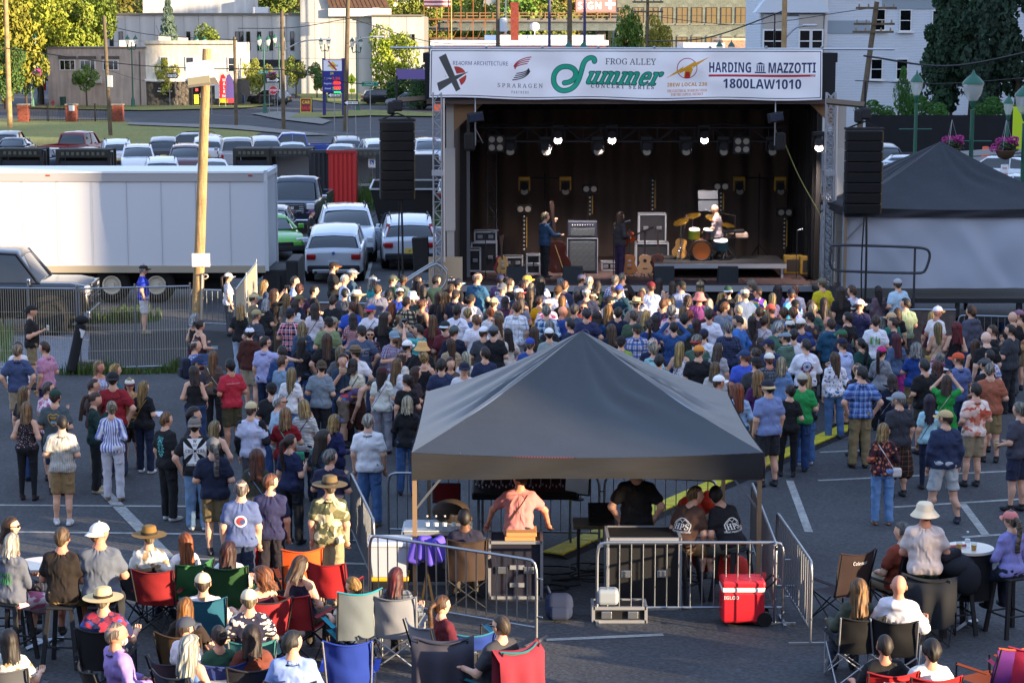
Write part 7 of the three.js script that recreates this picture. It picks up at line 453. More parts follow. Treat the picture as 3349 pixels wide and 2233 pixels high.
const PR={},PRINT={
chop:[(c,S)=>{c.translate(S/2,S*.44);c.fillStyle='#e4e4e4';for(let i=0;i<4;i++){c.rotate(PI/2);c.beginPath();c.moveTo(-14,-10);c.quadraticCurveTo(-30,-70,-90,-118);c.lineTo(90,-118);c.quadraticCurveTo(30,-70,14,-10);c.fill();}txt(c,'CHOPPERS',0,0,44,'#111','bold {}px serif',0,'center',200);txt(c,'W',0,-88,40,'#111');txt(c,'EST',0,-52,28,'#111');txt(c,'COAST',0,60,26,'#111','bold {}px sans-serif',PI/2);txt(c,'LONG BEACH CA',0,128,24,'#ddd');},.36,.42,1.24,1],
teal:[(c,S)=>{c.strokeStyle='#5ab8b8';c.lineWidth=9;c.beginPath();c.ellipse(128,140,46,78,.1,0,7);c.stroke();c.beginPath();c.ellipse(128,140,24,50,.1,0,7);c.stroke();txt(c,'FEST',128,34,52,'#5ab8b8','bold {}px serif',.1);for(let i=0;i<14;i++){c.fillStyle='#7ac8c0';c.fillRect(120+62*Math.cos(i*.45),134+92*Math.sin(i*.45),18,14);}},.26,.36,1.22,1],
shield:[(c,S)=>{c.strokeStyle='#c8962a';c.lineWidth=12;c.beginPath();c.moveTo(40,60);c.lineTo(80,40);c.lineTo(128,56);c.lineTo(176,40);c.lineTo(216,60);c.quadraticCurveTo(226,170,128,226);c.quadraticCurveTo(30,170,40,60);c.stroke();c.fillStyle='#8ab0c8';c.fillRect(84,150,88,40);c.fillStyle='#c8962a';c.fillRect(76,84,104,18);c.fillRect(90,112,76,12);},.24,.26,1.28,1],
know:[(c,S)=>{txt(c,'You know',128,70,56,'#c8ccd4','{}px serif');txt(c,"who's on",128,130,56,'#c8ccd4','{}px serif');txt(c,'and',190,190,56,'#c8ccd4','{}px serif');},.3,.26,1.25,1],
script:[(c,S)=>{txt(c,'Carhartt',128,80,62,'#2a0c10','italic bold {}px serif',-.12);c.strokeStyle='#2a0c10';c.lineWidth=7;for(let i=0;i<9;i++){const a=PI+i*PI/8;c.beginPath();c.moveTo(128+24*Math.cos(a),190+24*Math.sin(a));c.lineTo(128+62*Math.cos(a),190+62*Math.sin(a));c.stroke();}},.28,.26,1.28,1],
wheel:[(c,S)=>{c.strokeStyle='#27417e';c.lineWidth=13;c.beginPath();c.arc(128,118,84,0,7);c.stroke();c.lineWidth=5;for(let i=0;i<12;i++){c.beginPath();c.moveTo(128,118);c.lineTo(128+84*Math.cos(i*PI/6),118+84*Math.sin(i*PI/6));c.stroke();}c.fillStyle='#27417e';c.beginPath();c.arc(128,118,18,0,7);c.fill();const q=rng(5);for(let i=0;i<60;i++){const a=q()*PI;c.fillStyle=['#a03040','#2c3a70','#7a2434'][i%3];c.beginPath();c.arc(128+Math.cos(a)*(70+q()*45),118+Math.sin(a)*(70+q()*45),9,0,7);c.fill();}},.27,.27,1.24,1],
trees:[(c,S)=>{const q=rng(9);for(let i=0;i<22;i++){c.fillStyle=['#5a8a4a','#8ab86a','#a8c890','#b0d0d0'][i%4];const x=30+q()*190,h=60+q()*110;c.fillRect(x,190-h,16,h);}txt(c,'Green Mountain',128,222,26,'#6a8ab0');},.3,.26,1.24,1],
hps:[(c,S)=>{c.strokeStyle='#e4e0d4';c.lineWidth=11;c.beginPath();c.moveTo(24,200);c.lineTo(24,120);c.quadraticCurveTo(128,-20,232,120);c.lineTo(232,200);c.stroke();c.lineWidth=8;c.beginPath();c.moveTo(52,106);c.lineTo(96,70);c.lineTo(128,98);c.lineTo(162,64);c.lineTo(206,106);c.stroke();txt(c,'HPS',128,148,92,'#ece8dc','bold {}px serif');txt(c,'EVENT PRODUCTIONS',128,206,26,'#e4e0d4');},.3,.28,1.24,1],
tiny:[(c,S)=>{txt(c,'Saker it down tonight',128,128,26,'#f0e0e0','italic {}px serif');},.26,.2,1.33,1],
bee:[(c,S)=>{c.strokeStyle='#d8d8d0';c.lineWidth=9;c.beginPath();c.ellipse(150,150,60,34,-.5,0,7);c.stroke();c.beginPath();c.ellipse(90,110,42,24,.7,0,7);c.stroke();txt(c,'HELP',180,90,36,'#d8d8d0','bold {}px sans-serif',-.35);},.26,.24,1.24,1],
bike:[(c,S)=>{c.strokeStyle='#9aa4c8';c.lineWidth=4;c.beginPath();c.arc(110,100,80,2.4,6);c.stroke();const q=rng(3);for(let i=0;i<40;i++){c.fillStyle=['#d8d8e0','#8a90a8','#b03a40'][i%3];c.fillRect(100+q()*90,60+q()*170,5+q()*14,4+q()*10);}},.28,.3,1.2,1],
dream:[(c,S)=>{c.strokeStyle='#9a4038';c.lineWidth=7;c.beginPath();c.ellipse(128,130,80,100,0,PI,7);c.stroke();for(let i=0;i<7;i++){c.strokeStyle=i%2?'#c8c8b8':'#6a9a88';c.beginPath();c.moveTo(128,60);c.lineTo(60+i*23,220);c.stroke();}},.27,.32,1.16,1],
us:[(c,S)=>{txt(c,'US',190,100,70,'#d8d8d8');},.3,.22,1.35,1],
sign:[(c,S)=>{c.fillStyle='#dcdce0';c.fillRect(50,40,150,60);c.fillStyle='#2a2040';c.fillRect(96,50,20,160);c.fillRect(140,60,16,120);c.fillStyle='#dcdce0';c.fillRect(60,120,60,90);},.24,.26,1.26,1],
crest:[(c,S)=>{c.fillStyle='#b8c0d0';c.beginPath();c.arc(128,120,80,0,7);c.fill();c.fillStyle='#9a3a40';c.beginPath();c.arc(128,120,56,0,7);c.fill();c.fillStyle='#3a4a78';c.beginPath();c.arc(150,130,34,0,7);c.fill();},.26,.26,1.22,1],
green:[(c,S)=>{c.fillStyle='#3a8a4a';for(let i=0;i<5;i++) c.fillRect(50+i*32,60,18,40);for(let i=0;i<5;i++) c.fillRect(50+i*32,120,18,80);},.26,.26,1.2,1],
badge:[(c,S)=>{c.strokeStyle='#d8d8d8';c.lineWidth=14;c.beginPath();c.arc(128,128,70,0,7);c.stroke();},.09,.09,1.33,0],
jersey:[(c,S)=>{c.strokeStyle='#4ac0b0';c.lineWidth=12;c.strokeRect(60,80,60,120);c.beginPath();c.moveTo(150,200);c.lineTo(150,80);c.lineTo(200,80);c.lineTo(200,200);c.stroke();},.3,.3,1.15,1],
fruit:[(c,S)=>{c.fillStyle='#d8a838';c.fillRect(110,60,40,70);c.fillStyle='#c8c0a8';c.beginPath();c.ellipse(128,170,60,30,0,0,7);c.fill();},.26,.26,1.2,0],
gold:[(c,S)=>{c.strokeStyle='#c0983a';c.lineWidth=10;c.beginPath();c.arc(170,80,34,0,7);c.stroke();c.beginPath();c.moveTo(150,80);c.lineTo(190,80);c.stroke();},.26,.26,1.3,1],
text:[(c,S)=>{c.fillStyle='#c0983a';c.fillRect(120,40,16,24);txt(c,'BEER',128,130,54,'#70767e','bold {}px serif');c.fillStyle='#c0983a';c.fillRect(70,80,116,4);},.26,.22,1.24,1],
club:[(c,S)=>{txt(c,'V4',128,100,80,'#d0d0d8');txt(c,'CLUB',128,180,50,'#d0d0d8');},.22,.2,1.26,1]};
const printUV=k=>PR[k]||=cell(PRINT[k][0]);
const PEOPLE=[];
function addPerson(x,z,h,f,sex,pose,o,label,y0=0){const lod=o.near?.026:.037,g=thing('person',label,'person',x,y0,z,-R(f),o.group),s=h/1.752,w=s*(1+((o.w||1)-1)*.6);g.scale.set(w,s,w);
const j=skel(sex,pose),yaw=R(o.yaw||0),nod=R(o.nod||0),q=(a,n,gm,m)=>part(n,gm,m,g,1);
q(0,'body',bodyGeo(sex,pose,yaw,nod,lod,o.bot[0]==='jean'||o.bot[0]==='legg'?1:0,['long','hood','rag'].includes(o.top[0])?1:0),skinM(o.skin||'l'));let top=null;
const[tk,tc,tc2]=o.top;if(tk!=='none'){const rag=tk==='rag';top=q(0,{hood:'hoodie',dress:'dress',tank:'vest_top'}[tk]||'shirt',topGeo(sex,pose,rag?'tee':tk==='polo'?'tee':tk,lod),clothM(tc));if(rag) for(const n of 'RL') q(0,'sleeve',topGeo(sex,pose,'slv'+n,lod),clothM(tc2)).scale.set(1.03,1.004,1.04);
if(tk==='polo'||o.collar){const n=j.T([0,1.455,.012]),c=Lt([[.066,.03],[.078,-.004],[.096,-.018],[.07,-.004],[.062,.028]],16).scale(1,1,1.05);c.rotateX((j.q.lean||0)+.12);q(0,'collar',c.translate(...n),clothM(tc));}}
const[bk,bc]=o.bot;if(bk!=='none') q(0,{short:'shorts',skirt:'skirt'}[bk]||'trousers',botGeo(sex,pose,bk,lod),clothM(bc));for(const n of 'RL') q(0,'shoe',shoeGeo(sex,pose,n),mat(o.shoe||'2a2a2e',.7));g.rotation.z=R(rr(-1.6,1.6));
const HM=HEADM(j,yaw,nod),onHead=m=>{m.applyMatrix4(HM);return m;};
if(o.hair&&o.hair[0]!=='none') onHead(q(0,'hair',hairGeo(o.hair[0]),hairM(o.hair[1])));
if(o.beard){onHead(q(0,'beard',geoC.beard||=Sp(1,0,-.068,-.052,.056,.05,.05,10,8),hairM(o.beard)));}
if(o.hat){const hg=hatGeo(o.hat[0]),H=new THREE.Group();H.name='hat';for(const k in hg) part(k,hg[k],mat(k==='crown'?o.hat[1]:k==='band'?'2a2420':o.hat[2]||o.hat[1],.85),H,1);onHead(H);g.add(H);}
if(o.sung) onHead(q(0,'sunglasses',geoC.sg||=merge([RB(.05,.036,.012,.008,.032,.008,-.098),RB(.05,.036,.012,.008,-.032,.008,-.098),Bx(.02,.008,.008,0,.014,-.1),Bx(.006,.01,.1,.079,.012,-.05),Bx(.006,.01,.1,-.079,.012,-.05)]),mGlass));
g.updateMatrixWorld(true);const tst=top&&new THREE.Mesh(top.geometry);const T=j.T;
if(o.print&&top){const[,pw,ph,cy,back]=PRINT[o.print],c=T([0,cy,0]);q(0,'shirt_print',printUV(o.print)(patch(tst,o.print==='badge'?-.08:0,c[1],pw,ph,back)),printMat);}
if(o.strap&&top){const[sc,side,bag]=o.strap,sg=strapGeo(tst,T,side==='l'?-1:1);if(sg) q(0,'shoulder_strap',sg,mat(sc,.8));if(bag){const b=T([(side==='l'?1:-1)*.21,.95,.06]);q(0,'shoulder_bag',merge([RB(.2,.17,.1,.045,b[0],b[1]-.02,b[2])]),mat(bag,.75));}}
if(o.pack&&top){const p=T([0,1.22,.2]);q(0,'backpack',merge([RB(.3,.42,.17,.07,...p),RB(.22,.18,.06,.03,p[0],p[1]-.08,p[2]+.1)]),mat(o.pack,.85));}
if(o.hold){const w=V(...j['wr'+(o.hold[2]||'R')]),e=V(...j['el'+(o.hold[2]||'R')]),p=w.clone().addScaledVector(w.clone().sub(e).normalize(),.09).add(V(0,.02,-.03));if(o.hold[0]==='phone'&&pose==='s4') p.set(0,j.wrR[1]+.1,j.wrR[2]-.03);p.applyMatrix4(g.matrixWorld);const k=o.hold[0],nm={cup:'plastic_cup',can:'drink_can',phone:'mobile_phone',cam:'camera',paper:'paper_sheet'}[k];
if(k==='cup'){const c=thing(nm,'clear plastic cup held by '+label,'cup',p.x,p.y-.05,p.z);part('cup_wall',cupG(),mClear,c,1);part('beer',Cy(.034,.029,.06,0,.034,0),mat('d89a3a',.3),c,1);}else tag(part(nm,k==='can'?merge([Cy(.033,.033,.1,p.x,p.y,p.z),Cy(.026,.033,.012,p.x,p.y+.056,p.z)]):k==='phone'?RB(.145,.075,.01,.004,p.x,p.y,p.z):k==='cam'?merge([RB(.14,.1,.07,.02,p.x,p.y+.03,p.z),Cy(.035,.035,.09,p.x,p.y+.03,p.z-.06,12,PI/2)]):Bx(.2,.004,.14,p.x,p.y,p.z,.5),mat(o.hold[1]||'18181c',.4)),{can:'drink can',phone:'mobile phone',cam:'camera',paper:'sheet of paper'}[k]+' held by '+label,k==='cam'?'camera':k);}
return g;}
const KEYS={c:'cap',cb:'capb',bk:'bucket',fd:'fedora',wd:'wide',cw:'cowboy',fl:'flat',bn:'beanie',vs:'visor'};
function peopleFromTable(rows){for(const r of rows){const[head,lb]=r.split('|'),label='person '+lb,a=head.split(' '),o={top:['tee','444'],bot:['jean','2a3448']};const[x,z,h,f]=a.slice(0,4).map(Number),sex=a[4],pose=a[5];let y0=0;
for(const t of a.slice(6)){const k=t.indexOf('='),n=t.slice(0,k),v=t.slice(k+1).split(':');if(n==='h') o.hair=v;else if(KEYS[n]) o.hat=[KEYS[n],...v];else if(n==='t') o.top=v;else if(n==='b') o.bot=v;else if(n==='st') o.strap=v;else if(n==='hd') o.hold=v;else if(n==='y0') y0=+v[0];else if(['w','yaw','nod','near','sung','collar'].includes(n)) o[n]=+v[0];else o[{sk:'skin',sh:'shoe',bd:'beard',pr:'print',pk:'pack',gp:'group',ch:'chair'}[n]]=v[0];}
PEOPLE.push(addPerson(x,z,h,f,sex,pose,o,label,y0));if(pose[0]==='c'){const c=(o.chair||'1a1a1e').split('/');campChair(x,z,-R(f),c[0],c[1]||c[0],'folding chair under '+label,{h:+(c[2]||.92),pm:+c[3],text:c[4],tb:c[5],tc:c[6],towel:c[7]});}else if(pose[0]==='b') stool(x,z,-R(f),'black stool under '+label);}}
peopleFromTable(['-7.32 -54.00 1.63 71 F s0 h=pony:3a2a20 c=e6e2d8:d8d4c8 t=tee:d8d8e2 b=jean:55585e sung=1|in white shirt and pale trucker cap behind the wire fence',
'-6.18 -52.32 1.63 49 F s1 h=wavy:b08a50 t=long:2a3a58 b=jean:2a3448|with long wavy blond hair and dark blue jacket by the barrier',
'-5.68 -49.98 1.68 59 F s4 h=lcurl:6a4020 t=tee:2a2624 hd=cam b=jean:5a5040|with long curly brown hair raising a camera',
'-6.00 -48.72 1.75 67 M s0 c=c8b88a:6a9a98 t=tee:7a6a50 h=short:6a5a4a b=jean:4a4c54|in tan cap with teal brim and brown shirt',
'-5.75 -48.57 1.64 25 F s1 h=bob:b8bcc0 t=tee:202226 yaw=-20 b=jean:2a3448|with silver bob hair and black top',
'-5.42 -52.16 1.75 85 M s1 h=short:4a4642 t=tee:9ab4dc collar=1 b=jean:8a8470|with short greying hair in light blue shirt at the barrier',
'-5.09 -50.15 1.79 27 M s5 h=curl:5a2a14 t=tee:4a3048 yaw=-20 b=jean:5a5040|with curly reddish hair and plum shirt',
'-4.75 -50.28 1.74 65 M s1 h=short:1a1410 t=tee:17171a b=jean:4a4c54|with dark swept-up hair and black tee near the barrier',
'-5.28 -49.33 1.66 38 F s2 h=long:8a7048 t=tee:75706a b=jean:26406c|with long dark blond hair and grey tee',
'-4.93 -48.48 1.74 56 M s1 c=6a6440 t=tee:1c2034 h=short:5a4a3a sung=1 b=jean:5a5040|in olive cap and sunglasses',
'-5.01 -48.38 1.62 31 F s1 h=mid:2a1e18 t=tee:dcd8da b=jean:1c1e26|with dark shoulder-length hair and white tee behind the red plaid shirt',
'-4.78 -45.41 1.82 20 M s1 w=1.08 c=151a30 t=tee:plaidR collar=1 h=buzz:3a2e28 b=jean:2a3a5a|in red plaid shirt and navy cap',
'-4.43 -44.45 1.66 1 F s2 h=mid:a08a60 t=long:3a506e b=short:7a6a50|with streaked blond hair and denim blue top',
'-4.47 -47.35 1.68 -3 F s1 h=mid:35221a t=tee:d6ced2 st=222 yaw=-20 b=jean:2a3448|with dark curly hair and white tee carrying a dark strap',
'-4.23 -42.20 1.65 15 F s5 h=long:1c1614 t=long:15151a b=jean:2a4670 sung=1 yaw=20|with long black hair in black sweater',
'-3.92 -44.07 1.82 -6 M s1 w=1.05 c=1a1c18:8a9a4a t=tee:7a8a62 h=buzz:4a3a2e bd=5a4a3a yaw=-20 b=jean:3a5478|in sage shirt and black cap with green brim',
'-3.82 -44.59 1.74 42 M s1 c=8a8474 t=tee:3a3c40 h=fringe:8a8680 bd=9a948c b=short:7a6a50|in faded tan cap beside the sage shirt',
'-3.75 -42.10 1.74 -3 M s3 c=161a2c h=wavy:5a3c26 t=tee:14161c w=1.08 b=jean:1c1e26|in navy cap over long brown hair',
'-6.12 -47.16 1.70 23 F s1 h=mid:c09a60 t=tee:17171a b=jean:a9b9ce yaw=-35|in pale denim overalls over black tee',
'-5.57 -45.50 1.79 44 M s3 c=a2936a t=tee:3a3f4a h=fringe:8a8074 b=jean:20242c|in khaki cap and slate tee beside the overalls',
'-5.40 -43.13 1.73 17 M s0 c=e6e4ec:5a4a50 t=hood:472018 b=short:9a8c74 h=short:2a201c bd=2a201c yaw=-20|in maroon hoodie and white trucker cap',
'-6.95 -45.95 1.62 43 F s1 h=curly:b4b6b8 t=tank:141416 b=skirt:4a1c2c|with curly silver hair and black vest top by the fence',
'-6.72 -45.02 1.62 43 F s1 h=bun:3a2a22 t=tank:3a1216 b=jean:46618c hd=phone:8ab0c0|in maroon vest top looking at a phone',
'-6.22 -40.98 1.78 66 M s0 h=fringe:6a5a50 t=tee:plaidB pk=1a2034 b=jean:3a3c44|bald in blue plaid shirt with a navy backpack',
'-5.88 -39.00 1.75 108 M s2 c=1c2f5c h=short:2a1c16 bd=2a1c16 t=tee:2a2a34 sung=1 hd=cup b=jean:26406c|bearded in blue cap and sunglasses',
'-5.77 -40.30 1.66 14 F s1 h=long:8a6038 t=long:57473f b=jean:18181c st=d8d0c4:l|with long chestnut hair in taupe jacket with white strap',
'-5.19 -38.58 1.77 -28 M s1 near=1 h=short:14100e bd=1a1412 t=tee:b8293b b=short:4a452e pr=tiny sk=t|in bright red tee and olive shorts',
'-4.88 -41.29 1.80 22 M s7 near=1 h=short:3a2a20 t=tee:a9a9cf collar=1 b=jean:1c2c48 sung=1 bd=3a2a20 yaw=35|in lavender shirt with an arm round a friend',
'-4.45 -40.21 1.78 -2 M s0 near=1 w=1.06 h=buzz:2a1e18 t=long:24406e b=jean:26344e yaw=-20|in blue sweatshirt under a friend\'s arm',
'-4.34 -39.21 1.74 48 M s2 near=1 h=short:6a4a30 t=long:7890a6 sung=1 b=jean:2a3040|in chambray shirt and sunglasses',
'-4.11 -38.38 1.64 8 F s2 near=1 h=long:a58c60 t=tee:e0dedd b=jean:5a7ca8 st=6a3a2a hd=cup|with long blond hair in white puffed blouse',
'-3.58 -38.64 1.74 9 M s1 near=1 cb=4a3a28 h=buzz:5a4632 t=tee:7d8a94 b=jean:1a1a1e yaw=-20|in grey-blue tee and backward brown cap',
'-5.84 -38.44 1.66 3 F s1 near=1 h=mid:3a2820 t=tank:16161a b=jean:26406a yaw=-35|in black cross-back top and blue jeans',
'-3.35 -40.89 1.65 1 F s3 h=long:8a7450 t=tee:5a5a5e b=jean:26406c|with long blond hair behind the brown fedora',
'-3.02 -40.35 1.75 -5 M s3 near=1 fd=7a6248 t=tee:e6e2e4 h=buzz:5a4634 yaw=-35 b=short:7a6a50|in brown fedora and white tee',
'-3.16 -39.40 1.74 167 M s6 near=1 h=curl:4a3020 t=tee:27394e collar=1 b=jean:17171c hd=phone:c0a080|with curly hair and moustache in navy shirt',
'-2.99 -39.40 1.64 -1 F s0 near=1 h=bob:30221c t=long:d9d5be b=skirt:4a2c24 st=1a1a1a yaw=35|in cream sweater with dark bob hair',
'-2.40 -38.58 1.63 5 F s2 near=1 c=4a1620 h=long:3a2620 t=tee:d8d8cc b=jean:8a8a94 st=9a7ab0 yaw=35|in maroon cap with long dark hair and grey trousers',
'-3.18 -39.22 1.64 94 F s8 near=1 h=curl:7a6a54 t=tank:florU b=short:8a7a6a|bending over in floral vest top',
'-4.13 -36.10 1.74 4 M s1 near=1 c=15151a t=tee:16161a h=buzz:2a2018 yaw=-20 b=jean:26406c|in black cap and black tee behind the silver-haired man',
'-3.89 -34.60 1.80 68 M s1 near=1 h=short:d4d4d2 t=long:9ab0c2 b=jean:8a7c68 sung=1|with silver hair and dark glasses in pale blue shirt',
'-4.21 -33.84 1.80 12 M s2 near=1 c=c8b48a t=rag:c9cbe0:14151c b=short:54555c h=buzz:6a5444|in white raglan shirt with black sleeves',
'-3.70 -34.02 1.67 5 F s5 near=1 h=mid:a67a4c t=tee:8c1420 b=jean:26324c st=4aa080:l:2a8a68 w=1.1|with long ginger blond hair in red blouse',
'-3.45 -34.62 1.69 19 F s6 near=1 h=bob:c09c5c t=long:strW st=1c2444 b=jean:1c2030 yaw=-35|in striped sweater with short blond hair',
'-2.87 -33.54 1.64 36 F s1 near=1 c=26406e h=bob:b08a4c t=long:1a1f4c b=jean:1a1c30 st=1a1c30|in denim cap and navy jacket',
'-2.24 -32.75 1.80 4 M s0 near=1 w=1.08 h=thin:b8b0a0 t=polo:e4e2e4 b=jean:4e70a0 sh=8a7a5c|in white polo shirt and blue jeans',
'-2.91 -31.60 1.76 52 M s1 near=1 h=wavy:3a2a20 t=tee:tieD b=jean:1c2434 w=1.12|with dark wavy hair in tie-dye shirt',
'-3.35 -31.57 1.69 28 F s2 near=1 h=pony:3a281e t=tee:1a2346 b=jean:16181e yaw=20|with long dark ponytail in navy tee',
'-2.65 -30.17 1.74 16 M s5 near=1 h=short:7a7670 t=tee:20223e b=jean:1a1c24 w=1.1 yaw=20|with short grey hair in navy tee near the barrier',
'-3.76 -30.48 1.67 9 F s1 near=1 h=lcurl:6a3418 t=tee:3a3a2c st=8aa0c8:l:8aa0d0 b=jean:2a2c34 yaw=-20|with curly auburn hair and pale blue bag',
'-2.51 -28.08 1.78 3 M s0 near=1 w=1.1 wd=6a5838 h=short:7a6a5a t=tee:florG collar=1 b=short:8f8768 sh=8a7a62 yaw=-20|in wide olive hat and leafy shirt',
'-3.32 -28.33 1.77 3 M s0 near=1 w=1.05 h=buzz:7a4a2c t=tee:25284e b=jean:1e1a24 yaw=35|with cropped ginger hair in indigo tee',
'-3.69 -27.95 1.76 -4 M s0 near=1 w=1.1 h=fringe:7a706a t=tee:50608c b=jean:20304a pr=crest|bald in blue tee with a round back print',
'-4.42 -30.84 1.78 3 M s1 near=1 w=1.12 c=55585e:c8a030 h=pony:8a8680 t=tee:172038 b=short:6a5c40 sh=2a2a30 yaw=-20|with grey ponytail and grey cap in navy tee',
'-4.71 -33.09 1.62 5 F s3 near=1 h=long:a08a5c t=tank:18181c b=jean:1c1c22 yaw=35|with straight blond hair in black vest',
'-4.94 -32.45 1.80 -5 M s3 near=1 w=1.05 cb=7a7064 h=short:3a2c22 t=tee:15161a b=jean:6a88a8 pr=chop sh=c8c8c8|in black tee with a large white cross print',
'-5.13 -33.40 1.78 78 M s3 near=1 h=curl:2a1c14 t=tee:1c1c20 b=jean:222|with dark curly hair behind the cross print tee',
'-5.50 -33.13 1.75 40 M s0 near=1 h=short:8a6034 t=tee:16171a b=jean:18181a pr=teal sh=c8c8c4|young in black tee with teal print',
'-9.90 -41.77 1.63 170 F s0 h=long:5a3a24 t=long:e4e2e2 b=jean:26406c st=6a3a24:r:7a4226|with long brown hair in white sweater',
'-9.52 -40.22 1.80 -5 M s3 near=1 h=short:9a8464 t=tee:3e4c6e b=short:9a8a70 collar=1|with sandy hair in slate blue shirt',
'-9.10 -40.78 1.78 -65 M s2 near=1 h=short:5a3a20 t=polo:c08aa4 b=jean:2a3a5c hd=cup:x:L|in pink polo shirt smiling to the left',
'-10.55 -45.82 1.84 77 M s2 cb=1c1816 h=buzz:3a2a20 t=tee:1a1614 b=short:8a7a5c hd=can:c8c8c0 w=1.06|in black tee and khaki shorts by the fence',
'-7.78 -39.29 1.63 115 F s1 near=1 h=long:c09a5c t=tank:vneP b=jean:3a4a6a sk=r|laughing with long blond hair and patterned top',
'-7.40 -38.81 1.64 65 F s0 h=bob:c8a050 t=tee:1f6a78 b=jean:1c1e26|with short golden hair in teal tee',
'-6.98 -36.55 1.86 -6 M s3 near=1 w=1.12 cb=17171a t=tee:8c1c26 pr=script b=jean:26344c h=buzz:5a4634|in dark red tee and backward black cap',
'-7.34 -36.49 1.74 59 M s1 near=1 h=thin:4a3c34 t=long:3a2622 b=jean:8a7c68|with receding dark hair in brown shirt',
'-7.09 -35.26 1.72 79 F s6 near=1 h=pony:5a3e2a t=long:17322e b=jean:14161a sh=c0b090 nod=15|in dark green top with a hand at the mouth',
'-6.66 -34.57 1.68 4 F s1 near=1 h=bun:a89a7c t=long:strL b=jean:cfccd2 sh=8a6a50 yaw=-20|in blue and white striped blouse and white trousers',
'-6.84 -37.27 1.63 175 F s2 near=1 c=e0dccc:5a1c2c h=long:c4a468 t=tee:b08a54 b=short:3a2420 sung=1 sh=6a2c18|in cream and maroon cap facing away from the stage',
'-6.52 -36.80 1.65 20 F s1 near=1 h=long:b08e54 t=tee:141418 b=jean:18233c st=b08a3a:r:22302a sh=e0e0e0 hd=paper:d8dce4 yaw=20|with very long blond hair in black top',
'-8.53 -36.25 1.65 45 F s1 near=1 h=long:8a6c44 t=tee:1c1a20 b=jean:2a4068|with half-up blond hair behind the dotted top',
'-8.11 -34.61 1.66 6 F s1 near=1 h=mid:9a7448 t=tank:dots b=legg:121318 sh=2a2024|in dotted black top and black leggings',
'-8.06 -36.09 1.76 46 M s2 near=1 h=buzz:5a5048 t=tee:florP b=short:3a3c48 sung=1|in faded pink floral tee',
'-7.71 -35.06 1.80 3 M s1 near=1 c=1e3a2e h=buzz:4a3426 bd=4a3426 t=tee:485458 b=short:26304a pr=shield w=1.06|in grey tee with a gold shield and green cap',
'-7.14 -32.78 1.77 -2 M s1 near=1 h=buzz:1a1412 t=tee:strG collar=1 b=short:8f7650 sh=dedede hd=paper:dcdcdc yaw=-20|in grey striped shirt and tan shorts',
'-4.69 -54.85 1.82 75 M s5 w=1.1 c=2a1c14:8a5024 bd=5a4030 t=tee:141519 pr=badge h=buzz:3a2a22 b=jean:1c1e26|in black security tee with folded arms',
'-4.22 -52.66 1.74 76 M s0 h=short:dcdcda t=long:a8c2e6 sung=1 b=jean:3a5478|with white hair and dark glasses in light blue shirt',
'-4.10 -53.50 1.80 75 M s5 fl=8a929c t=tee:30495e bd=b0aca8 sung=1 h=buzz:8a8a88 b=jean:3a5478|in grey flat cap and dark blue tee',
'-3.99 -49.52 1.77 30 M s5 h=short:241c18 t=tee:4a4f5a yaw=-35 b=jean:4a4c54|with dark hair in charcoal tee left of the cowboy hat',
'-4.11 -48.25 1.75 34 M s1 h=short:4a3626 t=tee:16181c pr=bee yaw=-20 b=jean:5a5040|in black tee with a white bee drawing',
'-3.62 -48.86 1.78 56 M s1 cw=e8dcc0 t=long:241c1a h=wavy:2a1c16 b=jean:3a5478|in ivory cowboy hat and dark jacket',
'-3.62 -46.74 1.80 2 M s1 h=short:6a3a24 t=tee:2c52b4 b=jean:1c2844 yaw=-35|with reddish hair in royal blue tee',
'-3.16 -46.57 1.75 12 M s3 cb=2a58b0:c03040 t=tee:e2dfe8 st=222 h=buzz:5a4634 yaw=35 b=jean:5a5040|in white tee and blue red backward cap',
'-3.51 -52.65 1.70 60 F s2 c=e6e6e4 h=mid:8a8a86 t=tee:168a90 b=jean:4a4c54|in teal tee and white cap',
'-3.21 -49.93 1.80 8 M s1 c=5a4630 t=tee:6c6e80 h=buzz:6a4a34 w=1.06 b=jean:5a5040|in brown cap and grey tee near the barrier end',
'-2.97 -52.18 1.78 61 M s5 c=4a5448 t=tee:1c4434 h=short:6a5644 b=jean:1c1e26|in olive cap and dark green tee',
'-2.73 -52.30 1.78 35 M s0 h=buzz:1c1512 t=hood:5e6e66 sk=d b=jean:4a4c54|with close dark hair in grey-green hoodie',
'-2.41 -53.02 1.66 55 F s1 h=long:33231a t=tee:24242a sung=1 b=jean:1c1e26|with long dark hair and sunglasses near the stage stair',
'-2.25 -52.09 1.62 -2 F s3 h=long:5a4230 t=tee:4a3a34 b=jean:5a5040|with long brown hair below the stage stair rail',
'-2.17 -51.36 1.62 4 F s5 h=wavy:2a1e1a t=tank:florP yaw=-35 b=jean:26406c|with a hair claw and pink floral top',
'-1.87 -52.08 1.78 48 M s1 h=short:2c211a t=tee:7a8c60 b=jean:1c1e26|with short dark hair in light olive tee',
'-2.65 -49.30 1.80 21 M s3 cb=d8d0cc:22305a t=tee:2846a8 h=short:5a4030 nod=20 yaw=-35 b=jean:5a5040|in blue tee and white backward cap looking down',
'-2.95 -50.66 1.60 4 F s1 h=curly:221816 t=tee:2a2a30 b=jean:5a5040|with dark curly hair beside the blue tee',
'-2.33 -48.63 1.80 5 M s3 bk=c8c8c8 t=tee:3a4a46 h=short:8a8478 b=jean:3a5478|in pale bucket hat',
'-2.41 -47.78 1.78 26 M s1 h=short:4a3420 t=long:plaidK b=jean:2a3448|in black and cream checked flannel',
'-2.76 -47.95 1.63 2 F s5 h=wavy:8a441c t=tee:15151a yaw=35 b=jean:26406c|with sunlit auburn hair and black top',
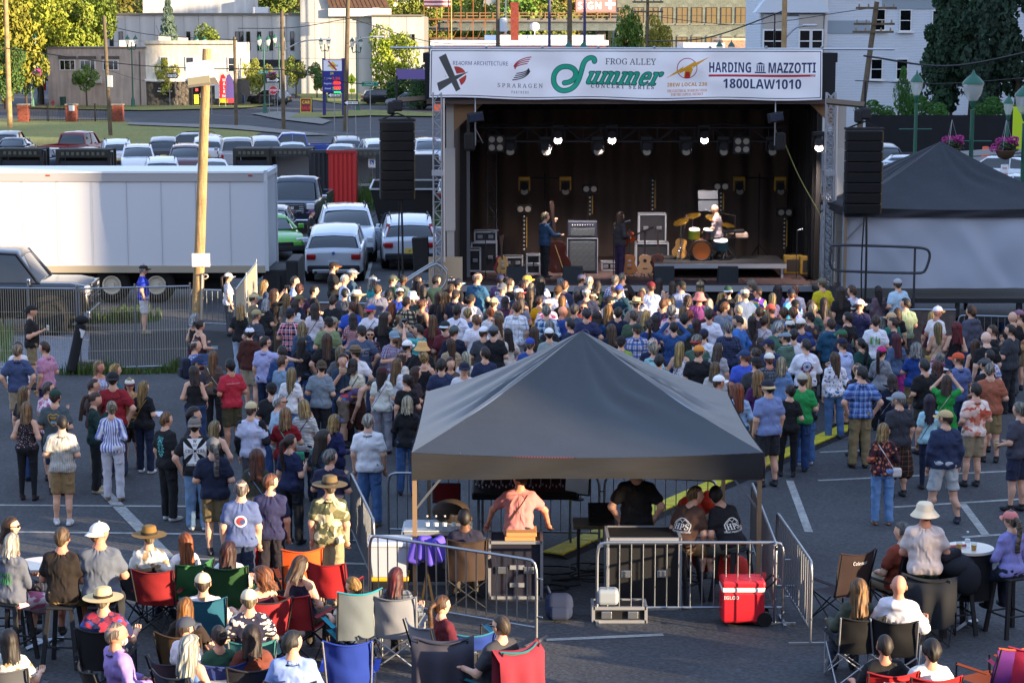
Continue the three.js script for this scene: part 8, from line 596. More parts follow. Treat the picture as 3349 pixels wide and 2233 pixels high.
'-2.08 -48.37 1.64 35 F s1 h=bun:6a3a20 t=tank:1a1416 sk=t b=jean:3a5478|with pinned-up auburn hair and bare shoulders',
'-3.48 -46.01 1.64 6 F s5 h=mid:33241c t=long:chkR yaw=-20 b=jean:1c1e26|in red and white check shirt',
'-2.84 -45.72 1.69 11 F s3 h=wavy:33241c t=tee:17181c w=1.1 b=jean:4a6088 yaw=20|with thick dark wavy hair in black tee',
'-2.80 -46.53 1.60 76 F s2 h=mid:a08a60 t=tee:b89a78 b=jean:4a4c54|with greying blond hair beside the black tee',
'-2.45 -46.05 1.60 -3 F s2 h=bun:9a7c54 t=tee:c8b8a0 yaw=20 b=jean:4a4c54|with blond updo and beige top',
'-2.27 -44.09 1.78 11 M s2 h=buzz:8a827a t=tee:6e6e74 yaw=-20 b=jean:4a4c54|with cropped grey hair in grey tee',
'-1.92 -43.51 1.74 -65 M s4 h=short:3a2a1e t=tee:4ba4a4 hd=cam b=short:7a6a50|in aqua tee aiming a camera',
'-1.73 -45.51 1.66 2 F s1 h=wavy:7a5030 t=tee:5a1c24 b=short:7a6a50|with long wavy copper hair and dark red top',
'-1.76 -49.67 1.66 7 F s1 h=wavy:4a2e1c t=tee:24222a b=jean:1c1e26|with long dark wavy hair catching the sun',
'-1.54 -49.39 1.68 4 F s2 h=lcurl:9a6e3a t=long:2a2a30 b=jean:26406c|with long curly golden hair in dark jacket',
'-1.35 -49.19 1.77 20 M s2 c=2a2422 t=polo:1e2438 h=buzz:4a3628 b=jean:2a3448|in dark cap and navy polo',
'-1.53 -52.37 1.69 4 F s1 c=eae4d8 h=mid:4a3020 t=tee:2c2826 yaw=-20 b=jean:26406c|in ivory cap near the stage left corner',
'-1.47 -50.63 1.74 3 M s1 h=short:5a4028 t=tee:33302e yaw=20 b=jean:2a3448|with short brown hair behind the ivory cap',
'-1.32 -51.65 1.74 56 M s1 c=1f2434:8ab0c0 t=tee:16161a h=short:2a201a b=jean:1c1e26|in navy cap with pale blue brim',
'-0.87 -51.81 1.88 32 M s5 w=1.16 h=fringe:8a7464 t=polo:2d5d80 b=jean:242a3a sung=1 yaw=20|tall and bald in teal blue polo',
'-0.91 -48.42 1.76 23 M s5 cb=2e261e t=tee:e8dcd8 h=buzz:5a3a28 sk=r b=jean:26406c|in white tee and dark backward cap lit by the sun',
'-1.21 -46.03 1.82 13 M s3 h=buzz:241a14 t=long:e2e2ee sk=d st=5a3a6a b=jean:1c1e26|with close black hair in white shirt and purple strap',
'-1.00 -46.83 1.63 3 F s3 h=curl:b8985c t=tee:3a5a8a b=jean:26406c|with short tousled blond hair in denim blue',
'-0.79 -44.70 1.78 -4 M s1 h=short:9a6a48 t=tee:e4e2ea yaw=-20 b=short:7a6a50|with strawberry hair in white speckled tee',
'-1.39 -43.70 1.78 -5 M s1 cb=1c2a30:c8d0d0 t=tee:6a2832 h=buzz:4a3a30 yaw=35 b=jean:1c1e26|in dark red tee and navy backward cap',
'-1.22 -43.28 1.74 5 M s1 c=4e5c58 t=long:171d32 h=short:5a4636 w=1.08 yaw=20 b=jean:2a3448|in grey-green cap and navy jacket',
'-1.21 -42.24 1.62 -3 F s5 h=long:5c3c26 t=tee:a89478 yaw=-35 b=jean:5a5040|with very long brown hair and beige top',
'-3.08 -42.77 1.82 -5 M s3 near=1 w=1.1 c=2c2e34 t=tee:4b566e pr=know h=buzz:5a4432 b=jean:3a4e70 hd=cup yaw=-20|in slate tee with white lettering and dark cap',
'-3.00 -43.58 1.64 175 F s1 near=1 h=wavy:241814 t=long:plaidM sung=1 b=jean:2a3448|with long dark hair and maroon plaid facing the camera',
'-2.43 -42.34 1.77 150 M s5 near=1 c=7a92a0 bd=6a4a34 h=buzz:5a4030 t=tee:chkP b=jean:5a5040|bearded in pale blue cap and checked shirt',
'-2.32 -42.44 1.68 -2 F s1 near=1 h=bob:8a6e48 t=long:15171c st=28808c:l:1f7a80 yaw=35 b=jean:4a4c54|in black top with a teal sling bag',
'-2.07 -41.14 1.75 2 M s1 near=1 c=eeeeee t=tee:1a1a1e h=buzz:2a2018 yaw=35 b=jean:3a5478|in white cap beside the teal sling bag',
'-1.78 -40.83 1.77 170 M s2 near=1 bk=d8a868 bd=8a7464 h=short:6a5a4a t=tee:15151a pr=fruit b=jean:2a3448|bearded in tan bucket hat facing the camera',
'-1.65 -40.13 1.66 6 F s6 near=1 h=bun:b89454 t=tank:17171b b=jean:5a5040|with pinned blond hair in black vest beside the tent',
'-2.12 -40.26 1.67 52 F s1 near=1 c=b08a7a h=mid:5a4434 t=long:d8cfc0 b=short:7a6a50|in dusty pink cap and cream jacket',
'-2.16 -39.19 1.68 42 F s1 near=1 h=wavy:86663e t=tee:dcdade b=jean:2a3448|with wavy blond hair in white lace top',
'-1.80 -38.24 1.68 55 F s1 near=1 h=mid:4a2618 t=tee:3a2c30 b=jean:3a5478|with auburn hair near the tent corner',
'-1.29 -38.61 1.77 4 M s1 near=1 h=short:2e241c t=tee:2a3452 b=jean:1c1e26|with dark hair in navy tee at the tent edge',
'-1.16 -39.43 1.67 156 F s1 h=mid:5a3c2a t=tee:5a4a44 b=short:7a6a50|with brown hair turned away behind the tent edge',
'-0.88 -40.46 1.62 -6 F s5 h=long:d8cfae t=tee:dcd8dc yaw=-20 b=jean:5a5040|with platinum hair beside the navy team cap',
'-0.91 -38.20 1.78 171 M s1 c=131a34 t=tee:d8d8dc h=short:2a2018 b=jean:2a3448|in navy team cap facing the camera over the tent',
'-1.91 -37.59 1.64 -6 F s2 near=1 h=bun:3a2a20 t=tee:15151a yaw=-35 b=jean:1c1e26|with a hair clip and black tee at the tent corner',
'-1.78 -34.98 1.69 3 F s5 near=1 h=bob:c0b494 t=long:141519 b=jean:3a5c8c|with pale blond bob in black coat',
'-0.33 -52.15 1.80 26 M s1 c=2c2e58 t=tee:5a4670 pr=sign h=short:2a2018 yaw=-20 b=jean:3a5478|in purple tee and navy cap',
'-0.15 -52.27 1.74 24 M s1 h=short:221a16 t=tee:1c1a20 b=jean:5a5040|with dark hair behind the purple tee',
'-0.22 -50.29 1.80 43 M s3 cb=5c606a bd=a8a4a0 h=short:9a9488 t=tee:chkW b=short:7a6a50|with grey beard and grey backward cap',
'-0.01 -51.05 1.82 12 M s0 h=short:6a4c34 t=tee:15161a pr=green yaw=35 b=jean:5a5040|with short brown hair in black tee printed green',
'0.35 -51.83 1.82 60 M s3 c=d8a83c t=tee:2a2c38 bd=b0aca8 h=short:9a948c b=jean:1c1e26|in yellow cap with grey beard',
'0.25 -51.82 1.67 7 F s1 h=curly:4a1c18 t=tee:3a1c24 b=short:7a6a50|with dark red curly hair below the yellow cap',
'0.43 -51.24 1.69 13 F s2 h=long:a89c80 t=tee:2c2a30 yaw=-20 b=jean:1c1e26|with long ash blond hair',
'0.17 -49.65 1.76 26 M s1 c=ece8e4:b03a3a t=tee:26304a h=short:8a8680 yaw=35 b=jean:5a5040|in white cap with red brim',
'0.48 -50.59 1.63 -3 F s3 h=long:5c4630 t=tee:17171c b=short:7a6a50|with long straight brown hair below the drum shield',
'0.74 -52.46 1.70 2 F s5 h=lcurl:14110f t=tee:dedce8 st=18181a yaw=20 b=jean:26406c|with big black hair and white tee',
'0.21 -48.54 1.80 27 M s1 h=short:6a401c t=tank:5a141c sk=r b=jean:26406c|in maroon tank top with sunlit arms',
'-0.38 -47.63 1.78 23 M s1 c=d8bc84 t=tee:56564e pk=2a2c32 h=buzz:7a6048 b=jean:3a5478|in straw yellow cap with a backpack',
'-0.19 -48.88 1.65 22 F s0 h=bob:2c1e1a t=tee:5a3a5c yaw=-35 b=jean:26406c|with dark bob hair and purple scarf',
'-0.45 -47.03 1.63 0 F s0 h=bun:b05820 t=tee:e0dcdc st=3a1c20 yaw=-20 b=jean:1c1e26|with orange hair in a bun',
'0.08 -46.27 1.86 14 M s0 near=1 w=1.08 h=short:6a4526 t=tee:grid collar=1 b=jean:9a9aa0 yaw=-20|tall in white grid pattern shirt',
'0.21 -48.45 1.67 22 F s5 h=mid:5a4a3a t=tee:8c8a98 b=jean:5a5040|with brown hair behind the grid shirt',
'0.63 -49.05 1.64 11 F s1 h=bun:4a2e1c t=tee:d0a00a b=jean:4a4c54|in mustard yellow top',
'0.82 -47.47 1.78 13 M s1 c=efd8d8 t=tee:florP h=short:6a5648 yaw=20 b=jean:4a4c54|in pale pink cap and pink patterned shirt',
'0.78 -45.91 1.82 7 M s1 near=1 w=1.05 h=short:8a8880 t=long:plaidT b=jean:26406c|with grey hair in blue checked flannel',
'1.11 -46.26 1.76 69 M s0 h=none:000 t=long:26438a sk=r b=jean:2a3448|bald and smiling in royal blue jacket',
'1.19 -48.95 1.67 3 F s0 h=long:96683a t=tee:1c1818 b=jean:1c1e26|with long golden brown hair by the royal blue jacket',
'1.10 -49.79 1.80 12 M s1 cb=5a3c1c t=tee:dcdcf0 h=short:6a4a2a b=short:7a6a50|in white tee and brown backward cap',
'1.28 -50.78 1.80 29 M s2 h=buzz:a0704c t=tee:2d3652 yaw=-20 b=short:7a6a50|with cropped sandy hair in navy tee',
'1.21 -52.63 1.65 -30 F s1 h=bob:8a8c90 t=tee:5a7068 sung=1 b=jean:3a5478|with grey bob and green top',
'1.75 -52.33 1.78 49 M s0 c=5a5a76 t=tee:75706e h=short:5a4838 b=jean:5a5040|in violet grey cap and taupe shirt',
'1.90 -51.67 1.80 31 M s1 h=short:c8c6c0 t=tee:17171b b=jean:26406c|with silver hair in black tee near the stage',
'2.11 -51.95 1.68 21 F s1 h=bob:3a281e t=tee:22382e yaw=20 b=jean:4a4c54|with brown bob and dark green top',
'1.78 -49.53 1.78 -2 M s3 vs=dfe4ee t=tee:232a44 pr=club h=fringe:b8b4ac b=jean:26406c|in white visor and navy printed tee',
'1.90 -49.79 1.63 36 F s1 c=d8c8a4 h=mid:5a3e28 t=tee:3a5684 b=jean:4a4c54|in cream cap with brown hair and denim top',
'1.55 -50.01 1.62 -5 F s1 h=long:2c1e18 t=tee:2a2428 yaw=-35 b=jean:5a5040|with long dark brown hair left of the visor',
'1.39 -46.46 1.78 18 M s3 h=short:6a6058 t=tee:4c586c w=1.08 b=short:7a6a50|with grey-brown hair in steel blue shirt',
'1.60 -47.67 1.68 186 F s1 h=short:6a4a30 t=tee:8a3c34 sung=1 sk=r b=jean:5a5040|facing the camera with a sunlit face',
'1.66 -45.59 1.80 7 M s3 near=1 w=1.1 h=short:3a3a3e t=tee:2b2f52 pr=bike yaw=-20 b=short:7a6a50|in navy tee with a drawn back print',
'1.21 -44.17 1.76 -42 M s0 h=short:33302e t=tee:20284a b=jean:26406c|with dark hair and glasses at the tent peak',
'2.20 -47.99 1.78 59 M s5 w=1.08 c=17171a:e8dcc8 t=tee:c6c4c4 h=buzz:3a2a22 sung=1 b=jean:5a5040|in black and white trucker cap',
'2.53 -51.80 1.82 23 M s1 h=short:9a8e7c t=tee:chkW collar=1 b=jean:2a3448|with sandy grey hair in navy check shirt',
'2.45 -50.30 1.78 6 M s2 h=fringe:9a8070 t=tee:tieV yaw=-35 b=jean:26406c|balding in violet tie-dye tee',
'2.15 -47.01 1.68 0 F s1 h=lcurl:a8793a t=tee:2c2a30 b=jean:26406c|with sunlit curly blond hair',
'1.90 -46.02 1.67 1 F s5 h=curly:3a2418 t=long:2c5488 b=short:7a6a50|with dark curls in denim jacket',
'2.13 -44.23 1.63 2 F s1 near=1 h=lcurl:6a5038 t=tee:20283c yaw=-20 b=jean:1c1e26|with long brown curls right of the tent peak',
'-0.58 -42.90 1.78 11 M s1 near=1 c=e6e8f0:2a3458 t=tee:3c4148 pr=text h=buzz:5a3c2a yaw=20 b=jean:26406c|in white mesh cap and dark grey printed tee',
'-0.34 -42.86 1.80 11 M s1 near=1 c=5a646c t=tee:13151b h=buzz:3a2a20 w=1.05 b=jean:4a4c54|in slate cap and black tee',
'-0.32 -45.30 1.69 -68 F s3 h=long:7a5634 t=tee:c0aa96 sung=1 b=jean:1c1e26|with long light brown hair looking left',
'-0.08 -43.72 1.62 -44 F s3 near=1 h=wavy:24181a t=tee:d8d0c4 b=jean:26406c|with long dark wavy hair in cream tee',
'0.51 -43.94 1.63 -0 F s1 h=long:5c4330 t=tee:2a2c30 yaw=-20 b=jean:3a5478|with straight brown hair at the tent ridge',
'0.82 -44.70 1.66 7 F s1 h=long:9a9a98 t=tee:24262c b=jean:26406c|with long grey hair and dark top',
'0.79 -42.87 1.75 -6 M s1 c=ececea t=tee:8c9a98 h=buzz:2a1c16 b=jean:2a3448|in white cap over the tent ridge',
'0.34 -41.29 1.77 9 M s1 c=2c44a0:c86a3a t=tee:2a4a90 h=buzz:7a6a58 b=jean:4a4c54|in blue cap with orange peak over the tent',
'-0.48 -39.97 1.78 5 M s1 h=short:3a2a1e t=tee:222c4a yaw=-35 b=jean:1c1e26|with short brown hair at the tent slope',
'2.79 -52.16 1.84 4 M s3 h=buzz:6a6864 t=tee:16171a pr=us yaw=35 b=jean:3a5478|with cropped grey hair in black lettered tee',
'2.58 -49.93 1.80 14 M s1 near=1 c=2c48a4:e8e8e8 t=long:143a4c h=buzz:6a5444 w=1.08 b=jean:1c1e26|in teal quilted vest and blue cap',
'2.79 -47.76 1.76 14 M s1 fd=d8b884 t=tee:8a7a72 h=short:8a8074 b=jean:4a4c54|in straw fedora and taupe shirt',
'3.07 -50.25 1.63 26 F s1 h=mid:6a3a22 t=tee:dcdade b=short:7a6a50|with chestnut hair behind the straw fedora',
'3.19 -50.95 1.60 4 F s1 h=bob:b0a284 t=tee:a8bcd8 b=jean:2a3448|with greying blond hair in pale blue',
'3.29 -50.24 1.84 9 M s1 w=1.08 c=741824 t=tee:a8b6dc h=buzz:6a4a38 yaw=-20 b=jean:3a5478|in dark red cap and pale blue tee',
'3.61 -52.16 1.70 16 F s0 h=wavy:3a2820 t=tank:strW b=jean:2a3448|with long dark hair in striped vest top',
'4.05 -52.41 1.60 16 F s3 h=mid:5a4030 t=tank:e0dcdc sk=l b=jean:4a4c54|with brown hair and bare shoulders near the stage',
'4.07 -50.55 1.82 -6 M s5 c=1a1e18 t=tee:7c8aac h=buzz:5a4434 yaw=-35 b=jean:1c1e26|in dark camo cap and slate tee',
'4.64 -51.58 1.70 2 F s3 cb=dcdcdc:2a2a2a h=wavy:a88f5c t=tee:3a3c30 b=jean:3a5478|in white camo cap with blond waves',
'4.31 -48.42 1.80 14 M s2 bk=dc8078 t=tee:7a3a74 h=buzz:7a5a48 sk=r yaw=-35 b=jean:26406c|in pink bucket hat and purple tee',
'3.76 -49.08 1.64 7 F s3 h=long:2e2018 t=tee:d8d4d4 b=jean:1c1e26|with long dark hair below the slate tee',
'4.17 -49.43 1.60 -5 F s3 h=curly:5a3a22 t=tee:3c2c4a b=jean:2a3448|with brown curls and purple top',
'3.37 -47.27 1.80 22 M s3 h=short:7a4a24 t=tee:1f2846 st=b02434 b=jean:26406c|in navy tee with a red strap',
'3.56 -48.31 1.66 64 F s1 h=curl:9a6e3c t=tee:b08080 b=short:7a6a50|with tousled light hair beside the red strap',
'3.57 -46.23 1.78 11 M s1 c=6a5c48 h=curl:a09c94 t=tee:florP bd=b0a89c b=jean:26406c|in brown cap and tropical shirt',
'3.82 -47.09 1.65 -4 F s3 h=long:8a7048 t=tee:2a2a30 yaw=35 b=short:7a6a50|with dark blond hair beside the tropical shirt',
'3.63 -44.57 1.82 1 M s0 h=short:17130f t=tee:2f352a b=jean:4a4c54|with black hair in dark olive tee',
'3.89 -45.98 1.69 37 F s1 h=curl:a8481a t=long:3c6090 b=jean:3a5478|with copper curls in denim jacket',
'4.58 -48.42 1.65 21 F s5 h=mid:d8ccb0 t=tee:5a2434 b=jean:1c1e26|with sunlit platinum hair',
'4.40 -46.88 1.68 -3 F s1 h=bun:b8ac94 t=tee:5c1828 yaw=-20 b=jean:3a5478|with ash blond bun in dark red dress',
'4.96 -49.73 1.63 2 F s1 h=bob:c8a458 t=tee:26345c yaw=35 b=jean:1c1e26|with short golden bob near the stage front',
'5.11 -49.55 1.82 -5 M s0 cb=2a4a34:d8d8d8 t=tee:15161a h=buzz:6a5040 b=jean:5a5040|in green and white camo cap',
'5.36 -49.57 1.63 22 F s1 h=curly:a89c84 t=tee:57503e yaw=20 b=jean:2a3448|with curly ash hair in olive top',
'5.47 -49.17 1.80 -33 M s3 c=dcd4bc:3a78c8 t=tee:5c6c8c h=short:8a8070 b=jean:2a3448|in cream cap with blue brim and slate tee',
'5.82 -50.94 1.80 5 M s5 bn=6e665c t=tee:2c2c30 h=curl:8a7a60 yaw=-35 b=jean:4a4c54|in grey knitted hat at the stage front',
'5.84 -49.75 1.78 -32 M s5 c=222226 t=tee:tieM h=buzz:6a4434 yaw=-20 b=short:7a6a50|in rainbow tie-dye and black cap',
'4.71 -46.58 1.82 16 M s2 h=short:8a5424 t=long:7a8494 yaw=35 b=jean:1c1e26|with slicked sunlit hair in grey denim shirt',
'4.93 -46.99 1.63 14 F s0 h=mid:28141a t=tee:4a1420 yaw=20 b=short:7a6a50|with dark red hair beside the grey denim shirt',
'5.13 -47.56 1.62 -21 F s5 h=short:dcccae t=tee:c8bca8 yaw=-20 b=jean:26406c|with sunlit white hair',
'4.28 -45.16 1.84 8 M s1 near=1 w=1.05 h=short:3c2c22 t=tee:e4e4ee b=jean:3a5478|with dark tousled hair in plain white tee',
'4.01 -45.01 1.65 -2 F s1 h=long:43221a t=tee:2a2628 yaw=20 b=jean:26406c|with straight reddish brown hair',
'4.77 -44.14 1.84 -60 M s3 near=1 w=1.06 h=short:3a3430 bd=7a7672 t=long:3b72ba nod=18 b=short:7a6a50|bearded in bright blue shirt leaning left',
'4.45 -43.25 1.82 -6 M s1 near=1 w=1.12 h=short:8c8a86 t=tee:chkN collar=1 b=jean:2a3448|with grey hair in dark blue check shirt',
'3.94 -42.75 1.75 24 M s0 near=1 c=1c2442 t=long:e0e2ea h=buzz:3a2a20 yaw=-20 b=jean:26406c|in navy cap and white shirt',
'3.72 -41.53 1.79 3 M s1 near=1 cb=1c1412:b03032 t=tee:4b6c5e h=curl:8a8478 w=1.1 yaw=35 b=short:7a6a50|in black and red backward cap',
'3.56 -39.97 1.82 5 M s2 near=1 w=1.14 c=e08a34 t=tee:15161b h=buzz:8a6a50 yaw=20 b=jean:3a5478|in orange cap and black tee',
'3.36 -41.36 1.68 15 F s3 near=1 h=wavy:c8a868 t=tank:florW b=jean:c8c8cc st=8a5a48 yaw=20|with wavy golden hair in floral top',
'3.39 -43.59 1.78 -1 M s4 near=1 h=buzz:2a1c18 t=long:22467a hd=phone:20242a w=1.06 b=jean:26406c|in denim shirt filming with a raised phone',
'2.94 -45.01 1.64 2 F s2 near=1 h=pony:402a1e t=tee:2b417c b=jean:1c1e26|with dark ponytail in blue tee',
'3.07 -45.65 1.65 22 F s1 h=mid:241a18 t=tee:1c1c22 yaw=-20 b=jean:4a4c54|with dark hair behind the blue tee',
'2.93 -46.16 1.68 9 F s3 h=mid:d8b470 t=tee:6a6a50 yaw=35 b=jean:2a3448|with glowing blond hair',
'2.67 -45.36 1.78 15 M s2 h=short:6a5c4c t=tee:465a44 yaw=-35 b=short:7a6a50|with grey-brown hair in moss green tee',
'2.34 -45.77 1.80 8 M s1 near=1 h=short:2e241e t=long:141d3c w=1.08 b=jean:26406c|with short dark hair in navy sweater',
'2.56 -43.32 1.78 2 M s5 near=1 c=26322e t=tee:plaidB h=buzz:7a5a44 w=1.06 collar=1 yaw=-20 b=jean:4a4c54|in blue and white plaid and dark green cap',
'2.17 -41.50 1.78 7 M s2 near=1 c=1a1a1e t=tee:8a9a3a h=buzz:3a2a22 b=jean:5a5040|in black cap and lime collar beside the tent',
'2.75 -41.40 1.76 16 M s5 near=1 h=fringe:c8c4bc t=tee:1f2544 yaw=35 b=jean:4a4c54|balding white-haired in navy beside the tent',
'2.80 -41.27 1.65 33 F s5 near=1 h=short:a89a80 t=tee:a0ccd0 collar=1 yaw=-35 b=jean:4a4c54|with ash hair and aqua collar at the tent ridge',
'2.75 -39.12 1.77 6 M s5 near=1 h=short:26201c t=tee:4a8a94 b=jean:5a5040|with short black hair half hidden by the tent',
'4.09 -41.18 1.68 25 F s0 near=1 h=mid:5c4c3c t=tee:a7a2a6 yaw=20 b=jean:5a5040|with brown bob and glasses in light grey tee',
'3.77 -38.97 1.65 4 F s1 near=1 h=mid:7a6038 t=tee:b8b4b0 yaw=20 b=jean:26406c|with dark blond hair at the right tent slope',
'4.43 -39.51 1.80 2 M s0 near=1 w=1.12 c=1f3a60 t=tee:415cc4 h=buzz:8a5a44 sk=r yaw=-35 b=short:7a6a50|in navy cap and royal blue tee',
'4.51 -38.77 1.78 1 M s1 near=1 c=18181c t=tee:33363c h=buzz:4a3628 w=1.08 yaw=-20 b=jean:4a4c54|in black cap and charcoal tee',
'4.71 -40.55 1.68 -5 F s0 near=1 h=bun:5c4838 t=tee:2a2a2c yaw=-20 b=jean:4a4c54|with brown bun behind the charcoal tee',
'5.19 -45.40 1.66 -4 F s0 h=long:2c1e1a t=tee:4a4044 b=jean:1c1e26|with long dark hair left of the pale top',
'3.66 -36.75 1.76 58 M s3 near=1 c=f0f0f0 t=polo:e2e2e6 h=buzz:6a4a36 sk=r b=jean:26406c|in bright white cap at the right tent slope',
'6.44 -51.10 1.65 6 F s1 h=lcurl:33211c t=tee:5c4470 b=jean:3a5478|with long dark curls in violet top',
'6.18 -49.97 1.60 -5 F s1 h=long:c4ac78 t=tee:8a7aa0 b=jean:1c1e26|with straight pale blond hair by the stage',
'6.60 -49.16 1.80 -24 M s0 c=1a2233 t=tee:tieB h=buzz:8a5a44 sk=r yaw=20 b=jean:5a5040|in navy cap and pastel tie-dye',
'6.82 -50.18 1.76 13 M s0 h=buzz:a0603c t=tee:ead2d2 sk=r yaw=-20 b=short:7a6a50|with ginger hair in pale pink tee',
'7.52 -50.80 1.86 -27 M s1 w=1.12 c=686450 t=tee:cbb91e h=buzz:7a6450 b=jean:5a5040|in bright yellow tee and olive cap',
'7.28 -48.79 1.63 5 F s1 h=wavy:3a241a t=tee:16161a b=jean:5a5040|with dark hair in front of the yellow tee',
'7.81 -49.58 1.80 -20 M s2 c=55565c:4a7a78 h=wavy:33241e t=tee:14151a yaw=35 b=jean:3a5478|in grey and yellow cap with long dark hair',
'8.14 -50.21 1.74 -45 M s1 h=curl:6a4a2e t=tee:strB b=jean:2a3448|with brown hair in blue striped tee',
'7.84 -47.18 1.80 20 M s3 c=ead4d4 t=tee:2c2b4c h=buzz:7a5a46 yaw=35 b=short:7a6a50|in pale pink cap and dark indigo tee',
'7.73 -47.35 1.65 -2 F s3 vs=e8e0d8 h=short:17120f t=tee:a04a24 b=jean:5a5040|in white visor and rust top',
'8.91 -50.88 1.66 -23 F s0 h=long:2e201b t=long:6a5660 st=8a8a78 b=jean:1c1e26|with long dark hair in mauve jacket',
'9.36 -50.72 1.86 -25 M s1 w=1.16 c=a6a6a8:d8583c t=tee:b2cfe0 h=buzz:6a5644 yaw=20 b=jean:5a5040|in grey and orange cap and pale blue shirt',
'6.45 -47.39 1.77 -16 M s1 c=141518 t=tee:tieB h=buzz:5a4030 b=jean:26406c|in black cap and blue tie-dye',
'6.73 -47.37 1.76 16 M s5 h=short:5c402c t=tee:6a5a50 b=jean:5a5040|with brown hair behind the sunlit white hair',
'6.67 -46.37 1.80 22 M s3 near=1 h=short:d8c09a t=long:35564c w=1.05 yaw=-20 b=jean:5a5040|with sunlit white hair in green jacket',
'5.76 -46.57 1.77 -44 M s0 c=ea5a48 t=tee:2c2a2c h=buzz:6a4434 sk=r b=jean:2a3448|in coral cap',
'5.94 -46.00 1.76 3 M s3 h=curl:6c4422 t=hood:76797e b=jean:2a3448|with curly hair and grey hood',
'6.20 -45.86 1.78 -7 M s1 h=curl:7a5030 t=tee:27352f b=jean:5a5040|with curly brown hair in dark green tee',
'5.58 -46.18 1.66 5 F s1 h=long:b8965c t=tee:8a7a68 yaw=-20 b=jean:1c1e26|with straight sunlit blond hair beside the coral cap',
'5.44 -46.17 1.76 -7 M s2 h=short:57402f t=tee:3a3038 yaw=20 b=jean:5a5040|with brown hair left of the coral cap',
'5.46 -45.35 1.66 35 F s2 near=1 h=bun:4c3222 t=tee:cabdc2 st=6a4440 b=jean:3a5478|with messy bun in pale pink top with brown strap',
'5.56 -43.59 1.78 38 M s5 near=1 h=short:c8c4bc t=tee:4b6c58 w=1.08 b=jean:3a5478|with white hair in green tee',
'5.52 -42.06 1.80 -54 M s2 near=1 fl=7f8f98 t=hood:strH bd=6a4a34 sung=1 h=buzz:4a3424 b=jean:26406c|in grey flat cap and striped green hoodie',
'5.92 -44.27 1.73 -35 M s5 c=e0dcd0:2f7ccc t=tee:26304c h=short:4a3426 b=jean:26406c|in white mesh cap with blue brim',
'6.12 -43.99 1.80 -4 M s1 near=1 c=e6e2d8 t=tee:blueF h=buzz:7a5a48 w=1.08 yaw=35 b=jean:26406c|in white cap and dark blue floral shirt',
'6.44 -45.01 1.80 -38 M s1 near=1 c=16161a t=tee:3b3139 h=buzz:3a2a22 pr=gold b=jean:1c1e26|in black cap and dark mauve tee',
'6.75 -44.50 1.76 -31 M s5 h=none:000 t=tee:plaidG sk=r b=jean:1c1e26|bald and pink-faced in grey plaid',
'6.75 -43.93 1.80 -3 M s5 near=1 h=short:4a3426 t=hood:1d4c68 w=1.06 b=jean:5a5040|in teal hoodie with folded arms',
'6.75 -42.61 1.76 -36 M s1 near=1 c=2e6a46 t=tee:161c36 h=short:5a4030 w=1.08 b=jean:1c1e26|in green cap and navy tee',
'7.24 -44.95 1.80 -43 M s0 near=1 h=short:241c18 t=tee:141519 pr=dream b=jean:3a5478|with dark hair in black tee with feather print',
'6.52 -41.10 1.80 -38 M s5 near=1 c=151b34 t=tee:b2c2ea collar=1 h=buzz:5a4434 w=1.08 b=short:7a6a50|in navy cap and pale blue shirt with raised arm',
'7.02 -42.01 1.66 -34 F s3 near=1 h=pony:1a1513 t=long:0f3e39 b=short:7a6a50|with black ponytail in dark green top',
'7.70 -44.29 1.82 9 M s1 near=1 h=short:4a3828 t=tee:e4e4ea pr=trees b=jean:1c1e26|in white tee with a green forest print',
'8.00 -45.23 1.66 -6 F s1 h=bob:7c7c78 t=tee:florW b=jean:26406c|with grey bob in white patterned top',
'8.18 -45.06 1.78 -42 M s1 c=c8a67c t=tee:1a6c5c sung=1 h=buzz:5a4430 b=short:7a6a50|in tan cap and teal tee',
'8.10 -44.40 1.75 -64 M s1 near=1 h=short:4c3020 t=tee:1c2440 b=jean:26406c|young with brown fringe in navy tee',
'5.75 -40.82 1.82 -4 M s5 near=1 w=1.06 h=buzz:3c3834 t=long:e6e6f0 pr=wheel b=jean:22242c yaw=-20|in white long-sleeved tee with a wheel print',
'5.74 -42.49 1.78 7 M s1 near=1 h=short:2a221e t=rag:dad8dc:6c1c2a b=jean:1c1e26|in white and maroon raglan tee',
'5.12 -41.46 1.73 -17 M s3 near=1 c=1b2548 t=tee:26345a h=buzz:5a4636 w=1.1 yaw=-35 b=jean:4a4c54|in dark blue cap and navy tee at the crowd\'s right',
'5.02 -42.22 1.64 0 F s1 near=1 h=mid:4c3526 t=tee:1a1a1e yaw=-35 b=jean:5a5040|with brown hair in black and yellow top',
'4.91 -39.60 1.73 -6 M s1 near=1 c=e4e0d2 t=long:plaidG h=buzz:8a5a44 w=1.1 sk=r b=jean:3a5478|in cream cap and grey plaid shirt',
'5.09 -39.57 1.65 -4 F s2 near=1 h=mid:b8a888 t=tee:6a8ab8 yaw=20 b=jean:4a4c54|with a flower band in blond hair',
'6.22 -40.01 1.68 -5 F s2 near=1 w=1.06 h=long:6c4e34 t=long:florW b=jean:4c6e9c sh=4a3a34 yaw=-20|with long brown hair in white dotted blouse',
'7.23 -40.84 1.67 34 F s5 near=1 c=c82a74:8a7a8a h=pony:3a2620 t=long:8a8c92 st=17171a b=jean:1c1c22|in magenta cap and grey top',
'7.83 -42.56 1.68 -20 F s1 near=1 h=wavy:6a1a34 t=long:4a6080 b=skirt:a02a7a|with magenta red hair in denim jacket',
'6.25 -37.28 1.84 -5 M s3 near=1 w=1.12 h=short:33302e t=tee:plaidS collar=1 b=jean:8f7c58 sh=2a2428 yaw=-20|in blue plaid shirt and khaki trousers',
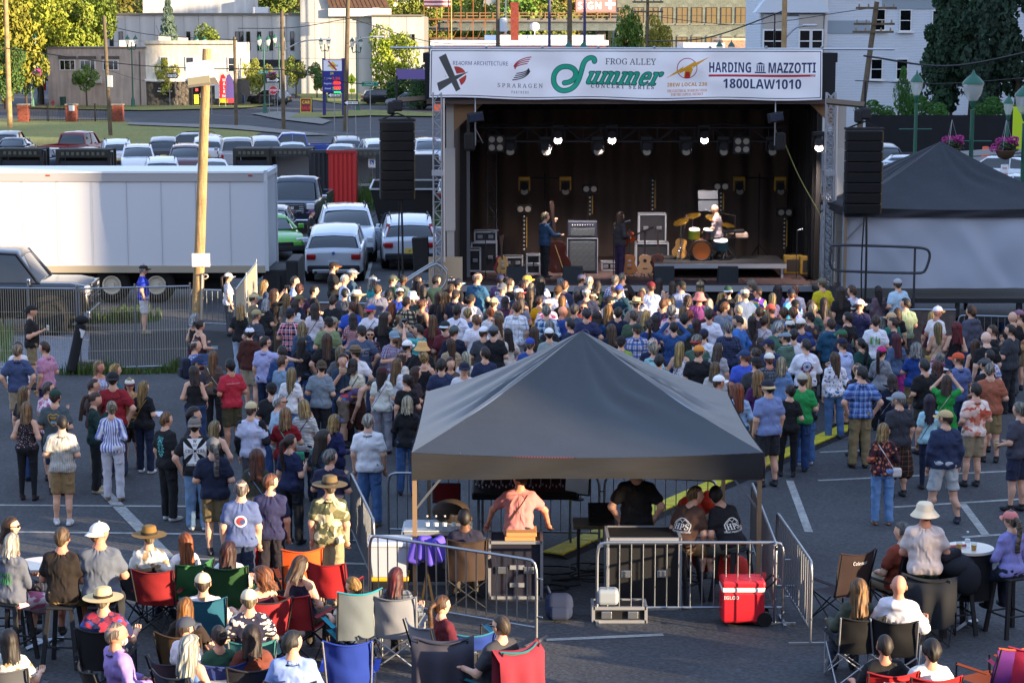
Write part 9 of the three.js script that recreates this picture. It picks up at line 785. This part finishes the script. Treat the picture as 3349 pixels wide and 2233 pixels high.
'6.39 -38.28 1.74 -23 M s2 near=1 h=fringe:8a6a54 t=tee:florD b=jean:222830 w=1.1|balding in dark floral shirt behind the blue plaid',
'8.88 -47.37 1.80 -14 M s5 near=1 h=short:2c2420 t=tee:8b9c82 b=short:4a4c54 w=1.06 yaw=-35|in sage tee and grey shorts near the stage ramp',
'8.67 -47.03 1.62 27 F s0 near=1 h=mid:5c3c22 t=tee:15151a yaw=-20 b=short:7a6a50|with brown hair in black tee beside the sage tee',
'9.31 -45.80 1.82 57 M s1 c=e6e6f2:c89a50 t=tee:ece4e0 sk=r b=jean:5a5040|in blue and white cap lit by the sun',
'9.34 -46.41 1.63 13 F s2 h=mid:d0ae6c t=tee:43141e hd=can:2a4a30:L b=short:7a6a50|with blond hair in maroon tee holding a can',
'9.09 -44.51 1.64 -0 F s1 near=1 h=long:9c8450 t=tank:c8a890 b=skirt:florP st=a07840:r:b08a4c sk=t|with long blond hair in strapless dress',
'9.40 -44.38 1.66 12 F s1 h=lcurl:86101c t=tank:15131a yaw=-35 b=jean:3a5478|with bright dark red hair in black top',
'10.03 -45.70 1.84 -34 M s2 near=1 h=curl:4c301a t=hood:4c5060 bd=3a281c b=jean:26406c|with sunlit brown hair in slate hoodie',
'9.51 -41.66 1.84 -15 M s0 near=1 w=1.16 h=none:000 t=tee:131519 sk=p b=jean:1c1e26|bald and pale in black tee',
'9.98 -43.30 1.75 -63 M s2 h=short:5a442e t=polo:16171c b=jean:4a4c54|with brown hair and glasses in black shirt',
'10.75 -44.85 1.82 -21 M s1 h=none:000 t=tee:15151a b=jean:4a4c54|bald in black near the right barrier',
'11.07 -45.57 1.77 -36 M s1 c=7c5a70 t=tee:b08a60 bd=3a2a20 h=buzz:3a2a20 yaw=-35 b=short:7a6a50|in purple cap at the right edge',
'10.21 -42.78 1.84 -44 M s6 near=1 w=1.08 h=buzz:33291f bd=6a5a4c t=tee:353941 b=jean:22242a|in charcoal tee with a hand at the chin',
'9.34 -41.85 1.66 -1 F s2 near=1 h=long:5a3c28 t=tank:3c1820 yaw=35 b=short:7a6a50|with long brown hair in maroon vest beside the bald man',
'7.94 -41.16 1.68 6 F s5 near=1 h=curly:9c9a94 t=tee:1d4086 b=short:7c6c4c w=1.08|with grey curls in blue tee',
'7.65 -38.52 1.78 -20 M s1 near=1 h=short:3a3a3c t=tee:141619 b=short:4a4438 w=1.08|with dark grey hair in black tee and shorts',
'8.20 -39.97 1.66 5 F s5 near=1 h=bun:8a8880 t=tee:e0dede b=short:7a6a50|with grey updo in white',
'8.01 -39.34 1.60 11 F s5 h=curly:5c2a18 t=tee:4a2c2c b=jean:5a5040|with auburn curls beside the white top',
'8.39 -39.16 1.80 -23 M s5 near=1 c=d2532e t=tee:5b6c9c collar=1 h=buzz:6a5444 w=1.1 yaw=-20 b=jean:3a5478|in red-orange cap and blue-grey shirt',
'9.28 -40.55 1.64 -24 F s2 near=1 h=short:2a2628 t=tee:vneP sung=1 b=short:7a6a50|with dark hair in blue and white pattern',
'8.81 -38.69 1.78 -32 M s1 near=1 fl=4a4c4e t=tee:16181c bd=3a2a20 h=buzz:2a201a b=short:7a6a50|in dark flat cap and black tee',
'8.72 -37.77 1.82 5 M s1 near=1 h=thin:8a8478 t=tee:a55f46 b=short:8a7650 w=1.1 yaw=20|with grey hair in salmon tee',
'4.45 -37.61 1.69 1 F s1 near=1 h=lcurl:a87a44 t=tee:471a52 b=short:7a6a50|with curly strawberry hair in purple tee',
'4.43 -35.70 1.86 -23 M s0 near=1 w=1.14 cb=1c2030:c8a878 bd=2a1e18 h=buzz:2a1e18 t=tee:7889b6 b=short:23252b sung=1|in slate blue tee with backward cap right of the tent',
'4.85 -36.51 1.63 1 F s2 near=1 h=bun:33221c t=tee:131317 b=legg:101116 yaw=-20|in black top with neon waistband and leggings',
'5.32 -37.53 1.68 -25 F s0 near=1 h=long:c6ab74 t=tee:141519 b=jean:4c74a8 sung=1 sh=d8d0d0 st=222:r:18181a yaw=35|with long blond hair and a black belt bag',
'5.13 -36.98 1.76 5 M s1 near=1 c=b0a898 t=tee:23904a h=buzz:5a4636 b=jean:26406c|in green tee and pale cap',
'6.83 -37.67 1.63 2 F s3 near=1 h=bob:43332a t=long:141c34 st=8a8a88 b=jean:1a1c24 yaw=-35|with brown bob in navy jacket',
'6.51 -34.89 1.78 -20 M s0 near=1 w=1.1 c=8a9298 bd=c8c4bc h=fringe:9a968c t=tee:33353d b=skirt:kilt yaw=-35|in grey cap and plaid kilt',
'7.15 -35.48 1.63 -7 F s2 near=1 h=wavy:251232 t=tee:a6d2dc b=legg:18203c st=3a2420 yaw=20|with long dark purple hair in aqua tee',
'7.79 -37.43 1.65 14 F s4 near=1 h=mid:4c3222 t=dress:188c38 b=none st=c0b8a8 hd=phone:20242a|in green dress taking a picture',
'7.92 -35.69 1.80 -17 M s1 near=1 h=short:332a22 t=tee:florR collar=1 b=short:98886c w=1.04|in red and white tropical shirt',
'6.88 -32.95 1.82 -7 M s9 near=1 w=1.14 c=c8ac78 h=buzz:4a3628 t=long:2c3654 b=short:b8bcbc sh=2c3444 yaw=-35|in navy long-sleeved top and pale shorts',
'5.89 -32.81 1.63 0 F s1 near=1 h=bob:b08c54 t=long:boho b=jean:6c93c4 st=e0dcd8:l:dcd4cc sh=a87a54 yaw=35|with blond bob in patterned jacket with a white handbag',
'8.25 -33.78 1.80 -34 M s1 near=1 w=1.08 h=bun:9a927e t=tee:42424e b=short:272d46 sh=1c1c20 hd=cup:x:L|in charcoal tee and navy shorts with grey topknot',
'3.96 -36.35 1.68 -3 F s1 near=1 h=wavy:a04c22 t=long:9ab2ce b=jean:26406c|with auburn hair in pale denim jacket at the tent corner',
'-6.44 -26.27 1.69 85 F b0 near=1 h=mid:4c3018 t=tee:8a6a50 sung=1 b=jean:222428|with brown hair at the left high table',
'-6.22 -25.45 1.67 19 F b0 near=1 h=bob:d4ccb8 t=hood:5c6270 b=skirt:florP pr=green|with white bob in grey hoodie on a stool',
'-5.54 -25.31 1.78 6 M b0 near=1 h=short:6c5438 t=tee:1e1611 b=short:9a8460 w=1.06 sk=r|in brown-black tee on a bar stool',
'-5.06 -25.33 1.84 -4 M b0 near=1 cb=ece6d8 h=buzz:8a6a50 t=tee:5a6270 w=1.16 sk=r yaw=35 b=jean:222428|in white cap and grey patterned shirt on a stool',
'-4.75 -27.02 1.78 17 M c1 near=1 wd=7a5c28 h=fringe:8a7a6a t=tee:florT ch=1c1c20 yaw=-35 b=jean:3a4a68|in olive sun hat and white leafy shirt',
'-4.39 -27.15 1.64 -39 F c0 near=1 h=wavy:9a5020 t=tee:dcdce4 ch=2f6a3c b=jean:3a4a68|with copper hair in white beside the green chair',
'-4.75 -24.02 1.78 3 M c0 near=1 wd=d8bc88 h=fringe:8a7a6a t=tee:florN w=1.06 ch=17171a/17171a/.95 b=jean:2a3448|in straw hat and dark floral shirt',
'-4.29 -22.41 1.80 59 M c1 near=1 h=fringe:9a8a80 bd=dcdcda t=long:9a80c0 w=1.12 collar=1 sk=r ch=17171a b=jean:4a4438|bald with white beard in lavender shirt',
'-5.52 -22.58 1.67 3 F c0 near=1 h=mid:241a16 t=tee:florT ch=55585e yaw=-35 b=jean:3a4a68|with dark hair in the lower left grey chair',
'-3.77 -23.91 1.66 12 F c0 near=1 h=wavy:9a6428 t=tee:2a1e18 ch=4a3418 b=jean:4a4438|with golden brown waves in the brown chair',
'-3.58 -22.78 1.74 44 M c1 near=1 c=3c424e h=buzz:5a4434 t=tee:e0d8dc ch=26262a b=jean:3a4a68|in slate cap and white tee in a dark chair',
'-3.46 -22.31 1.63 35 F c1 near=1 h=lcurl:dcdccc t=tank:5c86c8 w=1.1 ch=26303c b=jean:4a4438|with white curls in sky blue top',
'-3.70 -24.73 1.78 -5 M c0 near=1 c=e0cca8 h=buzz:5a4636 t=tee:d8d4d4 ch=14566e/0f4a60/1.12 b=jean:4a4438|in cream cap sunk in the teal chair',
'-3.66 -26.71 1.63 -0 F c0 near=1 h=lcurl:431a14 t=tee:e2dce2 ch=1f4a24/1f4a24/1.0 yaw=20 b=jean:2a3448|with dark auburn curls in the green chair',
'-2.61 -25.71 1.69 21 F c1 near=1 h=mid:573c22 t=tank:1c1c34 nod=20 ch=a8282c/8a1c24/.9 yaw=20 b=jean:4a4438|with straight brown hair in navy vest',
'-3.13 -25.35 1.65 -30 F c0 near=1 h=curly:8a4c1e t=tank:43142c w=1.12 ch=8c1a24/17171a yaw=-35 b=jean:4a4438|with sunlit curly updo in maroon vest',
'-3.07 -24.03 1.76 -10 M c0 near=1 c=e4d4b0 h=buzz:8a7a60 t=tee:florC ch=3c7a78/2c6a68/.8/1 b=jean:4a4438|in cream cap and dark floral shirt in a beach chair',
'-3.29 -22.75 1.66 -26 F c0 near=1 h=bun:38322e t=tee:2f5a46 ch=1c2f6a b=jean:222428|with dark greying bun in green tee',
'-2.87 -22.62 1.70 -6 F c1 near=1 h=mid:2c1c16 t=tee:6f3a2c w=1.08 ch=2a2a30 b=jean:222428|with dark hair in rust brown tee',
'-2.36 -22.10 1.80 1 M c1 near=1 h=short:2a2a2a t=long:8ca6e2 w=1.12 collar=1 ch=2a2a30 yaw=35 b=jean:222428|in light blue shirt at the bottom edge',
'-1.98 -25.27 1.50 -20 F c0 near=1 h=curl:b08440 t=tee:florC ch=6a747a/1a8a98/1.06 yaw=-35 b=jean:3a4a68|blond and slouching in the teal and grey chair',
'-1.39 -25.31 1.66 7 F c0 near=1 h=mid:641c22 t=long:plaidG ch=8a8e96/6a6e76/.98/1 yaw=20 b=jean:222428|with dark red hair in grey plaid',
'-0.77 -23.96 1.64 53 F c1 near=1 h=pony:6a4422 t=tee:571424 ch=8a8c92/6a6c74/.98 b=jean:222428|with sunlit ponytail in maroon tee',
'-0.19 -22.91 1.76 -44 M c0 near=1 h=buzz:4c3c2c t=tee:3a3a40 sung=1 w=1.05 ch=2a7a70/1a6a70/1.02/0////8c2a38 b=jean:4a4438|with cropped hair and sunglasses in the towel-draped chair',
'5.36 -26.61 1.80 11 M b0 near=1 w=1.14 bk=ecd9b8 h=fringe:6a5444 t=tee:d2c4be b=jean:143c2c sk=r yaw=-20|in cream bucket hat with a green blanket',
'5.14 -27.25 1.78 -29 M c1 near=1 h=short:77726a t=tee:8a3f2a w=1.06 b=short:9a8a70 ch=131418/131418/1.0 yaw=-20|with grey hair in rust tee',
'6.49 -26.69 1.68 -25 F b0 near=1 c=d98078 h=pony:8a7a64 t=long:8a88c4 b=jean:222838|in pink cap and lavender sweater on a stool',
'4.12 -24.69 1.67 -7 F c0 near=1 h=lcurl:8f6636 t=hood:43483a ch=101114/101114/.9/1 b=jean:2a3448|with curly golden hair in olive hoodie',
'4.62 -24.55 1.80 15 M c0 near=1 h=none:000 t=hood:dedde6 sk=r w=1.05 ch=101114/101114/.9/1 b=jean:222428|bald in white hoodie',
'4.05 -22.18 1.75 -4 M c0 near=1 h=buzz:33281f t=tee:131417 pr=jersey sk=r ch=c01c22/a0161c/1/0/DICK\'S/#d8ccc4/#8a1a1e b=jean:3a4a68|with cropped hair in black tee in a red chair',
'4.47 -22.02 1.73 -5 M c0 near=1 h=curl:221a16 t=tee:dcdcd8 ch=c01c22/a0161c/1/0/DICK\'S/#d8ccc4/#8a1a1e b=jean:3a4a68|with dark curls in the right red chair',
'-0.62 -28.07 1.78 -3 M c1 near=1 h=buzz:17120f t=tee:1c1c30 sk=d w=1.06 ch=3a2a20/2a1e18/1.02 b=jean:4a4438|at the sound desk in a brown folding chair',
'0.07 -28.72 1.80 -1 M bA near=1 h=buzz:4a3826 t=tee:c07c7a b=jean:1c2438 st=43241c sk=r w=1.05 yaw=-35|in pink tee working the mixing desk',
'1.76 -28.86 1.86 5 M s3 near=1 w=1.16 h=buzz:5a4636 t=tee:0f0f11 b=short:202a26|in black tee standing under the tent',
'2.32 -28.18 1.78 37 M b1 near=1 h=short:8a6a38 t=tee:4c3428 pr=hps b=short:8a6a44 yaw=35|in brown crew tee bent over a case',
'3.04 -28.21 1.78 -36 M b1 near=1 h=short:241a14 t=tee:17151a pr=hps b=short:5a5a50 sh=8a8a86 yaw=35|in black crew tee on a stool under the tent',
'-9.57 -54.35 1.80 72 M s3 c=1c1c1e h=short:c8c4bc t=polo:2338b0 b=short:d0d0d4 sh=8a8474|in royal blue polo and white shorts behind the fence']);
for(const a of[[0.89,-57.77,1.76,60,'M','sB',{near:1,hair:['curl','8a7a5c'],top:['long','24405c'],bot:['jean','17171a']},'person with tousled grey hair playing the double bass'],[2.94,-57.56,1.8,55,'M','sG',{near:1,hair:['long','5a3c22'],beard:'5a3c22',top:['long','3a3436'],bot:['jean','33203c']},'person with long hair and beard playing an orange guitar']]) addPerson(...a,dY);
addPerson(st(1652,-58.6),-58.65,1.78,-68,'M','d0',{near:1,hair:['none'],beard:'8a7464',top:['tee','a8989a'],bot:['jean','1a1a1e'],shoe:'d8d8d8',nod:22},'bald person in grey shirt playing drums',dY+.4);
addPerson(-6.89,-72.27,1.75,75,'M','s1',{near:1,hat:['capb','5a3a5c'],hair:['buzz','3a2a22'],top:['tee','17181c'],bot:['jean','1c1c20']},'person in black tee standing by the open van door');
renderer.render(scene,camera);
